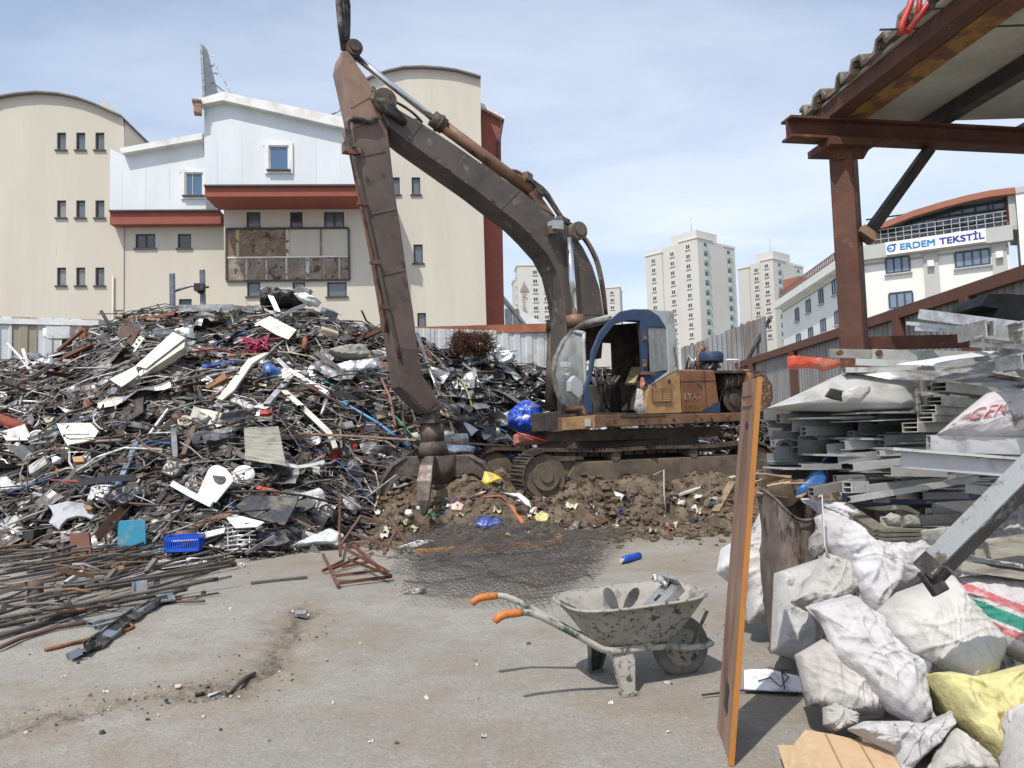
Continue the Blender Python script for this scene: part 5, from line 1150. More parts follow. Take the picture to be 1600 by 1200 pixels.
scatter(34, 'casing_scrap', 'small dented appliance casing in the scrap heap', 'casing', 'small casings in the scrap heap', 'plastic', mk_box, [(.5, .5, .48), (.05, .05, .05), (.25, .25, .26), (.4, .33, .22)])
scatter(18, 'wire_ring', 'loose ring of bent rod or cable in the scrap heap', 'ring', 'rings of rod in the scrap heap', 'metal', mk_ring, [(.3, .3, .3), (.06, .06, .06), (.18, .09, .05)])
scatter(16, 'round_pan', 'small round pale lid or pan in the scrap heap', 'lid', 'round lids in the scrap heap', 'clean', mk_lid, [(.6, .6, .58), (.4, .4, .4), (.52, .47, .36)], hi=.6)

# pieces that stand out, traced on the heap and given their own thickness
SL = -.0155
def hy(poly, k=.8, lift=.1, kx=0.):
    cx = sum(p[0] for p in poly) / len(poly); cy = sum(p[1] for p in poly) / len(poly); lift += .10
    Y0 = min(hit(cx, cy, lift), *[hit(x, y, lift) + (y - cy) * -SL * k for x, y in poly[::max(1, len(poly) // 4)]])
    return lambda x, y: Y0 + k * SL * (y - cy) + kx * (x - cx)
def hp(name, s, mt, c, label, cat, th=.03, k=.8, lift=.1, kx=0., extra=None):
    poly = fp(s); Yf = hy(poly, k, lift, kx); m = MB(); p, n = panel(m, poly, Yf, th)
    o = m.build(name, mt, None, c, bev=min(.006, th / 4)); tag(o, label, cat)
    if extra: extra(o, p, n, Yf)
    return o
def hb(name, s, wpx, mt, c, label, cat, hpx=None, lift=.12, kind='bar', round_=False):
    pts = fp(s); P3 = []
    for x, y in pts: P3.append(at(x, y, hit(x, y, lift + .08)))
    Y = sum(p.y for p in P3) / len(P3); w_ = wpx / FPX * Y; h_ = (hpx or wpx * .5) / FPX * Y; m = MB()
    if round_: m.tube(P3, w_ / 2, 12)
    else:
        for a, b in zip(P3, P3[1:]):
            if kind == 'hollow': m.hollow(a, b, w_, h_, w_ * .12, V((0, -.5, 1)))
            else: m.bar(a, b + (b - a).normalized() * w_ * (.3 if b is not P3[-1] else 0), w_, h_, (snorm(a.x, a.y) + V((0, -1.2, 0))).normalized())
    return solo(name, m, mt, c, label, cat)
# long pale lamp trough
o = hp('lamp_trough', 'A 1125,490 1440,205 1545,255 1535,335 1020,672 912,598', 'clean', (.50, .47, .38), 'long cream trough casing with white lid lying across the scrap heap', 'casing', .16, .55, .25)
def kid(par, name, s, mt, c, Yf, dl, th=.02):
    m = MB(); panel(m, fp(s), lambda x, y: Yf(x, y) - dl, th); return m.build(name, mt, par, c)
Y_ = hy(fp('A 1125,490 1440,205 1545,255 1535,335 1020,672 912,598'), .55, .25)
kid(o, 'lid', 'A 1440,207 1543,255 1215,508 1128,488', 'clean', (.66, .66, .65), Y_, .06)
kid(o, 'end_face', 'A 912,600 1125,492 1155,560 1018,668', 'clean', (.62, .60, .52), Y_, .05)
def disc_kid(par, px, py, r, Yf, c, mt='dark', name='hole', n=None):
    m = MB(); q = at(px, py, Yf(px, py) - .03); n = n or V((0, -.9, .3)).normalized(); m.tube([q, q - n * .006], r, 18); return m.build(name, mt, par, c)
hp('square_plate', 'A 1020,147 1160,196 1097,320 972,242', 'rusty', (.10, .07, .055), 'brown square steel plate with a round hole near the top of the heap', 'plate', .03, .3, .3, 0, lambda o, p, n, Yf: disc_kid(o, 200, 522.5, .05, Yf, None, n=n))
def holes_(o, p, n, Yf):
    for t in (.2, .4, .6, .8): disc_kid(o, 221 + (200 - 221) * t, 524 + (556 - 524) * t, .02, Yf, None, n=n)
hp('punched_strip', 'A 1165,235 1206,256 1100,402 1030,412', 'clean', (.6, .6, .52), 'short cream strip with punched holes beside the square plate', 'strip', .02, .5, .3, 0, holes_)
m = MB(); c_ = at(163, 648, hit(163, 648, .25)); Mx = Matrix.Translation(c_) @ V((-.35, -.85, .35)).to_track_quat('Z', 'X').to_matrix().to_4x4()
solo('lamp_dome', m.lathe([(.26, .0), (.25, .03), (.22, -.06), (.14, -.13), (0, -.16)], Mx, 28), 'clean', (.30, .29, .27), 'dusty grey round bowl-shaped dome standing on edge in the heap', 'dome', solid=.012)
hp('galvanised_sheet', 'A 468,966 752,960 822,1032 772,1112 562,1152 520,1082', 'metal', (.40, .41, .40), 'flat galvanised sheet with bent corner below the grey dome', 'sheet', .015, .5, .22)
hb('blue_batten', 'A 370,940 500,860 625,738', 4, 'clean', (.03, .08, .33), 'blue and white batten beside the galvanised sheet', 'batten', 3)
hb('red_pipe', 'P -40,648 0,656 44,672', 19, 'rusty', (.30, .055, .04), 'thick dull red pipe entering the heap at its side', 'pipe', None, .2, round_=True)
hp('bent_hood', 'A 0,1042 205,970 252,1060 240,1110 50,1112', 'metal', (.30, .30, .30), 'bent grey sheet hood beside the thick red pipe', 'hood', .04, .5, .2)
hb('black_beam', 'A 1020,716 1400,706', 7, 'dark', None, 'short straight black beam below the cream trough', 'beam')
hb('black_beam', 'A 1210,935 1300,840 1395,742', 8, 'dark', None, 'black beam leaning up under the other black beam', 'beam')
hb('white_tube', 'A 190,348 230,470 268,560', 5, 'clean', (.7, .7, .68), 'bent white tube standing by the ribbed fence', 'tube', None, .3, round_=True)
hb('white_tube', 'A 60,300 180,430 255,540', 4, 'clean', (.62, .62, .6), 'thin white tube crossing the bent white tube', 'tube', None, .32, round_=True)
hb('white_tube', 'A 20,580 110,510 192,440', 3.5, 'clean', (.6, .6, .58), 'thin white tube leaning to the bent white tube from the side', 'tube', None, .3, round_=True)
hb('rusty_bar', 'A 280,542 520,430 762,312', 5, 'rusty', (.16, .06, .035), 'long red-brown steel bar leaning up toward the ribbed fence', 'bar', 5, .25)
hb('rusty_bar', 'A 320,562 600,450 870,342', 5, 'rusty', (.14, .05, .03), 'red-brown steel bar parallel to the longer leaning bar', 'bar', 5, .22)
hb('rusty_bar', 'A 480,366 690,190', 4.5, 'rusty', (.11, .05, .035), 'short brown bar pointing steeply up in front of the fence', 'bar', 4.5, .3)
hb('black_pole', 'A 840,28 905,140 972,242', 5, 'dark', None, 'black pole pointing up beside the square plate', 'pole', None, .35, round_=True)
hb('grey_angle_bar', 'A 848,200 885,350 922,500', 6, 'metal', (.30, .29, .28), 'upright grey angle bar in front of the ribbed fence', 'bar', 3, .35)
m = MB(); Yp = 17.0
t = thing('steel_goalpost', at(293, 480, Yp), 'two blue-grey steel posts with a clamped cross tube standing on top of the heap', 'frame')
for x0, y0, x1, y1 in ((269, 427, 270, 492), (316, 421, 318, 500)): m = MB(); a, b = at(x1, y1, Yp), at(x0, y0, Yp); m.bar(a, b, .10, .10, V((0, 1, 0))); m.build('post', 'metal', t, (.20, .235, .27), bev=.01)
m = MB(); m.tube([at(x, y, Yp - .1) for x, y in fp('H 728,893 760,882 800,870 835,875 870,876')], .03, 8); m.build('cross_tube', 'metal', t, (.25, .27, .28))
m = MB(); m.box(at(312, 449, Yp - .12), (.2, .16, .16)); m.tube([at(312, 449, Yp - .1), at(313, 458, Yp - .1)], .06, 8); m.build('clamp', 'rubber', t)
hp('cream_sheet', 'B 530,342 650,287 872,400 802,482 702,442', 'clean', (.66, .60, .40), 'large cream sheet with blue strip high on the heap', 'sheet', .03, .4, .3)
hb('blue_strip', 'B 608,298 640,412', 5, 'clean', (.03, .07, .22), 'short dark blue strip lying over the large cream sheet', 'strip', 2, .45)
m = MB(); blob(m, fp('B 560,120 640,85 740,88 860,112 960,160 900,212 700,222 570,210'), lambda x, y: 16.75, .25, .06, 3, 56, 12, 3); solo('black_bumper', m, 'plastic', (.012, .012, .013), 'glossy black crushed car bumper on the very top of the heap', 'bumper', None, fix=False)
hp('grey_box_end', 'B 830,70 912,36 986,62 962,112 832,106', 'metal', (.26, .25, .24), 'dark grey metal box perched at the top behind the white film', 'box', .25, 0, .1)
m = MB(); blob(m, fp('B 832,116 900,105 962,112 1082,172 1050,216 960,192 900,160'), lambda x, y: 16.6, .1, .06, 4, 48, 10, 5); solo('white_film', m, 'clean', (.75, .75, .74), 'crumpled white plastic film on top of the heap beside the black bumper', 'film', None, fix=False)
hp('steel_plate_strip', 'B 630,112 680,120 748,272 702,272', 'metal', (.42, .45, .50), 'blue-grey steel strip leaning on the black bumper', 'strip', .02, .3, .5)
m = MB()
for k in range(30): a = rnd.uniform(0, 6.28); r_ = rnd.uniform(0, 11); x, y = 407 + r_ * 1.6 * cos(a), 542 + r_ * sin(a); q = at(x, y, hit(x, y, .25)); m.tube([q, q + V((rnd.gauss(0, .12), rnd.gauss(0, .05), rnd.gauss(0, .07))), q + V((rnd.gauss(0, .2), rnd.gauss(0, .05), rnd.gauss(0, .1)))], .018, 5)
solo('pink_net', m, 'clean', (.36, .03, .09), 'tangled bright pink plastic netting in the heap below the cream sheet', 'netting', None, fix=False)
hb('blue_bar', 'B 82,708 410,656', 5.5, 'clean', (.025, .10, .42), 'straight bright blue bar lying level in the middle of the heap', 'bar', 4, .25)
hp('cream_channel', 'B 600,592 642,590 502,682 352,902 252,986 208,975 468,642', 'clean', (.62, .58, .44), 'long bent cream channel strip below the pink netting', 'channel', .05, .6, .22)
hp('brown_carton', 'B 100,872 270,756 292,802 132,892', 'cardboard', (.26, .14, .07), 'flattened brown carton beside the bent cream channel', 'carton', .12, .4, .2)
m = MB(); q = at(424, 583, hit(424, 583, .25)); m.tube([q + V((-.10, 0, -.13)), q + V((.05, -.02, .12))], [.14, .17], 20, 0, None, True); o = solo('blue_bucket', m, 'plastic', (.03, .13, .42), 'blue bucket tipped over above the crossed white bars', 'bucket', None)
hb('crossed_bar', 'B 845,770 620,1030', 10, 'alu', (.60, .60, .58), 'wide pale aluminium bar crossed under the longest one', 'bar', 5, .35, 'hollow')
hb('crossed_bar', 'P 438,606 475,639 514,676 524,701', 8, 'clean', (.58, .56, .49), 'longest pale bar running down the heap from the crossing', 'bar', 5, .38)
hb('bent_channel', 'B 715,650 800,735 1142,940', 6.5, 'alu', (.55, .56, .58), 'bent silver channel above the crossed bars', 'channel', 5, .38)
hb('silver_tube', 'B 1140,942 1075,1112', 4.5, 'alu', (.5, .52, .55), 'short silver tube hanging from the end of the bent channel', 'tube', None, .4, round_=True)
hb('clay_pipe', 'B 946,472 932,572', 8, 'rusty', (.38, .13, .07), 'short orange clay-coloured pipe standing in the tangle', 'pipe', None, .3, round_=True)
m = MB(); blob(m, fp('B 1170,702 1300,668 1552,630 1576,710 1440,750 1290,776 1210,760'), hy(fp('B 1170,702 1552,630 1576,710 1290,776'), .4, .3), .06, .025, 4, 48, 10, 3); solo('duct_box', m, 'metal', (.42, .45, .47), 'long dented galvanised duct box beside the excavator arm', 'duct', None, fix=False)
m = MB(); blob(m, fp('B 1130,592 1250,555 1440,530 1490,600 1420,640 1300,640 1200,630'), hy(fp('B 1130,592 1440,530 1490,600 1300,640'), .4, .35), .1, .05, 5, 48, 12, 5); solo('grey_tarp', m, 'cloth', (.25, .24, .21), 'crumpled grey tarpaulin above the galvanised duct box', 'tarpaulin', None, fix=False)
hb('charred_beam', 'B 1030,592 1160,690 1290,802', 9, 'dark', None, 'charred dark beam slanting down beside the duct box', 'beam', 6, .4)
hb('blue_pipe', 'B 1250,1002 1540,1172 E 200,940 400,1092', 5, 'clean', (.05, .20, .42), 'long light blue pipe slanting down behind the grapple', 'pipe', None, .3, round_=True)
# pleated panel
pl = fp('D 640,168 920,150 982,472 652,422'); Yq = hy(pl, .5, .3); a, b, c_, d_ = [at(x, y, Yq(x, y)) for x, y in pl]; nrm_ = (b - a).cross(d_ - a).normalized()
if nrm_.dot(EYE - a) < 0: nrm_ = -nrm_
m = MB(); m.grid(lambda s, t: a.lerp(b, s).lerp(d_.lerp(c_, s), t) + nrm_ * (.045 * abs(((t * 11) % 1) - .5) * 2 + .02 * noise.noise(V((s * 2, t * 6, 0)))) + (d_ - a).normalized() * .02 * noise.noise(V((s * 3, t * 9, 4))), 12, 44, 0, None, False)
solo('pleated_sheet', m, 'clean', (.40, .385, .33), 'grey pleated panel standing upright in the middle of the heap', 'panel', None, solid=.02)
hb('white_batten', 'D 650,395 860,425 1070,470 1180,455 1285,425', 5.5, 'clean', (.66, .65, .6), 'long bent white batten below the pleated panel', 'batten', 3, .4)
def arch_(o, p, n, Yf): m = MB(); panel(m, fp('D 372,535 480,545 478,575 455,598 420,600 390,580'), lambda x, y: Yf(x, y) - .035, .01); m.build('opening', 'dark', o)
hp('cutout_sheet', 'D 340,490 370,460 420,448 480,475 535,535 545,580 400,757 250,692', 'clean', (.58, .59, .61), 'white panel with round cut-out and rounded top in the lower heap', 'panel', .03, .45, .28, 0, arch_)
c_ = at(381, 741.6, hit(381, 741.6, .3)); Mx = Matrix.Translation(c_) @ V((.25, -.8, .55)).to_track_quat('Z', 'X').to_matrix().to_4x4()
solo('white_disc', MB().lathe([(.022, .02), (.06, .03), (.15, .02), (.158, 0), (.15, -.03), (.022, -.03), (.022, .02)], Mx, 30), 'clean', (.74, .74, .71), 'white round disc with centre hole beside the white panel', 'disc')
hb('white_plank', 'D 45,602 200,690 370,775', 9, 'clean', (.60, .62, .64), 'white plank with screw holes below the white panel', 'plank', 3, .35)
hb('steel_channel', 'C 1140,165 988,525', 10, 'metal', (.33, .40, .48), 'long straight blue-grey steel channel lying down the heap', 'channel', 4, .32)
hb('grey_upright', 'C 1448,60 1462,300', 8, 'metal', (.24, .24, .24), 'upright grey bar beside the dark wooden post', 'bar', 4, .3)
hb('wood_post', 'C 1620,40 1570,180 1530,280', 7, 'wood', (.12, .075, .05), 'dark rotten wooden post leaning beside the grey upright bar', 'post', 7, .32)
hp('car_fender', 'C 395,682 425,690 560,655 700,672 792,770 760,805 712,785 640,778 560,800 510,850 490,892 405,832 440,770 430,735', 'paint', (.33, .34, .37), 'grey car fender with wheel arch lying at the foot of the heap', 'fender', .05, .5, .25)
hp('chair_shell', 'C 985,835 1000,818 1190,808 1210,822 1214,1012 1196,1024 990,1030 974,1015', 'clean', (.0, .17, .27), 'turquoise chair board with rounded corners at the foot of the heap', 'board', .025, .15, .35)
hp('brown_plank', 'C 580,926 738,912 766,1135 592,1167', 'wood', (.17, .075, .05), 'upright brown board with pale scratches at the foot of the heap', 'board', .05, .1, .35)
hp('computer_case', 'C 200,905 285,890 262,1065 190,1070', 'dark', None, 'black computer case standing at the foot of the heap', 'case', .30, .1, .15)
hp('car_body_piece', 'D 560,790 690,680 820,702 1085,700 1045,800 965,942 690,872', 'plastic', (.016, .018, .025), 'large dark blue-black car panel in the low front of the heap', 'panel', .03, .55, .2)
hp('car_body_piece', 'D 1062,742 1120,700 1222,742 1202,792 1110,835 1040,880', 'plastic', (.014, .015, .018), 'folded black car panel with mirror beside the large dark one', 'panel', .05, .5, .25)
hp('car_body_piece', 'D 740,1000 930,975 1010,1070 900,1105 760,1110', 'plastic', (.014, .018, .03), 'dark navy panel lowest of the car parts near the concrete', 'panel', .03, .8, .12)
m = MB(); blob(m, fp('D 1250,800 1312,770 1402,830 1385,950 1290,965 1240,880'), hy(fp('D 1250,800 1312,770 1402,830 1385,950 1290,965'), .4, .2), .10, .03, 4, 40, 10, 3); solo('black_bumper', m, 'plastic', (.012, .012, .014), 'round black bumper shell beside the tall rusty stake', 'bumper', None, fix=False)
hp('white_sheet', 'D 486,878 560,853 800,915 742,952 640,958 560,962', 'clean', (.66, .66, .65), 'bright white board lying flat in front of the dark car panels', 'board', .02, .9, .25)
pl = fp('D 470,975 728,950 735,1130 470,1150'); Yq = hy(pl, .6, .2); m = MB()
for k in range(6):
    t = k / 5.; a, b, c_ = [at(pl[3][0] + (x - pl[3][0]) * 1, y, Yq(x, y) - dy) for x, y, dy in ((350.5, 827 + t * 33, 0), (375, 822 + t * 36, .06), (400, 822 + t * 36, 0))]
    m.tube([a, b, c_], .012, 6)
for px_ in (356, 372, 390): m.tube([at(px_, 822, Yq(px_, 822)), at(px_, 858, Yq(px_, 858))], .008, 6)
solo('white_rack', m, 'alu', (.75, .75, .76), 'shiny white curved wire rack beside the blue crate', 'rack', None)
hp('long_white_sheet', 'D 0,1045 250,1010 480,960 470,1000 250,1060 0,1080', 'clean', (.72, .72, .70), 'long white trim sheet lying behind the blue crate', 'sheet', .02, .9, .2)
m = MB(); blob(m, fp('D 990,1135 1180,1040 1345,970 1452,1022 1400,1085 1200,1100'), hy(fp('D 990,1140 1345,970 1452,1022 1400,1090'), .8, .15), .06, .035, 4, 48, 10, 4); solo('pale_film', m, 'clean', (.58, .63, .62), 'pale crumpled sheet at the low front edge of the heap', 'sheet', None, fix=False)
for s, lab in (('D 300,850 700,825 1112,798', 'longest thin black rod across the dark car panels'), ('D 640,930 860,925 1065,905', 'thin black rod below the longest black rod'), ('D 720,985 900,970 1100,935', 'lowest thin black rod over the navy panel')):
    hb('black_rod', s, 2.6, 'dark', None, lab, 'rod', None, .42, round_=True)
for s, mt, c, name, lab, w_ in (
    ('C 762,532 860,515 962,522 850,672 722,652', 'alu', (.5, .5, .5), 'silver_bundle', 'crumpled silver sheet bundle left over the black one', .04),
    ('C 850,655 1010,540 1120,520 1240,542 1262,602 1100,660 1030,705', 'plastic', (.02, .022, .03), 'black_bundle', 'crumpled black plastic bundle beside the silver bundle', .05),
    ('C 1330,432 1400,302 1562,332 1500,440 1440,472', 'metal', (.12, .12, .12), 'grey_bundle', 'folded dark grey sheet under the grey upright bar', .03),
    ('E 1040,292 1110,300 1232,382 1205,432 1100,452 1045,380', 'alu', (.62, .64, .66), 'foil_sheet', 'crumpled shiny foil sheet in front of the white fence', .05),
    ('E 1110,760 1120,700 1230,650 1300,700 1250,760', 'plastic', (.03, .03, .032), 'black_sheet', 'creased dull black sheet beside the blue bag', .05),
    ('E 1270,690 1400,570 1460,600 1330,690', 'plastic', (.02, .022, .025), 'trim_strip', 'long glossy black car trim above the creased black sheet', .03),
    ('E 1240,480 1350,450 1450,470 1420,540 1300,560', 'plastic', (.025, .026, .028), 'car_grille', 'dark crushed car grille behind the cab front', .05),
    ('E 840,420 1020,372 1000,430 850,470', 'metal', (.34, .37, .40), 'flat_duct', 'flat grey duct piece under the long white tube', .04),
    ('E 640,1075 780,1080 910,1090 900,1140 740,1150 650,1120', 'alu', (.5, .55, .62), 'silver_film', 'crumpled silver film on the ground behind the grapple', .03),
    ('C 5,462 60,450 172,560 10,582', 'clean', (.62, .62, .6), 'casing_piece', 'white triangular casing piece at the low outer side of the heap', .04),
    ('C 430,300 470,280 520,300 500,340 440,345', 'clean', (.6, .62, .64), 'white_can', 'small dented white can beside the orange block', .05),
    ('C 700,700 745,690 800,720 780,745 720,738', 'wood', (.35, .2, .12), 'clay_lump', 'orange-brown lump beside the car fender', .04)):
    m = MB(); poly = fp(s); blob(m, poly, hy(poly, .5, .25), w_, w_ * .9, 5, 44, 10, len(s)); solo(name, m, mt, c, lab, name.replace('_', ' '), None, fix=False)
hp('orange_block', 'C 600,285 690,280 700,325 610,330', 'wood', (.48, .29, .14), 'small orange-tan block beside the white can', 'block', .12, .3, .25)
for x, y, r_, c, lab in ((20, 702, .13, (.66, .66, .64), 'white round lid with dark rim at the outer side of the heap'), (57, 680, .11, (.66, .66, .66), 'white plastic tub below the grey sheet hood'), (41, 718, .14, (.33, .30, .22), 'dusty dented pan below the white round lid'), (289, 658, .11, (.55, .5, .38), 'cream round lid beside the dark wooden post'), (490, 687, .12, (.6, .6, .58), 'shiny round pan beside the longest pale bar'), (425, 746, .10, (.02, .02, .02), 'black pipe ring under the white batten')):
    c_ = at(x, y, hit(x, y, .28)); Mx = Matrix.Translation(c_) @ V((rnd.gauss(0, .3), -.7, .7)).to_track_quat('Z', 'X').to_matrix().to_4x4()
    m = MB().lathe([(0, -.02), (r_ * .75, -.02), (r_ * .8, .01), (r_, .02), (r_, -.03), (r_ * .8, -.06), (0, -.06)], Mx, 24); solo('round_pan', m, 'clean', c, lab, 'pan')
m = MB()
for k in range(900):
    a = rnd.uniform(0, 6.28); r_ = rnd.random() ** .5; lb_ = 1 + .22 * noise.noise(V((cos(a) * 1.6, sin(a) * 1.6, 4))) ; x, y = 736 + 33 * r_ * lb_ * cos(a), 538 + 20 * r_ * lb_ * sin(a) + 2.5 * sin(a * 3); q = at(x, y, 17.0 - .25 * sqrt(max(0, 1 - r_ * r_)) + rnd.uniform(0, .2)); d = V((rnd.gauss(0, 1), rnd.gauss(0, 1), rnd.gauss(0, .7))).normalized() * rnd.uniform(.06, .24)
    m.tube([q - d, q + V((rnd.gauss(0, .03), 0, rnd.gauss(0, .03))), q + d], .006, 3, 0, None, False)
solo('wire_ball', m, 'rusty', (.075, .038, .022), 'big brown tangled ball of fine rusty wire by the orange fence rail', 'wire ball', None, fix=False)
hb('long_tube', 'E 830,402 1030,368 1240,335', 3.4, 'clean', (.72, .72, .7), 'long white tube lying level in front of the white fence', 'tube', None, .5, round_=True)
m = MB(); blob(m, fp('E 1250,762 1300,735 1345,742 1440,790 1430,870 1392,990 1250,972 1165,922 1168,832'), lambda x, y: 13.9 - .006 * (y - 650), .22, .05, 5, 64, 14, 4); o = solo('blue_bag', m, 'plastic', (.008, .06, .42), 'crumpled bright blue plastic bag in front of the excavator cab', 'bag', None, fix=False)
m = MB(); blob(m, fp('E 1265,880 1300,838 1345,850 1335,898'), lambda x, y: 13.62, .03, .01, 5, 24, 6); m.build('white_print', 'clean', o, (.75, .75, .74), fix=False)
m = MB(); blob(m, fp('E 1390,880 1440,860 1445,900 1395,920'), lambda x, y: 13.66, .03, .01, 5, 24, 6, 8); m.build('white_print', 'clean', o, (.7, .7, .7), fix=False)
m = MB(); blob(m, fp('E 1210,1000 1245,985 1330,1010 1480,1055 1400,1072 1210,1088'), lambda x, y: 13.2, .12, .02, 4, 40, 8, 2); o = solo('pink_tub', m, 'plastic', (.42, .16, .13), 'dull pink tub with red rim below the blue bag', 'tub', None, fix=False)
m = MB(); m.tube([at(x, y, 13.05) for x, y in fp('E 1240,985 1330,1008 1480,1054')], .02, 8); m.build('rim', 'plastic', o, (.4, .03, .03))
hb('red_canister', 'E 840,520 930,605', 7, 'plastic', (.45, .02, .02), 'bright red plastic piece below the rusty wire ball', 'piece', 6, .4)
hb('red_strip', 'E 820,1030 940,1065', 5, 'plastic', (.35, .03, .03), 'red plastic strip on the ground behind the grapple', 'strip', 4, .2)
hb('leaning_pole', 'E 458,205 560,500 640,710', 6.5, 'metal', (.32, .30, .28), 'long grey pole leaning against the heap beside the excavator arm', 'pole', None, .5, round_=True)
hb('leaning_pole', 'E 650,735 760,1010', 6, 'wood', (.24, .17, .13), 'brown pole continuing below the leaning grey pole', 'pole', None, .4, round_=True)
hb('thin_rod', 'E 520,300 680,620 800,880', 2, 'rusty', (.14, .07, .04), 'thin rusty rod slanting beside the leaning poles', 'rod', None, .5, round_=True)
hb('long_bar', 'P 470,678 560,682 680,690 796,697', 3.2, 'wood', (.34, .22, .15), 'very long thin tan bar lying level behind the grapple', 'bar', 3, .55)
hb('yellow_hose', 'E 735,520 820,590 860,680 890,782', 2.6, 'plastic', (.33, .34, .12), 'yellow-green hose bending down beside the red plastic piece', 'hose', None, .45, round_=True)
hb('green_hose', 'E 285,850 360,930 440,1030', 2.6, 'plastic', (.03, .28, .18), 'green plastic hose hanging beside the grapple', 'hose', None, .5, round_=True)
hb('grey_hose', 'E 365,640 345,850 375,1000', 3.4, 'rubber', None, 'grey hose hanging straight beside the grapple', 'hose', None, .6, round_=True)
hb('grey_hose', 'E 385,680 430,840 475,985', 3.8, 'rubber', None, 'grey hose slanting from the excavator arm to the grapple', 'hose', None, .6, round_=True)
hb('red_lance', 'E 180,560 245,700 292,935', 4, 'wood', (.25, .12, .09), 'reddish wooden pole slanting down above the green hose', 'pole', None, .45, round_=True)
hb('tall_stake', 'D 1412,690 1408,960 1418,1190', 3.6, 'rusty', (.09, .05, .035), 'tall rusty stake standing at the low front edge of the heap', 'stake', 4, .5)
for s, c, lab in (('C 430,480 600,492 780,500', (.3, .05, .04), 'red rod pointing at the silver bundle'), ('C 640,185 860,130 1100,100', (.12, .07, .05), 'brown curved rod below the galvanised sheet'), ('C 1110,100 1250,230 1440,290', (.15, .09, .05), 'brown curved rod beside the steel channel'), ('C 60,862 220,790 400,722', (.28, .26, .22), 'grey stick pointing at the car fender'), ('C 0,845 90,880 190,935', (.36, .38, .42), 'flat grey strip beside the computer case'), ('C 580,120 578,330 620,400', (.4, .4, .4), 'bent grey tube below the galvanised sheet')):
    hb('curved_rod', s, 3.4, 'rusty' if c[0] < .2 else 'clean', c, lab, 'rod', None, .35, round_=True)
# ------------------------------------------------------------ aluminium stack under the shed
FR['V'] = (0, 800, 2.5)
def csec(w_, h, t=.006): a, b = w_ / 2, h / 2; return [(-a, -b), (a, -b), (a, -b + t), (-a + t, -b + t), (-a + t, b - t), (a, b - t), (a, b), (-a, b)]
def lsec(w_, h, t=.006): a, b = w_ / 2, h / 2; return [(-a, -b), (a, -b), (a, -b + t), (-a + t, -b + t), (-a + t, b), (-a, b)]
def isec(w_, h, t=.008): return ibeam(w_, h, t)
GL = 'grey aluminium profile lying among many alike in the stack'; GG = 'grey aluminium profiles in the stack'
mat('profile', 'obj', .42, .25, .10, 6, (.22, .21, .19), .28, 6, bump=.06, dirt2=(.10, .095, .085), da2=.12, ds2=11)
mat('window_profile', 'obj', .6, 0, .08, 5, (.20, .19, .16), .3, 9, bump=.1)
def prof(s, hq, Y0, Y1, sec, c, label=None, w_=None, more=260, mt='profile', name='aluminium_profile', up=ZUP, cat='profile'):
    (x0, y0), (x1, y1) = fp('Q ' + s); k = more / 3.333; L_ = sqrt((x1 - x0) ** 2 + (y1 - y0) ** 2); x1 += (x1 - x0) / L_ * k; y1 += (y1 - y0) / L_ * k * .6
    a, b = at(x0, y0, Y0), at(x1, y1, Y1); h = hq / 3.333 / FPX * Y0; w_ = w_ or h * .9; m = MB()
    if sec == 'box': m.hollow(a, b, w_, h, max(.004, h * .07), up); m.bar(a.lerp(b, .01), b, w_ * .86, h * .1, up)
    elif sec == 'flat': m.bar(a, b, w_, h, up)
    else: m.sect(a, b, dict(C=csec, L=lsec, I=isec)[sec](w_, h, max(.005, h * .08)), up, roll=pi if sec == 'C' else 0)
    o = m.build(name, mt, None, c); tag(o, label or GL, cat, None if label else GG); return o
DG = (.20, .205, .21); LG = (.36, .365, .37); PG = (.46, .46, .44); SG = (.115, .118, .122)
for s, h, Y0, Y1, sec, c in (('35,362 640,377', 42, 5.75, 5.9, 'C', DG), ('120,379 640,394', 38, 5.6, 5.8, 'box', LG), ('180,420 560,427', 46, 5.6, 5.8, 'C', LG), ('100,466 500,470', 34, 5.55, 5.8, 'L', DG), ('55,432 300,440', 62, 5.8, 5.9, 'C', DG),
        ('85,572 400,572', 72, 5.65, 5.8, 'C', DG), ('205,528 450,528', 56, 5.55, 5.7, 'box', SG), ('35,640 290,652', 72, 5.75, 5.9, 'C', SG), ('622,383 850,392', 46, 5.35, 5.5, 'box', SG), ('557,432 830,445', 52, 5.3, 5.5, 'L', SG),
        ('656,493 860,487', 42, 5.2, 5.4, 'box', DG), ('497,468 640,470', 36, 5.4, 5.6, 'box', (.28, .31, .34)), ('455,520 620,507', 38, 5.25, 5.4, 'C', LG), ('388,540 520,522', 40, 5.35, 5.5, 'L', LG), ('420,592 760,557', 38, 5.2, 5.3, 'C', LG),
        ('408,652 560,622', 100, 5.4, 5.6, 'L', SG), ('415,696 720,680', 30, 5.2, 5.3, 'box', DG), ('560,747 780,716', 30, 5.05, 5.1, 'C', LG), ('748,715 1000,665', 38, 5.1, 5.2, 'box', DG), ('585,590 760,575', 30, 5.3, 5.4, 'L', PG), ('330,700 520,690', 40, 5.5, 5.6, 'C', SG), ('640,560 760,555', 24, 5.15, 5.3, 'C', PG)):
    prof(s, h * 1.3, Y0, Y1, sec, c)
for i in range(150):
    y = rnd.uniform(375, 880) if i % 4 else rnd.uniform(190, 430); x = (rnd.uniform(60, 900) if y < 640 else rnd.uniform(440, 1000)) if i % 4 else rnd.uniform(830, 1000)
    prof(f'{x},{y} {x + 500},{y + rnd.uniform(-25, 25)}', rnd.uniform(22, 62), rnd.uniform(5.5, 6.25), rnd.uniform(5.9, 6.4), rnd.choice('CLC') if i % 3 else 'box', rnd.choice([DG, SG, LG, PG, LG]), None, None, 200)
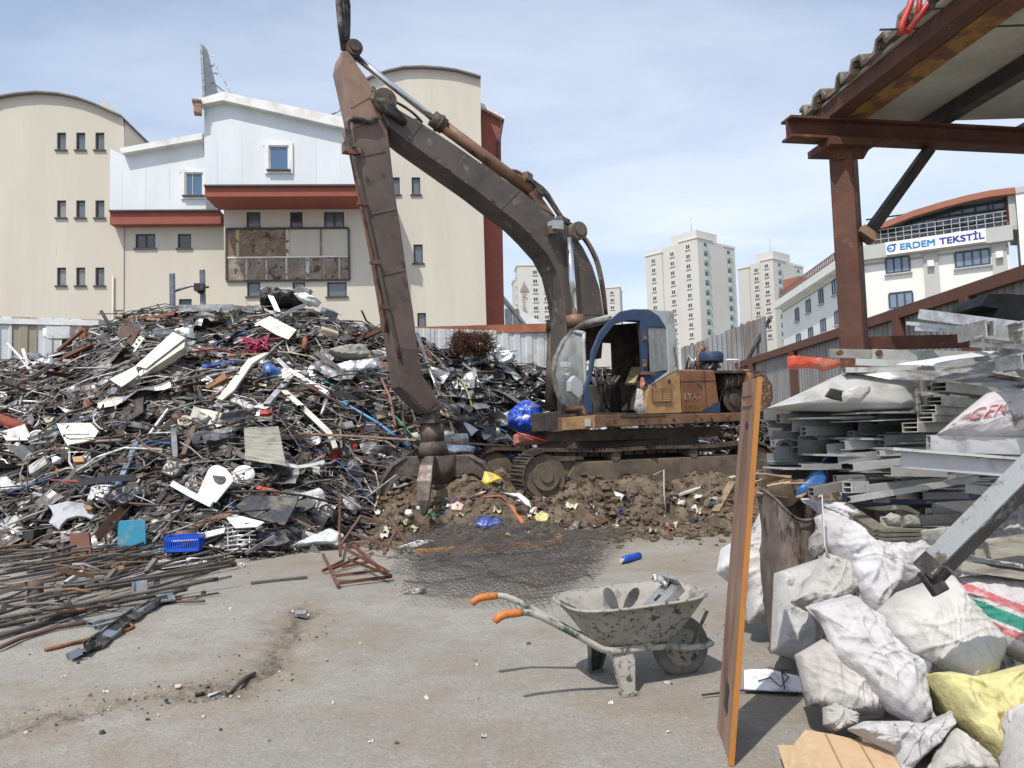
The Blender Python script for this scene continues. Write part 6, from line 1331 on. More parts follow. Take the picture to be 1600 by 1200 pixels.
for i in range(34):
    y = rnd.uniform(350, 740); x = rnd.uniform(50, 800) if y < 640 else rnd.uniform(430, 900)
    prof(f'{x},{y} {x + 400},{y + rnd.uniform(-18, 14)}', rnd.uniform(5, 11), 5.45 + rnd.uniform(-.2, .15), 5.5, 'flat', rnd.choice([LG, PG, DG]), 'thin grey sheet edge squeezed between the stacked profiles', rnd.uniform(.25, .5), rnd.uniform(20, 160), name='sheet_strip', cat='sheet')['group'] = 'thin sheets between the profiles'
prof('235,628 440,630', 26, 4.9, 5.1, 'C', (.36, .36, .34), 'short grey profile sticking out over the blue plastic', None, 0)
prof('500,634 750,602', 42, 5.05, 5.2, 'C', PG, 'pale rounded channel profile above the short box profile')
prof('290,762 500,716', 46, 4.95, 5.1, 'box', (.25, .24, .21), 'dusty brown-grey profile end above the drum with cartons', None, 60)
prof('478,738 570,736', 58, 4.9, 5.0, 'box', (.56, .57, .57), 'short white box profile cut off square', None, 0)
prof('490,802 900,722', 30, 4.8, 5.0, 'C', PG, 'long pale channel profile lowest over the dark window frame')
prof('690,648 920,652', 62, 5.0, 5.1, 'C', (.42, .42, .40), 'curved pale channel end under the big white beam', None, 60)
prof('742,590 1480,662', 84, 4.75, 4.6, 'C', (.50, .51, .53), 'big white channel beam crossing the middle of the stack', .12, name='channel_beam', cat='beam')
prof('695,536 1480,604', 14, 4.72, 4.57, 'flat', (.56, .56, .55), 'thin white flat bar on top of the big white channel beam', .16, name='flat_bar', cat='bar')
prof('902,510 1480,528', 88, 4.85, 4.8, 'box', (.50, .51, .52), 'broad white beam under the printed sack', .06, name='box_beam', cat='beam')
prof('1085,742 1300,772', 46, 4.8, 4.75, 'C', (.36, .36, .35), 'grey channel end behind the slanting steel tube', None, 200)
for (s, lab) in (('955,215 1260,255', 'topmost pale window profile in the leaning pack of five'), ('930,290 1180,312', 'second pale window profile from the top of the pack of five'), ('900,335 1150,345', 'middle pale window profile in the pack of five'), ('885,374 1090,380', 'second pale window profile from the bottom of the pack of five'), ('806,426 1010,428', 'lowest pale window profile in the pack, with open hollow end')):
    prof(s, 50, 5.0, 5.6, 'box', (.44, .425, .37), lab, .10, 120, 'window_profile', 'window_profile')
prof('385,40 615,44', 46, 5.95, 5.95, 'flat', (.36, .36, .34), 'grey flat bar with rusty bolts in front of the brown column', .02, 0, name='flat_bar', cat='bar')
prof('610,46 1220,62', 56, 5.9, 5.6, 'flat', (.38, .38, .36), 'long grey flat bar continuing to the torn white sheet', .02, 0, name='flat_bar', cat='bar')
for x, y in ((437, 38), (640, 38)): m = MB(); a = at(1180 + x / 3.333, 540 + y / 3.333, 5.88); m.tube([a, a + V((0, -.03, 0))], .022, 10); tag(m.build('rusty_bolt', 'rusty', None, (.2, .07, .03)), 'rusty bolt on the grey flat bar, ' + ('nearer the red film' if x < 500 else 'nearer the torn white sheet'), 'bolt')
prof('460,130 925,128', 26, 5.3, 5.2, 'box', (.50, .50, .48), 'pale flat profile on top of the torn hood', .12, 0)
prof('520,85 800,98', 36, 5.5, 5.4, 'C', (.46, .46, .45), 'grey channel beside the end of the red film', None, 60)
for s, h, lab, sec in (('1205,5 1480,70', 50, 'clear silver channel highest on the stack', 'C'),):
    pass
def kprof(s, hk, Y0, Y1, sec, c, lab, w_=None):
    (x0, y0), (x1, y1) = fp('K ' + s); a, b = at(x0, y0, Y0), at(x1, y1, Y1); h = hk / 4.614 / FPX * Y0; m = MB(); w_ = w_ or h
    if sec == 'box': m.hollow(a, b, w_, h, max(.004, h * .06))
    else: m.sect(a, b, dict(C=csec, L=lsec)[sec](w_, h, .006), roll=pi)
    return tag(m.build('aluminium_profile', 'alu', None, c), lab, 'profile')
kprof('275,235 1015,330', 70, 5.6, 5.0, 'C', (.55, .56, .57), 'long silver channel highest on the stack'); kprof('170,300 660,345', 26, 5.7, 5.4, 'box', (.5, .51, .52), 'thin silver profile below the highest silver channel'); kprof('232,340 660,362', 30, 5.65, 5.4, 'box', (.46, .47, .48), 'thinner silver profile under the other thin one')
kprof('625,452 1060,475', 34, 5.0, 4.9, 'box', (.6, .6, .59), 'pale round-edged profile below the chambered silver one')
m = MB(); a, b = at(1380 + 632 / 4.614, 440 + 365 / 4.614, 4.9), at(1380 + 900 / 4.614, 440 + 372 / 4.614, 4.95)
for dx, wq in ((0, 70), (75, 20)): pass
pk = lambda x, y, Y: at(1380 + x / 4.614, 440 + y / 4.614, Y)
m = MB(); m.ext([pk(690, 305, 4.9), pk(895, 320, 4.86), pk(912, 430, 4.86), pk(700, 405, 4.9)], V((0, .02, 0)))
for (x, y0, y1) in ((635, 300, 420), (692, 305, 405), (900, 318, 432), (1010, 290, 400)): m.bar(pk(x, y0, 4.88), pk(x + 8, y1, 4.88), .012, .3, V((0, 1, 0)))
m.bar(pk(640, 300, 4.9), pk(660, 330, 4.9), .01, .3, V((0, 1, 0)))
for p, q in (((640, 425), (700, 405)), ((895, 320), (1010, 290)), ((905, 372), (1012, 345)), ((912, 432), (1060, 390))): m.bar(pk(*p, 4.88), pk(*q, 4.86), .3, .012, ZUP)
tag(m.build('chambered_profile', 'alu', None, (.48, .48, .47)), 'wide silver profile end with open chambers near the top of the stack', 'profile')
m = MB()
for (x, y0, y1) in ((900, 540, 640), (955, 525, 630), (1012, 510, 620)): m.bar(pk(x, y0, 4.62), pk(x + 10, y1, 4.62), .012, .25, V((0, 1, 0)))
for p, q in (((895, 545), (1060, 505)), ((925, 640), (1060, 605))): m.bar(pk(*p, 4.62), pk(*q, 4.6), .25, .012)
tag(m.build('chambered_profile', 'alu', None, (.42, .42, .42)), 'dark chambered profile end under the torn white sheet', 'profile')
m = MB(); m.ext([pk(*p, 6.6) for p in ((705, 172), (760, 90), (890, 88), (1060, 100), (1060, 292), (772, 290), (832, 196))], V((0, .5, 0))); tag(m.build('black_hood', 'dark', None), 'black metal hood below the brown fence rail above the stack', 'hood')
m = MB(); m.bar(pk(-90, 445, 6.75), pk(640, 428, 6.9), .1, .115); tag(m.build('steel_beam', 'steel_brown', None, bev=.004), 'brown steel beam lying level behind the flat bars', 'beam')
# sheets
def sheet(name, s, Y0, k, th, mt, c, label, cat, wr=.02, ws=3, seed=1, back=.4, nrm=None):
    poly = fp(s); cy = sum(p[1] for p in poly) / len(poly); m = MB(); blob(m, poly, lambda x, y: Y0 - k * (y - cy), th, wr, ws, 72, 14, seed, 3, back, nrm=nrm); o = m.build(name, mt, None, c, fix=False); return tag(o, label, cat)
hd_ = sheet('torn_hood', 'Q 58,326 140,290 250,240 400,168 470,140 650,160 850,185 862,205 818,240 830,335 650,342 500,343 300,338 140,334', 5.35, .002, .16, 'clean', (.40, .40, .385), 'big pale pointed sheet hood with a torn hole on the stack', 'hood', .006, 2, 3, 2.6, V((0, -1, .05)).normalized())
m = MB(); blob(m, fp('Q 360,265 392,220 440,232 470,236 450,262 456,292 400,280'), lambda x, y: 5.09, .01, .004, 4, 30, 5); m.build('torn_hole', 'dark', hd_, fix=False)
m = MB(); blob(m, fp('Q 600,200 700,172 860,190 870,235 640,240'), lambda x, y: 5.17, .01, .004, 4, 30, 5); m.build('shadow_gap', 'dark', hd_, fix=False) if False else None
m = MB(); blob(m, fp('Q 455,240 520,212 600,212 600,240 545,300 470,298 450,268'), lambda x, y: 5.07, .03, .008, 4, 36, 6, 4); m.build('bent_flap', 'clean', hd_, (.45, .44, .42), fix=False)
sheet('red_film', 'Q 165,60 300,64 400,74 455,92 432,112 360,137 330,116 172,118', 5.6, 0, .03, 'plastic', (.55, .08, .04), 'orange-red plastic film wrapped round a bar end at the stack', 'film', .012, 8, 2)
sheet('white_sheet', 'Q 735,98 960,62 1180,30 1255,28 1180,70 1110,102 935,104', 5.2, .02, .015, 'clean', (.62, .63, .65), 'flat white sheet above the torn silver sheet edge', 'sheet', .008, 3, 5)
sheet('torn_sheet', 'Q 560,150 700,150 930,142 1110,110 1310,58 1480,10 1480,200 1300,150 1000,185 930,182 700,176', 5.0, .008, .03, 'alu', (.50, .50, .50), 'torn silver sheet with ragged bright edge over the window profiles', 'sheet', .015, 5, 6)
sheet('bent_edge_sheet', 'Q 930,96 1110,95 1300,10 1480,-40 1480,20 1300,50 1130,110 940,135', 4.95, .01, .02, 'alu', (.40, .40, .40), 'bent grey sheet edge curling up to the chambered profile', 'sheet', .01, 4, 7)
# blue plastic, dark window frame, crushed pieces
sheet('blue_plastic', 'Q 210,755 300,650 345,640 372,690 362,760 320,790 250,798 215,785', 5.35, 0, .06, 'plastic', (.05, .17, .45), 'folded blue plastic sheet hanging out of the stack over the drum', 'plastic', .012, 4, 2)
sheet('blue_plastic', 'Q 350,590 390,560 400,590 370,610 345,612', 5.45, 0, .04, 'plastic', (.04, .14, .40), 'small blue plastic corner above the short grey profile', 'plastic', .01, 6, 3)
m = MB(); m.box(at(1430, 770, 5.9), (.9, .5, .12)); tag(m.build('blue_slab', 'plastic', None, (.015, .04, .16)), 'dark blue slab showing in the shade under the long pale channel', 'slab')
wf = thing('layered_window_corner', at(1360, 835, 4.9), 'dark grey corner of a layered window frame lying on the white sacks', 'window frame')
for k in range(3):
    m = MB(); dy = k * 6.5; p = [at(1180 + x / 3.333, 540 + y / 3.333 + dy, Y) for x, y, Y in ((430, 812, 5.1), (655, 962, 4.75), (800, 968, 4.85), (960, 955, 5.0))]
    m.bar(p[0], p[1], .10, .020); m.bar(p[1] + V((-.02, 0, 0)), p[3], .10, .020); m.build('layer', 'window_profile', wf, (.13, .125, .095), bev=.003)
for s, w_, c, lab in (('Q 800,965 900,960 1050,940 1080,990 900,1045 805,1045', .05, (.38, .37, .33), 'crumpled pale profile end beside the dark window frame'), ('Q 660,900 700,870 750,890 760,945 690,940', .04, (.30, .29, .25), 'crushed grey lump inside the corner of the dark window frame'), ('Q 760,890 840,880 860,950 770,945', .04, (.33, .31, .27), 'crushed pale lump between the grey lump and the slanting tube'), ('Q 565,845 700,832 800,838 860,870 850,885 780,858 640,860', .015, (.30, .28, .20), 'thin wavy tan strip above the crushed lumps')):
    sheet('crushed_piece', s, 4.9, 0, w_, 'window_profile', c, lab, 'scrap', .012, 7, len(s) % 7)
prof('908,848 1190,832', 62, 5.0, 5.0, 'C', (.15, .15, .15), 'dark grey channel above the bent brown strip', None, 100); prof('858,915 1110,900', 56, 4.9, 4.9, 'L', (.12, .11, .09), 'bent dark brown strip behind the slanting steel tube', None, 60)
prof('1205,1060 1480,1022', 80, 4.1, 4.0, 'flat', (.30, .285, .24), 'ribbed pale wooden slat under the slanting steel tube', .14, 60, 'wood', 'wooden_slat', cat='slat')
prof('1040,1140 1480,1205', 40, 4.15, 4.1, 'flat', (.33, .32, .28), 'long weathered board lowest under the slanting steel tube', .16, 60, 'wood', 'weathered_plank', cat='plank'); prof('1120,1075 1480,1130', 34, 4.2, 4.15, 'C', (.40, .38, .33), 'pale grooved profile between the ribbed slat and the long board', .12, 60)
m = MB(); a, b = at(1452, 893, 3.5), at(1690, 655, 3.3); d_ = (b - a).normalized(); m.hollow(a, b, .10, .085, .008, V((-.45, -.5, .75))); st_ = tag(m.build('steel_tube', 'flaking', None), 'slanting square steel tube with flaking grey paint and black rubber end', 'tube') if mat('flaking', (.27, .285, .295), .55, .1, .1, 5, (.09, .075, .06), .33, 9, .03, bump=.25) else None
m = MB(); m.bar(a - d_ * .02, a + d_ * .06, .112, .097, V((-.35, -.6, .7))); m.bar(a + V((-.02, 0, .01)), at(1471, 927, 3.46), .07, .05, V((0, -1, .2))); m.build('end_cap', 'rubber', st_, bev=.006)
d_, s_, u_ = frame(a, b, V((-.45, -.5, .75))); m = MB(); m.bar(a + s_ * .051 + d_ * .07, b + s_ * .051, .006, .078, u_); m.build('shaded_grimy_side', 'shade_grime_side', st_) if mat('shade_grime_side', (.085, .08, .072), .8, .1, .3, 6, (.25, .26, .26), .3, 8, .05, bump=.2) else None  # dark strip: grime plus the lower face's shade, both put into its colour
# ------------------------------------------------------------ sacks
SY = lambda x, y: 4.95 - (y - 800) / 400 * 1.45
WH = (.62, .62, .63)
def sack(s, th, c, label, off=0., wr=.035, ws=5, seed=1, name='sack', mt='cloth', cat='sack', folds=7, k=.6, flat=.5):
    poly = fp(s); cy = sum(p[1] for p in poly) / len(poly); cx = sum(p[0] for p in poly) / len(poly); Yc = SY(0, cy) + off; m = MB()
    if mt == 'cloth': poly = [(cx + (x - cx) * 1.07, cy + (y - cy) * 1.07) for x, y in poly]
    blob(m, poly, lambda x, y: Yc - k * 1.45 / 400 * (y - cy), th, wr * (.8 if mt == 'cloth' else 1), ws, 128, 36, seed, folds, .7, flat=flat, long=(mt == 'cloth'))
    ob = tag(m.build(name, mt, None, c, fix=False), label, cat)
    if name == 'sack' and 'half hidden' not in label:
        # the sewn hem along one side of the bag
        o = resample(poly, 60); k0 = (seed * 17) % 60; h = MB(); pts = [at(o[(k0 + k) % 60].x, o[(k0 + k) % 60].y, Yc - k * 0 - .6 * 0 - (1.45 / 400) * (o[(k0 + k) % 60].y - cy) * .6 - .004) for k in range(24)]
        h.tube(pts, [.003] + [.0075 + .002 * (k % 3) for k in range(22)] + [.003], 6); h.build('hem', mt, ob, tuple(x * .9 for x in c))
    return ob
sack('P 1172,835 1192,795 1222,764 1262,790 1263,966 1170,968 1166,925 1124,892 1130,858', .22, (.66, .66, .67), 'large white sack standing on the concrete behind the rusty drum', 1.0, .03, 4, 11)
sack('S 560,-20 600,-40 700,-10 800,90 1000,110 1115,122 1062,250 985,300 890,375 850,452 820,430 760,330 700,200 610,110', .14, (.64, .64, .68), 'white sack with pointed corner hanging below the dark window frame', -.1, .035, 5, 12)
sack('S 445,380 530,255 590,150 700,190 745,330 700,370 650,400 600,432 530,422', .14, (.56, .56, .54), 'ribbed off-white sack between the drum and the pointed sack', .0, .025, 6, 13)
sack('S 528,425 620,398 742,368 850,458 905,560 1000,640 1092,705 1080,770 1100,930 1032,978 905,905 800,785 660,645 592,492', .13, (.60, .60, .63), 'long grimy white sack slanting down the front of the pile', -.22, .035, 6, 14)
sack('S 462,652 600,572 685,680 785,790 884,900 862,935 700,935 520,892 500,805', .15, (.60, .59, .57), 'grey-white crumpled sack on the ground side under the long slanting sack', -.02, .04, 6, 15)
sack('S 855,445 960,348 1180,268 1260,370 1340,470 1452,600 1405,742 1282,803 1150,722 1000,652 900,562', .22, (.62, .62, .60), 'biggest full white sack beside the yellow foam', -.18, .02, 4, 16)
st2 = 'S 1175,335 1270,275 1400,265 1640,285 1640,690 1560,660 1450,600 1350,472 1240,372'
o = sack(st2, .15, (.60, .58, .60), 'white sack with green and red stripes under the slanting tube end', -.28, .02, 4, 17)
mat('stripe_green', (.03, .20, .15), .9, 0, .2, 9, bump=.1); mat('stripe_red', (.38, .10, .11), .9, 0, .25, 9, (.5, .4, .4), .3, 20, bump=.1)
Yst = SY(0, 820 + 440 / 3.158) - .28
def stripe(par, s, mt, Y):
    pass
ob = o; me_ = ob.data
me_.materials.append(_m['stripe_green']); me_.materials.append(_m['stripe_red'])
# woven stripes follow the sack's own surface: choose faces by where they lie across the cloth
w0_, w1_ = at(1180 / 3.158 + 1100, 330 / 3.158 + 820, Yst), at(1600 / 3.158 + 1100, 500 / 3.158 + 820, Yst)
sd_ = (w1_ - w0_).normalized(); sn_ = V((-sd_.z, 0, sd_.x)).normalized()
for p in me_.polygons:
    c3 = V(ob.location) + p.center - w0_; h = c3.dot(sn_)
    p.material_index = 1 if -.035 < h < .025 else 2 if (-.085 < h < -.05 or .045 < h < .085) else 0
sack('S 590,905 640,890 750,935 745,985 640,1020 595,985', .08, (.50, .50, .49), 'small grey-white bag low beside the brown cardboard', -.05, .03, 8, 18)
sack('S 725,1010 800,975 950,975 1080,985 1200,930 1215,985 1120,1090 1050,1150 1000,1215 960,1215 930,1120 850,1080', .12, (.52, .52, .54), 'crumpled white sack between the cardboard and the yellow foam', -.1, .045, 6, 19)
sack('S 1120,1210 1160,1110 1232,1008 1330,1080 1410,1150 1440,1215', .1, (.50, .49, .46), 'dusty grey sack end under the yellow foam', -.12, .03, 7, 20)
sack('S 1515,930 1560,905 1640,880 1640,1230 1500,1230', .14, (.66, .66, .68), 'white sack end cut off beside the yellow foam', -.35, .03, 5, 21)
SACKP = sack('Q 955,462 1100,340 1200,260 1300,245 1480,235 1480,480 1150,478', .10, (.60, .58, .61), 'white sack with red printed letters lying on the broad white beam', -.65, .012, 5, 22, k=.2)
mat('print_red', (.40, .05, .07), .9, 0, .2, 20, (.55, .5, .5), .25, 30, bump=.0)
m = MB(); Yp = SY(0, 540 + 370 / 3.333) - .65 - .165; a, b, c_ = [at(1180 + x / 3.333, 540 + y / 3.333, Yp) for x, y in ((1095, 395), (1320, 350), (1150, 310))]
text_mb(m, 'GEK', a, b - a, c_ - a, .095, .0)
from mathutils.bvhtree import BVHTree
bv = BVHTree.FromPolygons([V(SACKP.location) + v.co for v in SACKP.data.vertices], [list(p.vertices) for p in SACKP.data.polygons])
for i, v in enumerate(m.v):
    r0 = EYE + (V(v) - EYE) * .7; hit_ = bv.ray_cast(r0, (V(v) - EYE).normalized())
    if hit_[0] is not None: m.v[i] = tuple(hit_[0] - (V(v) - EYE).normalized() * .008)
m.build('lettering', 'print_red', SACKP, fix=False)
for i, (x, y, o_) in enumerate(((1290, 960, .55), (1400, 1010, .5), (1530, 1060, .3), (1500, 930, .75), (1560, 870, .9), (1420, 1130, .3))):
    sack(f'P {x - 75},{y - 60} {x},{y - 85} {x + 85},{y - 50} {x + 80},{y + 60} {x},{y + 80} {x - 80},{y + 55}', .25, (.5, .5, .5), 'grimy white sack half hidden behind the other sacks', o_, .03, 4, 30 + i)['group'] = 'hidden sacks behind the pile'
mat('foam_yellow', (.56, .52, .25), .95, 0, .08, 4, (.36, .31, .14), .35, 5, bump=.3, bs=45, bump2=.3, bs2=10)
sack('S 1075,742 1140,735 1260,760 1400,735 1640,670 1640,930 1530,1130 1445,1185 1330,1060 1235,965 1165,862', .14, (1, 1, 1), 'pale yellow block of torn insulation foam among the sacks', -.16, .035, 7, 23, 'foam_block', 'foam_yellow', 'foam', 4, flat=.08)
sack('Q 460,830 520,900 620,960 800,1030 930,1060 1000,1110 860,1140 700,1130 520,1040 400,960 330,850 255,812', .10, (.62, .62, .66), 'white sack spread flat under the dark window frame', .15, .03, 5, 24)
cb_ = MB(); poly = fp('S 362,1085 440,1085 500,1008 650,1035 800,1070 930,1118 985,1230 410,1230'); panel(cb_, poly, lambda x, y: 3.55 - .004 * (y - 1170), .012)
cbx = tag(cb_.build('cardboard', 'cardboard', None, (.47, .33, .20), bev=.003), 'flattened brown cardboard box at the foot of the sacks', 'cardboard')
for k, s_ in enumerate(('S 600,1030 690,1215', 'S 760,1062 850,1215')):
    m = MB(); (x0, y0), (x1, y1) = fp(s_); a, b = at(x0, y0, 3.545 - .004 * (y0 - 1170)), at(x1, y1, 3.545 - .004 * (y1 - 1170)); m.bar(a, b, .006, .004, V((0, -1, .3))); m.build('crease', 'cardboard', cbx, (.30, .20, .12))
m = MB(); panel(m, fp('S 440,1088 502,1010 560,1090 590,1230 420,1230'), lambda x, y: 3.50 - .004 * (y - 1170), .01); m.build('flap', 'cardboard', cbx, (.50, .36, .22))
# rusty drum
mat('drum', (.13, .10, .085), .65, .3, .3, 4, (.26, .21, .17), .42, 3.5, bump=.2, dirt2=(.035, .025, .02), da2=.38, ds2=4, st=(2, 2, .5))
dc = G(1247, 1024); R0 = .165; dh = 1.0
m = MB()
def drum_pt(r, z, a):
    p = V((cos(a), sin(a), z * 1.5)); k = 1 + .16 * noise.noise(p * 1.6 + V((3, 0, 1))) + .08 * noise.noise(p * 4)
    top = 1 + (.10 * sin(a * 2 + 1) if z > .9 else 0); return V((dc.x - .0 * z + r * k * cos(a) * (1.0 + .10 * z), dc.y + .05 + r * k * sin(a), z * top))
prof_ = [(R0 * 1.02, .0)] + [(R0, .02 + .98 * k / 24) for k in range(25)]
for (r, z) in list(prof_):
    pass
vs = [drum_pt(r * (1.04 if abs(z - .34) < .02 or abs(z - .67) < .02 else 1), z, 2 * pi * i / 40) for r, z in prof_ for i in range(40)]
m.add(vs, [(j * 40 + i, j * 40 + (i + 1) % 40, (j + 1) * 40 + (i + 1) % 40, (j + 1) * 40 + i) for j in range(len(prof_) - 1) for i in range(40)], sm=True)
dr_ = tag(m.build('drum', 'drum', None, fix=False, solid=.012), 'tall dented rusty steel drum filled with cardboard', 'drum')
for k in range(2): m = MB(); m.tube([drum_pt(R0 + .004, (.012, .99)[k], 2 * pi * i / 40) for i in range(41)], .008, 6); m.build('rim', 'drum', dr_)
m = MB(); blob(m, fp('P 1242,1014 1262,1008 1268,1026 1244,1030'), lambda x, y: dc.y - .15, .006, .002, 5, 16, 4); m.build('blue_paint_patch', 'plastic', dr_, (.03, .10, .35), fix=False)
for k in range(7):
    m = MB(); a = rnd.uniform(0, 6.28); p = V((dc.x - .03 + .08 * cos(a), dc.y + .05 + .08 * sin(a), 1.0 + .03 * k)); M3 = Matrix.Rotation(rnd.uniform(-.7, .7), 3, 'X') @ Matrix.Rotation(a, 3, 'Z') @ Matrix.Rotation(rnd.uniform(-.5, .5), 3, 'Y'); m.box(p, (.20, .15, .008), M3)
    tag(m.build('carton_scrap', 'cardboard', None, rnd.choice([(.45, .32, .2), (.5, .37, .24), (.4, .28, .17)])), 'torn brown carton piece stuffed in the rusty drum', 'carton', 'carton pieces in the drum')
m = MB(); m.tube([at(1180 + x / 3.333, 540 + y / 3.333, 4.5) for x, y in ((330, 790), (345, 775), (362, 1040), (385, 1105))], .006, 6); tag(m.build('thin_pole', 'clean', None, (.55, .55, .53)), 'thin pale wire standing beside the drum', 'wire')
sack('Q 285,1000 320,960 350,1000 360,1080 310,1100 280,1060', .05, (.16, .16, .17), 'small dark grey rag hanging on the side of the drum', -.1, .02, 9, 25, 'rag', 'cloth', 'rag')
# ------------------------------------------------------------ door panel on edge
mat('door_face', (.27, .165, .12), .45, 0, .12, 3, (.13, .06, .035), .35, 2.5, bump=.06, st=(3, 3, .5), dirt2=(.28, .19, .14), da2=.15, ds2=7)
mat('door_edge', (.40, .165, .035), .45, 0, .12, 3, (.2, .09, .03), .18, 6, bump=.06, st=(2, 2, .5))
nb, fb_, ftp, ntp = G(1140, 1197), G(1119, 1137), None, None
nb.z = fb_.z = .0; ftp = at(1162.5, 600, fb_.y + .02); ntp = at(1181, 588, nb.y + .02); hh = (ftp.z + ntp.z) / 2
up = ((ftp - fb_) + (ntp - nb)).normalized(); hz_ = (fb_ - nb); ftp = fb_ + up * ((ntp - nb).length); ntp = nb + up * (ntp - nb).length
nn = hz_.cross(up).normalized(); nn = nn if nn.x > 0 else -nn
DP = lambda u, v, o=0.: nb + (fb_ - nb) * u + (ntp - nb) * v + nn * o
m = MB(); m.ext([DP(.07, 0, .004), DP(1, 0, .004), DP(1, 1, .004), DP(.07, 1, .004)], nn * .014); dp = tag(m.build('door_panel', 'door_face', None, bev=.002), 'narrow brown door board with bright orange edge standing upright on the concrete', 'door')
m = MB(); m.ext([DP(0, 0, -.003), DP(.07, 0, -.003), DP(.07, 1, -.003), DP(0, 1, -.003)], nn * .024); m.build('edge_strip', 'door_edge', dp, bev=.002)
m = MB()
for (u0, u1, v0, v1) in ((.25, .9, .925, .93), (.25, .9, .955, .96), (.25, .28, .93, .955), (.87, .9, .93, .955)): m.ext([DP(u0, v0, -.002), DP(u1, v0, -.002), DP(u1, v1, -.002), DP(u0, v1, -.002)], nn * .006)
m.build('moulding', 'door_face', dp)
m = MB(); m.ext([DP(.5 + .09 * cos(k * pi / 6), .872 + .011 * sin(k * pi / 6), .001) for k in range(12)], nn * .004); m.build('lock_hole', 'dark', dp)
m = MB(); m.ext([DP(.5 + .1 * cos(k * pi / 6) * (1 + .5 * (k % 2)), .13 + .035 * sin(k * pi / 6) * (1 + .3 * (k % 3)), .002) for k in range(12)], nn * .003); m.build('gouge', 'dark', dp)
# ------------------------------------------------------------ wheelbarrow
WO = V((.995, 4.9, 0)); WU = V((-.953, -.305, 0)).normalized(); WV = V((.305, -.953, 0)).normalized()
def wb(u, v, z): return WO + (WU * u + WV * v + V((0, 0, z))) * .905
mat('cement', (.31, .295, .26), .9, .05, .15, 6, (.38, .365, .33), .35, 5, bump=.4, bs=60, dirt2=(.06, .07, .06), da2=.36, ds2=24)
mat('cement_tube', (.42, .40, .36), .85, 0, .15, 8, (.06, .10, .08), .36, 7, .05, bump=.4, bs=50)
mat('cement_in', (.31, .295, .26), .9, 0, .12, 5, (.40, .385, .35), .4, 4, bump=.4, bs=40, dirt2=(.15, .14, .125), da2=.35, ds2=7)
wbt = thing('wheelbarrow', WO, 'cement-crusted grey wheelbarrow with orange grips holding scrap metal', 'wheelbarrow')
def ring(u0, u1, hw, z, zt=0., n=40, e=3.6):
    out = []
    for k in range(n):
        a = 2 * pi * k / n; c_, s_ = cos(a), sin(a); x = abs(c_) ** (2 / e) * (1 if c_ > 0 else -1); y = abs(s_) ** (2 / e) * (1 if s_ > 0 else -1)
        uu = (u0 + u1) / 2 + (u1 - u0) / 2 * x; out.append(wb(uu, hw * y, z + zt * x))
    return out
rg = [(.17, .60, .13, .270, 0), (.12, .64, .19, .285, 0), (.07, .68, .225, .33, 0), (.02, .73, .265, .40, .0), (-.05, .79, .30, .48, -.005), (-.115, .855, .335, .555, -.012), (-.125, .865, .345, .553, -.012)]
m = MB(); rs_ = [ring(*r) for r in rg]; n = 40
m.add([p for r in rs_ for p in r], [(j * n + k, j * n + (k + 1) % n, (j + 1) * n + (k + 1) % n, (j + 1) * n + k) for j in range(len(rs_) - 1) for k in range(n)], sm=True); m.add(rs_[0], [list(range(n))])
tray = m.build('tray', ['cement'], wbt, fix=True, solid=.006)
m = MB(); i_ = [[p + V((0, 0, .004)) + (wb(.38, 0, p.z) - p) * .012 for p in r] for r in rs_[:-1]]
m.add([p for r in i_ for p in r], [(j * n + k, j * n + (k + 1) % n, (j + 1) * n + (k + 1) % n, (j + 1) * n + k) for j in range(len(i_) - 1) for k in range(n)], sm=True); m.add(i_[0], [list(range(n))]); m.build('lining', 'cement_in', tray)
m = MB(); rr = ring(-.12, .86, .34, .556, -.012); m.tube(rr + [rr[0]], .009, 8); m.build('rim', 'cement', tray)
for s_ in (1, -1):
    y0 = .17
    pts = [(-.21, .0, .20), (-.20, s_ * .07, .195), (-.14, s_ * .105, .195), (0, s_ * .12, .20), (.14, s_ * .15, .235), (.35, s_ * .19, .255), (.58, s_ * .21, .262), (.68, s_ * .22, .29), (.92, s_ * .25, .44), (1.10, s_ * .265, .545), (1.17, s_ * .27, .575), (1.22, s_ * .27, .583), (1.26, s_ * .27, .583)]
    m = MB(); m.tube([wb(*p) for p in pts], .019, 12); m.build('handle', 'cement_tube', wbt)
    m = MB(); m.tube([wb(1.22, s_ * .27, .583), wb(1.24, s_ * .27, .583), wb(1.33, s_ * .27, .581), wb(1.36, s_ * .27, .572), wb(1.395, s_ * .27, .55), wb(1.40, s_ * .27, .545)], [.020, .0225, .023, .023, .022, .014], 14); m.build('grip', 'grip_orange', wbt) if mat('grip_orange', (.50, .155, .025), .6, 0, .15, 9, (.2, .12, .07), .35, 14, bump=.1) else None
    m = MB()
    for (o1, o2) in ((0, .004),):
        q = [wb(.445, s_ * .20, .265), wb(.60, s_ * .20, .265), wb(.565, s_ * .275, .02), wb(.49, s_ * .275, .02)]; m.ext(q, WV * s_ * .006)
        for (a, b, c2, d2) in ((0, 3, -1, 1), (1, 2, 1, 1)): m.ext([q[a], q[b], q[b] - WV * s_ * .045, q[a] - WV * s_ * .06], WU * .006)
    m.box(wb(.527, s_ * .262, .012), (.10, .06, .02), atan2(WU.y, WU.x)); m.build('leg', 'cement' if s_ > 0 else 'leg_dark', wbt) if mat('leg_dark', (.05, .07, .06), .7, 0, .2, 5, (.3, .28, .25), .35, 6, bump=.3) else None
    m = MB(); m.bar(wb(-.10, s_ * .2, .45), wb(-.02, s_ * .11, .205), .022, .006, WV); m.build('brace', 'leg_dark', wbt)
m = MB(); Mw = Matrix.Translation(wb(0, 0, .185)) @ WV.to_track_quat('Z', 'X').to_matrix().to_4x4()
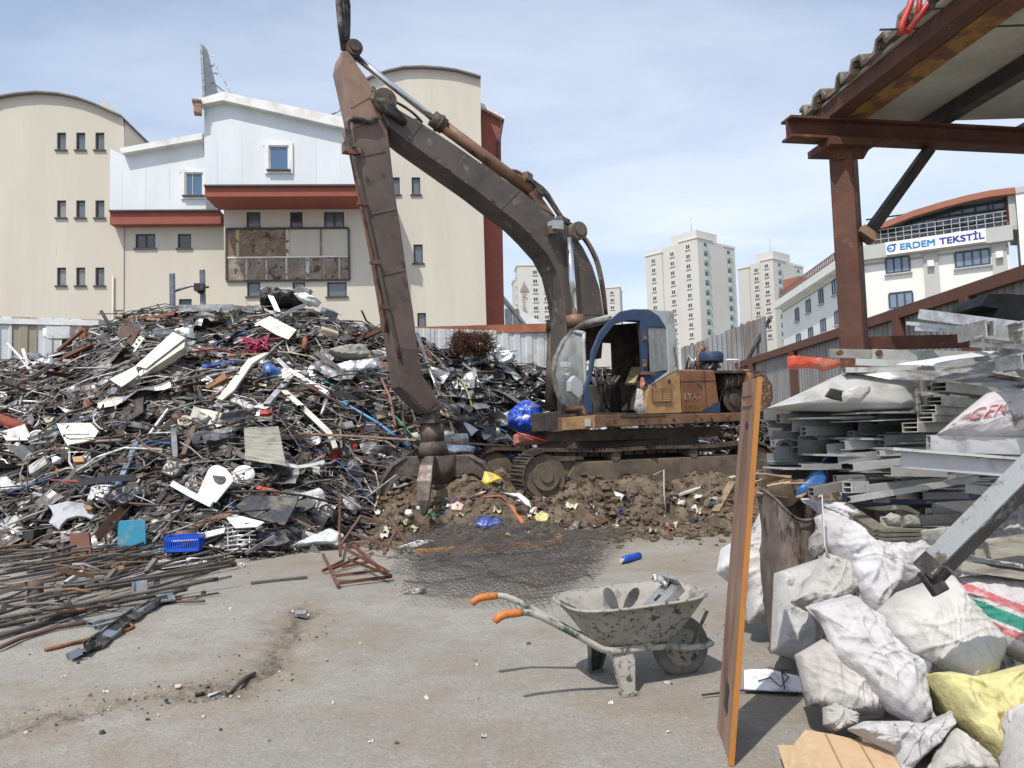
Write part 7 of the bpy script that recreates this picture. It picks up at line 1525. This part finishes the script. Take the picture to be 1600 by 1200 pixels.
m.lathe([(.118, -.036), (.135, -.044), (.16, -.043), (.178, -.03), (.185, 0), (.178, .03), (.16, .043), (.135, .044), (.118, .036)], Mw, 40); wh = m.build('tyre', 'tyre_mat', wbt) if mat('tyre_mat', (.13, .122, .11), .9, 0, .2, 6, (.22, .2, .175), .45, 5, bump=.3, bs=70) else None
m = MB(); m.lathe([(.122, -.03), (.115, -.025), (.06, -.03), (.03, -.05), (0, -.05)], Mw, 32); m.lathe([(.122, .03), (.115, .022), (.105, .022), (.06, .028), (.032, .034), (.03, .055), (0, .055)], Mw, 32); m.lathe([(.122, -.03), (.122, .03)], Mw, 32); m.build('wheel_rim', 'cement', wbt)
m = MB()
for k in range(5): a = k * 2 * pi / 5; q = Mw @ V((.04 * cos(a), .04 * sin(a), .034)); m.tube([q, q + WV * .012], .007, 6)
m.tube([wb(0, -.12, .185), wb(0, .125, .185)], .01, 8); m.build('axle', 'leg_dark', wbt)
def bit(name, mt, c, label, cat, fn): m = MB(); fn(m); return tag(m.build(name, mt, None, c, fix=True), label, cat)
ax = atan2(WU.y, WU.x)
def f1(m):
    M3 = Matrix.Rotation(ax, 3, 'Z') @ Matrix.Rotation(R(38), 3, 'Y'); c0_ = wb(.19, .02, .50)
    m.box(c0_, (.34, .17, .012), M3); m.box(c0_ + M3 @ V((0, .085, -.02)), (.34, .01, .05), M3); m.box(c0_ + M3 @ V((0, -.085, -.02)), (.34, .01, .05), M3); m.box(c0_ + M3 @ V((-.17, 0, .02)), (.012, .17, .06), M3)
ob = bit('metal_bracket', 'alu', (.42, .42, .42), 'grey punched metal bracket box leaning in the wheelbarrow', 'bracket', f1)
M3 = Matrix.Rotation(ax, 3, 'Z') @ Matrix.Rotation(R(38), 3, 'Y'); c0_ = wb(.19, .02, .50)
for dx, dy, w_ in ((-.03, .0, .05), (.09, .02, .04), (.06, -.03, .03)): m = MB(); m.box(c0_ + M3 @ V((dx, dy, .009)), (w_, .025, .006), M3); m.build('slot', 'dark', ob)
bit('crumpled_foil', 'alu', (.6, .6, .62), 'small crumpled silver sheet on top of the metal bracket', 'sheet', lambda m: crump(m, wb(.08, -.05, .62), WU, WV, V((0, 0, 1)), .10, .16, .06, 3, 0, None, 8))
def blade(a0):
    def f(m):
        p = [wb(.47, .06, .44)]; 
        for k in range(9): t = k / 8; ang = R(a0) + (t - .5) * .62; p.append(wb(.47, .06, .44) + (WU * -cos(ang) + ZUP * sin(ang)) * (.10 + .10 * sin(t * pi) ** .7))
        m.ext(p, WV * .004)
    return f
bit('fan_blade', 'metal', (.28, .28, .28), 'grey fan blade pointing up in the wheelbarrow beside the bracket', 'fan blade', blade(52)); bit('fan_blade', 'metal', (.33, .33, .32), 'grey fan blade tilted toward the handles in the wheelbarrow', 'fan blade', blade(118))
bit('pipe_fitting', 'dark', None, 'small black ring fitting lying between the fan blades', 'fitting', lambda m: m.tube([wb(.46 + .03 * cos(a * .35), .09, .44 + .03 * sin(a * .35)) for a in range(16)], .01, 8))
bit('wire_end', 'rubber', None, 'black wire hanging over the handle end of the tray', 'wire', lambda m: m.tube([wb(.87, .0, .57), wb(.80, .08, .53), wb(.70, .14, .44), wb(.66, .17, .42)], .006, 6))
# ------------------------------------------------------------ wire mesh on the concrete
def mesh_sheet(c4, nu, nv, z0, amp, seed):
    q = [G(*c) for c in c4]; m = MB()
    def P(s, t):
        p = q[0].lerp(q[1], s).lerp(q[3].lerp(q[2], s), t); k = noise.noise(V((s * 3, t * 3, seed))) + .5 * noise.noise(V((s * 8, t * 7, seed + 5)))
        e = noise.noise(V((s * 9, t * 9, seed + 2))) * .05
        return V((p.x + e, p.y + e, z0 + max(-z0 + .006, amp * k + .02 * sin(9 * s + seed))))
    N_ = nu + nv
    for d in (0, 1):
        for k in range(-nv, nu):
            pts = []
            for j in range(0, nv + 1):
                u = (k + j) / nu if d == 0 else (k + nv - j) / nu
                if 0 <= u <= 1: pts.append(P(u, j / nv))
            if len(pts) > 1: m.tube(pts, .0026, 3, 0, None, False)
    return m
mat('mesh_wire', (.16, .15, .14), .55, .4, .3, 5, (.14, .08, .05), .3, 4, bump=0)
for i, (c4, lab) in enumerate(((((598, 912), (850, 962), (985, 850), (640, 846)), 'largest sheet of dark wire mesh spread flat on the concrete'), (((625, 950), (845, 955), (940, 880), (650, 880)), 'lowest wire mesh sheet with its corner toward the cracked concrete'), (((640, 905), (900, 935), (978, 846), (690, 842)), 'wavy wire mesh sheet heaped over the tan plank'), (((610, 890), (880, 905), (975, 858), (660, 852)), 'top wire mesh sheet curling up behind the wheelbarrow grips'), (((660, 930), (900, 945), (960, 870), (700, 862)), 'crumpled middle wire mesh sheet behind the wheelbarrow'), (((630, 880), (870, 885), (990, 848), (680, 838)), 'far loose wire mesh sheet next to the dirt'))):
    tag(mesh_sheet(c4, 22, 22, .06 + .04 * i, .09 + .04 * i, i * 3.1).build('wire_mesh', 'mesh_wire', None, fix=False), lab, 'wire mesh')
m = MB(); a, b = G(650, 862, .1), G(872, 848, .12); m.bar(a, b, .12, .05); m.tube([b, b + V((.02, 0, .03)), b + V((.05, .02, .0))], [.1, .1, .05], 8); tag(m.build('tan_plank', 'wood', None, (.42, .23, .07)), 'orange-tan plank lying inside the wire mesh', 'plank')
m = MB(); blob(m, fp('L 200,330 280,305 350,308 330,322 250,345'), lambda x, y: 9.9, .04, .03, 9, 30, 8, 5); tag(m.build('white_film', 'clean', None, (.6, .6, .6), fix=False), 'thin white film strip at the end of the tan plank', 'film')
m = MB(); blob(m, fp('L 215,525 260,505 315,505 300,525 240,540'), lambda x, y: 7.6, .03, .03, 9, 30, 8, 7); tag(m.build('foil_scrap', 'alu', None, (.55, .55, .56), fix=False), 'crumpled silver foil on the corner of the wire mesh', 'foil')
# ------------------------------------------------------------ steel bars on the concrete
def rebar(p, q, r, c, label=None, group='reinforcing bars lying on the concrete', bend=0.):
    m = MB(); n = 14; pts = []
    sag = rnd.gauss(0, .03)
    for k in range(n + 1): t = k / n; x = p.lerp(q, t); x += V((sag * sin(pi * t), 0, bend * sin(pi * t))); pts.append(x)
    m.tube(pts, r, 8)
    # rolled ribs
    d, a, u = frame(p, q)
    L_ = (q - p).length
    if r > .012:
        k = .03
        while k < L_: t = k / L_; i = min(n - 1, int(t * n)); x = pts[i].lerp(pts[i + 1], t * n - i); m.tube([x - d * .004, x + d * .004], r * 1.16, 7, 0, None, False); k += .035
    tag(m.build('reinforcing_bar', 'bar_steel', None, c, fix=False), label or 'dark ribbed reinforcing bar in the pile on the concrete', 'bar', None if label else group)
RC = [(.09, .08, .072), (.12, .10, .085), (.17, .115, .075), (.085, .078, .072), (.15, .135, .12), (.22, .13, .07), (.2, .19, .18)]
for i in range(84):
    x = rnd.uniform(-230, 210); y = rnd.uniform(885, 1005) if i % 3 else rnd.uniform(870, 930); y = min(y, 1010 - max(0, x) * .42); p = G(x, y)
    a = R(rnd.gauss(64, 13)) if i % 4 else R(rnd.gauss(10, 45)); L_ = rnd.uniform(1.2, 3.6) if i % 4 else rnd.uniform(.35, 1.1)
    q = p + V((cos(a), sin(a), 0)) * L_
    while q.y > 2 and 800 + FPX * q.x / q.y > 405 - rnd.uniform(0, 90): q = p.lerp(q, .9)
    if q.y > 10.3: q = p + (q - p) * ((10.3 - p.y) / (q.y - p.y)) if p.y < 10 else p + V((.8, .1, 0))
    zl_ = .02 + .30 * rnd.random() * max(0., 1 - abs(y - 925) / 110); p.z = zl_; q.z = max(.015, zl_ + rnd.gauss(.01, .03)); rebar(p, q, rnd.choice([.010, .012, .014, .016, .018]), rnd.choice(RC))
for s, r, c, lab in (('W -60,740 230,655 600,545 860,465', .022, (.085, .075, .07), 'thickest dark reinforcing bar at the near edge of the pile'), ('W -20,815 150,740 420,660 650,625', .018, (.12, .08, .06), 'brown bar end lying nearest on the concrete beside the pile'), ('W 1000,515 1160,455 1400,330 1600,300', .018, (.09, .085, .08), 'dark pipe leading from the link chain to the heap'), ('W 1300,470 1400,468 1505,466', .014, (.15, .10, .07), 'short brown bar pointing out beside the link chain')):
    p_ = fp(s); 
    m = MB(); m.tube([G(x, y, .03) for x, y in p_], r, 10); tag(m.build('steel_bar', 'bar_steel', None, c), lab, 'bar')
m = MB(); m.tube([G(x, y, .025) for x, y in fp('W 330,826 520,780 690,740 850,700 930,682 972,665 978,650 955,640 925,636')], .014, 10); tag(m.build('hooked_bar', 'rusty', None, (.28, .12, .04)), 'orange rusty bar with a hooked end under the link chain', 'bar')
# short odd pieces between the long bars
for i in range(34):
    px_, py_ = rnd.uniform(-20, 400), rnd.uniform(868, 985); py_ = min(py_, 985 - max(0, px_) * .28); p = G(px_, py_); a = rnd.uniform(0, 6.28); L_ = rnd.uniform(.15, .6); p.z = rnd.uniform(.06, .3); q = p + V((cos(a) * L_, sin(a) * L_, rnd.gauss(0, .08))); q.z = max(.03, q.z); m = MB()
    if i % 3 == 0: m.hollow(p, q, .05, .04, .004)
    elif i % 3 == 1: m.bar(p, q, .05, .008)
    else: m.tube([p, p.lerp(q, .6) + V((0, 0, .03)), q], .014, 8)
    tag(m.build('short_bar', 'bar_steel', None, rnd.choice(RC + [(.26, .26, .25), (.33, .33, .32)])), 'short cut bar or strip lying across the long reinforcing bars', 'bar', 'short cut pieces on the bar pile')
# link chain
ch = thing('link_chain', G(190, 990), 'black plastic link chain lying on the concrete beside the hooked bar', 'chain')
cp = resample(fp('W 500,880 620,820 740,760 860,660 960,590 1060,520 1180,450 1290,440'), 13, False)
for i in range(12):
    a, b = G(cp[i].x, cp[i].y, .03 + .02 * (i % 2)), G(cp[i + 1].x, cp[i + 1].y, .03 + .02 * ((i + 1) % 2)); d, s_, u = frame(a, b); m = MB()
    tw = Matrix.Rotation(rnd.gauss(0, .35), 3, d); s_ = tw @ s_; u = tw @ u
    m.ext([a + s_ * -.05 + d * .01, a + s_ * .05 + d * .01, b + s_ * .05, b + s_ * -.05], u * .008)
    for e in (-1, 1): m.bar(a + s_ * (.055 * e), b + s_ * (.055 * e) + d * .02, .012, .05, u)
    m.build('link', 'chain_black' if i % 4 else 'chain_grey', ch) if mat('chain_black', (.025, .026, .03), .4, .2, .2, 5, DUST, .3, 6) and mat('chain_grey', (.20, .22, .26), .4, .3, .1, 5) else None
m = MB(); M3 = Matrix.Rotation(.5, 3, 'Z') @ Matrix.Rotation(R(65), 3, 'X'); c3 = G(218, 918, .12); m.box(c3, (.12, .17, .02), M3); m.box(c3 + M3 @ V((.06, 0, .02)), (.012, .17, .05), M3); m.box(c3 + M3 @ V((-.06, 0, .02)), (.012, .17, .05), M3); tag(m.build('metal_bracket', 'alu', None, (.3, .31, .33)), 'silver bracket standing up at the end of the link chain', 'bracket')
m = MB(); m.box(G(259, 934, .06), (.15, .14, .015), Matrix.Rotation(.6, 3, 'Z') @ Matrix.Rotation(.3, 3, 'X')); m.box(G(259, 936, .03), (.1, .1, .04), .6); tag(m.build('plate_scrap', 'alu', None, (.36, .40, .46)), 'small tilted grey-blue plate beside the short brown bar', 'plate')
m = MB(); m.hollow(G(140, 975, .03), G(195, 962, .03), .09, .04, .006); m.hollow(G(150, 981, .03), G(205, 966, .03), .05, .04, .006); tag(m.build('profile_scrap', 'alu', None, (.42, .43, .44)), 'two-chamber aluminium profile end among the reinforcing bars', 'profile')
m = MB(); m.lathe([(.07, 0), (.075, .02), (.07, .2), (.05, .22), (0, .22)], Matrix.Translation(G(55, 945, .02)), 16); tag(m.build('round_post', 'rusty', None, (.11, .095, .085)), 'short thick round post standing among the reinforcing bars', 'post')
m = MB(); m.bar(G(89, 935, .02), G(91, 920, .34), .05, .03); tag(m.build('flat_upright', 'metal', None, (.3, .31, .32)), 'upright grey flat bar among the reinforcing bars', 'bar')
m = MB(); blob(m, fp('V 775,225 800,190 870,165 925,195 905,220 850,245 790,250'), lambda x, y: 9.6, .08, .07, 9, 40, 12, 9); tag(m.build('crushed_frame_lump', 'metal', None, (.25, .25, .24), fix=False), 'crushed grey metal lump between the bars and the blue crate', 'lump')
# blue crate
cr = G(301, 874); cw, cdp, chh = .42, .30, .19; ct = thing('crate', cr, 'bright blue slotted plastic crate beside the white rack', 'crate'); rz = .12
RX = V((cos(rz), sin(rz), 0)); RY = V((-sin(rz), cos(rz), 0)); mat('crate_blue', (.008, .07, .46), .4, 0, .08, 5, bump=0)
cr = cr + V((0, -.35, 0))
def cpt(x, y, z): return cr + RX * x + RY * y + V((0, 0, z + .15))
m = MB(); m.ext([cpt(-cw / 2, 0, 0), cpt(cw / 2, 0, 0), cpt(cw / 2, cdp, 0), cpt(-cw / 2, cdp, 0)], V((0, 0, .01))); m.build('base', 'crate_blue', ct)
for (a, b) in (((-cw / 2, 0), (cw / 2, 0)), ((cw / 2, .001), (cw / 2, cdp)), ((cw / 2, cdp), (-cw / 2, cdp)), ((-cw / 2, cdp), (-cw / 2, .001))):
    m = MB(); A, B = cpt(*a, 0), cpt(*b, 0); L_ = (B - A).length; n = int(L_ / .026); hk = V((0, 0, 1))
    m.bar(A + hk * (chh - .02), B + hk * (chh - .02), .014, .04, ZUP); m.bar(A + hk * .025, B + hk * .025, .012, .045, ZUP)
    for k in range(n + 1): p = A.lerp(B, k / n); m.bar(p + hk * .045, p + hk * (chh - .042), .012, .014, RY)
    m.build('side', 'crate_blue', ct)
# small furniture by the heap's foot
m = MB(); poly = fp('C 1150,1040 1330,1000 1390,1100 1180,1130'); panel(m, poly, lambda x, y: 10.2 - .012 * (y - 860), .04); tag(m.build('printed_board', 'clean', None, (.42, .47, .55)), 'pale blue-white scuffed board between the turquoise shell and the crate', 'board')
m = MB(); m.ext([G(x, y, .03) for x, y in fp('V 575,215 640,190 850,140 870,165 800,200 640,222')], V((0, 0, .02))); tag(m.build('white_sheet', 'clean', None, (.72, .72, .71)), 'white sheet lying flat on the concrete under the blue crate', 'sheet')
bf = thing('bed_frame', G(555, 905), 'small rusty steel lattice frame lying broken on the concrete beside the mesh', 'lattice frame')
def bars(par, name, mt, c, segs, w_=.03):
    for (x0, y0, z0, x1, y1, z1) in segs: m = MB(); m.bar(G(x0, y0, z0), G(x1, y1, z1), w_, w_); m.build(name, mt, par, c)
vv = lambda x, y: (x / 2.5, 800 + y / 2.5)
bars(bf, 'rail', 'rusty', (.15, .075, .05), [(*vv(1262, 165), .06, *vv(1322, 290), .03), (*vv(1322, 278), .04, *vv(1530, 252), .04), (*vv(1360, 185), .28, *vv(1530, 250), .05), (*vv(1322, 130), .40, *vv(1520, 235), .10)])
bars(bf, 'slat', 'rusty', (.13, .065, .045), [(*vv(1290, 225), .05, *vv(1400, 178), .1), (*vv(1305, 250), .05, *vv(1480, 228), .1), (*vv(1335, 215), .1, *vv(1440, 195), .14), (*vv(1260, 230), .03, *vv(1340, 190), .1), (*vv(1380, 130), .3, *vv(1500, 235), .12)])
fr2 = thing('angle_iron_trestle', G(590, 860), 'brown angle-iron frame leaning between the heap and the dirt mound', 'frame')
def ab(par, name, segs, c, w_=.035):
    for (x0, y0, Y0, x1, y1, Y1) in segs: m = MB(); a, b = at(x0, y0, Y0), at(x1, y1, Y1); m.bar(a, b, w_, w_ * .7); m.build(name, 'rusty', par, c)
ab(fr2, 'rail', [(*fp('V 1330,130')[0], 9.9, *fp('V 1410,15')[0], 10.6), (*fp('V 1365,80')[0], 10.2, *fp('V 1570,150')[0], 9.8), (*fp('V 1520,20')[0], 10.6, *fp('V 1590,130')[0], 10.0), (*fp('V 1500,165')[0], 9.8, *fp('V 1545,75')[0], 10.2), (*fp('V 1410,15')[0], 10.6, *fp('V 1540,55')[0], 10.4)], (.11, .08, .065))
# ------------------------------------------------------------ litter on the dirt mound
def lay(px, py, lift=.0):
    d = ray(px, py); d = d / d.y; Y = 9.5
    while Y < 17:
        p = EYE + d * Y
        if p.z < max(groundz(p.x, p.y), moundz(p.x, p.y)) + lift: return p
        Y += .04
    return EYE + d * 12
def mbar(name, s, w_, mt, c, label, cat, h=None, lift=.03, rnd_=False):
    P3 = [lay(x, y, lift) for x, y in fp(s)]; m = MB()
    if rnd_: m.tube(P3, w_ / 2, 8)
    else:
        for a, b in zip(P3, P3[1:]): m.bar(a, b, w_, h or w_ * .4)
    tag(m.build(name, mt, None, c), label, cat)
def mblob(name, s, th, mt, c, label, cat, wr=.02, k=0):
    poly = fp(s); cx = sum(p[0] for p in poly) / len(poly); cy = sum(p[1] for p in poly) / len(poly); Y0 = lay(cx, cy, .05).y; m = MB(); blob(m, poly, lambda x, y: Y0 - .006 * (y - cy), th, wr, 8, 32, 8, len(s) + k); tag(m.build(name, mt, None, c, fix=False), label, cat)
mbar('white_plank', 'L 1332,125 1597,38', .09, 'clean', (.58, .57, .53), 'long weathered white plank lying on the dirt near the door board', 'plank', .03)
mbar('wood_plank', 'L 1515,185 1585,62', .12, 'wood', (.25, .18, .12), 'short brown wooden plank on the dirt beside the white plank', 'plank', .03, .05)
mbar('green_stick', 'L 285,186 330,192 380,206', .035, 'plastic', (.06, .30, .05), 'green plastic stick on the dirt below the grapple', 'stick', None, .05, True)
mbar('orange_strap', 'L 548,122 620,118 655,150 690,200 712,235', .06, 'plastic', (.62, .16, .05), 'orange plastic strap bent over the dirt mound', 'strap', .015, .04)
mbar('grey_rod', 'L 468,135 560,100', .03, 'metal', (.4, .39, .37), 'grey rod on the dirt beside the grapple claw', 'rod', None, .05, True)
mbar('thin_stake', 'L 1300,205 1306,205', .02, 'clean', (.5, .5, .48), 'low pale stub on the dirt beside the thin pale stake', 'stake', None, .02, True)
a = lay(*fp('L 1310,205')[0]); m = MB(); m.tube([a, a + V((-.02, 0, .35)), a + V((-.01, .0, .70)), a + V((-.16, .05, .62))], .011, 7); tag(m.build('wire_stake', 'clean', None, (.5, .5, .47)), 'thin pale bent stake standing in the dirt mound', 'stake')
mblob('blue_tray', 'L 508,238 540,206 565,202 592,222 600,205 638,236 600,248 545,262', .05, 'plastic', (.01, .07, .40), 'broken blue plastic tray at the foot of the dirt mound', 'tray', .012)
mblob('white_bag', 'L 610,105 660,112 700,108 740,140 752,178 735,172 715,135 665,125', .05, 'clean', (.72, .72, .72), 'twisted white plastic bag on the dirt mound', 'bag', .03)
mblob('yellow_sheet', 'L 540,60 552,15 590,25 628,48 600,60 560,75', .03, 'plastic', (.65, .48, .02), 'bright yellow plastic sheet behind the grapple claw', 'sheet', .01)
mblob('paper_scrap', 'L 1092,100 1130,112 1138,125 1118,145 1098,120', .015, 'clean', (.66, .66, .64), 'white paper piece high on the dirt mound', 'paper', .01)
mblob('printed_bag', 'L 405,160 440,140 472,160 460,182 412,186', .03, 'clean', (.55, .42, .36), 'crumpled pink-printed white bag on the dirt below the grapple', 'bag', .008)
mblob('pale_sponge', 'L 760,205 790,182 825,200 815,232 765,232', .05, 'foam_yellow', None, 'pale yellow torn sponge on the dirt mound', 'sponge', .02)
mblob('black_scrap', 'L 880,275 930,222 960,225 945,265 910,278', .05, 'plastic', (.04, .04, .045), 'dark pointed plastic piece at the foot of the dirt mound', 'piece', .015)
mblob('tyre_scrap', 'L 1395,235 1410,200 1435,195 1442,220 1425,250', .07, 'rubber', None, 'round black rubber piece on the dirt near the door board', 'rubber', .015)
mblob('white_ball', 'L 216,200 225,178 250,178 256,200 240,210', .07, 'clean', (.66, .66, .6), 'white round plastic tub on the dirt beside a blue cap', 'tub', .008)
mblob('white_bag', 'L 265,165 300,155 322,162 310,182 272,180', .03, 'clean', (.62, .66, .7), 'small bluish white bag on the dirt above the green stick', 'bag', .02)
bo = thing('spray_bottle', G(985, 872), 'blue plastic bottle with pale cap lying on the concrete', 'bottle'); a, b = G(974, 875, .045), G(999, 868, .045)
m = MB(); m.tube([a, a.lerp(b, .04), a.lerp(b, .3), a.lerp(b, .33), a.lerp(b, .36), a.lerp(b, .97), b], [.03, .042, .042, .038, .042, .042, .03], 16); m.build('body', 'crate_blue', bo); m = MB(); m.tube([a, a + (a - b).normalized() * .05], .022, 10); m.build('cap', 'clean', bo, (.6, .6, .6))
mp = {}
def litter(n, name, label, cat, group, mt, cols, sz, region):
    protos_ = []
    for k in range(4):
        m = MB(); crump(m, V((0, 0, 0)), V((1, 0, 0)), V((0, 1, 0)), V((0, 0, 1)), sz, sz * .75, sz * .5, k + 20, 0, None, 5); protos_.append(m.build(name, mt, None, (1, 1, 1), origin=(0, 0, 0)))
    for i in range(n):
        o = protos_[i] if i < 4 else protos_[i % 4].copy()
        if i >= 4: col.objects.link(o)
        p = region(); o.location = p; o.rotation_euler = (rnd.gauss(0, .5), rnd.gauss(0, .5), rnd.uniform(0, 6.3)); s_ = rnd.uniform(.5, 1.4); o.scale = (s_, s_, s_); o.color = (*rnd.choice(cols), 1); tag(o, label, cat, group)
def reg_m(): return lay(rnd.uniform(570, 1120), rnd.uniform(775, 838), .03)
def reg_f():
    px = rnd.uniform(20, 560); yf = hcol(px)[1]; Y = yf - abs(rnd.gauss(0, .35)) + .1; X = (px - 800) / FPX * Y; return V((X, Y, sfz(X, Y) + .03))
def reg_g(): p = G(rnd.uniform(30, 1100), rnd.uniform(880, 1180)); p.z = groundz(p.x, p.y) + .006; return p
litter(46, 'plastic_scrap', 'small white plastic scrap lying on the brown dirt', 'plastic', 'white scraps on the dirt mound', 'clean', [(.6, .6, .58), (.7, .7, .7), (.5, .47, .4), (.55, .5, .35)], .13, reg_m)
litter(12, 'blue_scrap', 'small blue plastic cap or scrap on the brown dirt', 'plastic', 'blue scraps on the dirt mound', 'plastic', [(.015, .05, .35), (.02, .09, .42)], .09, reg_m)
litter(16, 'rusty_flake', 'small rusty or dark scrap on the brown dirt', 'scrap', 'dark scraps on the dirt mound', 'rusty', [(.12, .06, .04), (.3, .06, .04), (.06, .055, .05)], .13, reg_m)
litter(60, 'foot_scrap', 'small pale scrap on the concrete at the foot of the heap', 'scrap', 'pale scraps at the heap foot', 'clean', [(.5, .5, .48), (.3, .29, .27), (.62, .62, .6), (.2, .18, .16)], .11, reg_f)
litter(40, 'rust_scrap', 'small brown scrap on the concrete at the foot of the heap', 'scrap', 'brown scraps at the heap foot', 'rusty', [(.12, .08, .055), (.07, .06, .05), (.2, .1, .06)], .14, reg_f)
litter(45, 'chip', 'tiny pale chip lying on the open concrete', 'chip', 'pale chips on the concrete', 'clean', [(.6, .6, .58), (.5, .48, .45), (.2, .18, .17)], .028, reg_g)
# bits on the open concrete
def onp(px, py, z=.0): p = G(px, py); p.z = groundz(p.x, p.y) + z; return p
m = MB(); m.box(onp(470, 960, .03), (.10, .08, .04), .1); m.box(onp(470, 962, .052), (.085, .06, .006), .1); m.tube([onp(458, 962, .03), onp(458, 962, .06)], .012, 8); m.tube([onp(482, 961, .03), onp(482, 961, .06)], .012, 8); tag(m.build('lock_box', 'alu', None, (.5, .5, .55)), 'small silver lock box lying in the crack of the concrete', 'box')
m = MB(); m.tube([onp(355, 1076, .018), onp(385, 1055, .018), onp(398, 1046, .02)], .014, 10); tag(m.build('pipe_scrap', 'metal', None, (.12, .11, .1)), 'short dark pipe piece lying at the concrete crack', 'pipe')
m = MB(); m.tube([onp(305, 1083, .015), onp(320, 1081, .015)], .012, 8); tag(m.build('pipe_scrap', 'rubber', None), 'black pipe stub at the concrete crack', 'pipe')
m = MB(); m.tube([onp(326, 1082, .01), onp(346, 1074, .012)], .008, 8); tag(m.build('white_stub', 'clean', None, (.6, .6, .58)), 'white stub between the dark pipe pieces at the crack', 'stub')
m = MB(); lump(m, onp(279, 1078, .01), .025, 5); tag(m.build('stone', 'clean', None, (.4, .38, .34)), 'pale stone beside the black pipe stub', 'stone')
m = MB(); lump(m, onp(318, 929, .02), .03, 8); m.tube([onp(305, 938, .01), onp(315, 931, .02)], .004, 6); tag(m.build('black_fitting', 'rubber', None), 'small black knob with wire beyond the short brown bar', 'knob')
m = MB(); m.bar(onp(392, 913, .02), onp(480, 904, .02), .05, .02); tag(m.build('wood_strip', 'wood', None, (.12, .10, .085)), 'dark wooden strip lying alone in front of the bed frame', 'strip')
for x, y, r_ in ((260, 1100, .014), (122, 1038, .016), (160, 1147, .018), (826, 1007, .02), (345, 1143, .01), (620, 1163, .012)): m = MB(); lump(m, onp(x, y, .006), r_, x); tag(m.build('dark_pebble', 'rubber', None), 'single dark pebble on the open concrete', 'pebble', 'dark pebbles on the concrete')
wp_ = MB(); wp_.ext([onp(x, y, .025 + (.03 if i in (0, 1) else 0)) for i, (x, y) in enumerate(fp('S 200,770 310,768 480,780 490,848 330,846 200,838'))], V((0, 0, .008))); tag(wp_.build('white_plate', 'clean', None, (.74, .76, .80)), 'flat white plate lying on the concrete in front of the sacks', 'plate')
m = MB(); m.tube([onp(x, y, .02) for x, y in fp('S -10,858 60,852 180,838 260,842 340,836 420,850 460,846')], .006, 6); m.tube([onp(x, y, .05) for x, y in fp('S 270,820 330,800 380,845 420,800 385,770 400,850')], .004, 5); tag(m.build('black_wire', 'rubber', None), 'thin black wire curling over the white plate', 'wire')
m = MB(); m.tube([onp(x, y, .02) for x, y in fp('S 265,730 330,722 380,735 430,740')], .004, 5); tag(m.build('rusty_wire', 'rusty', None, (.2, .08, .04)), 'thin rusty wire on the concrete in front of the drum', 'wire')
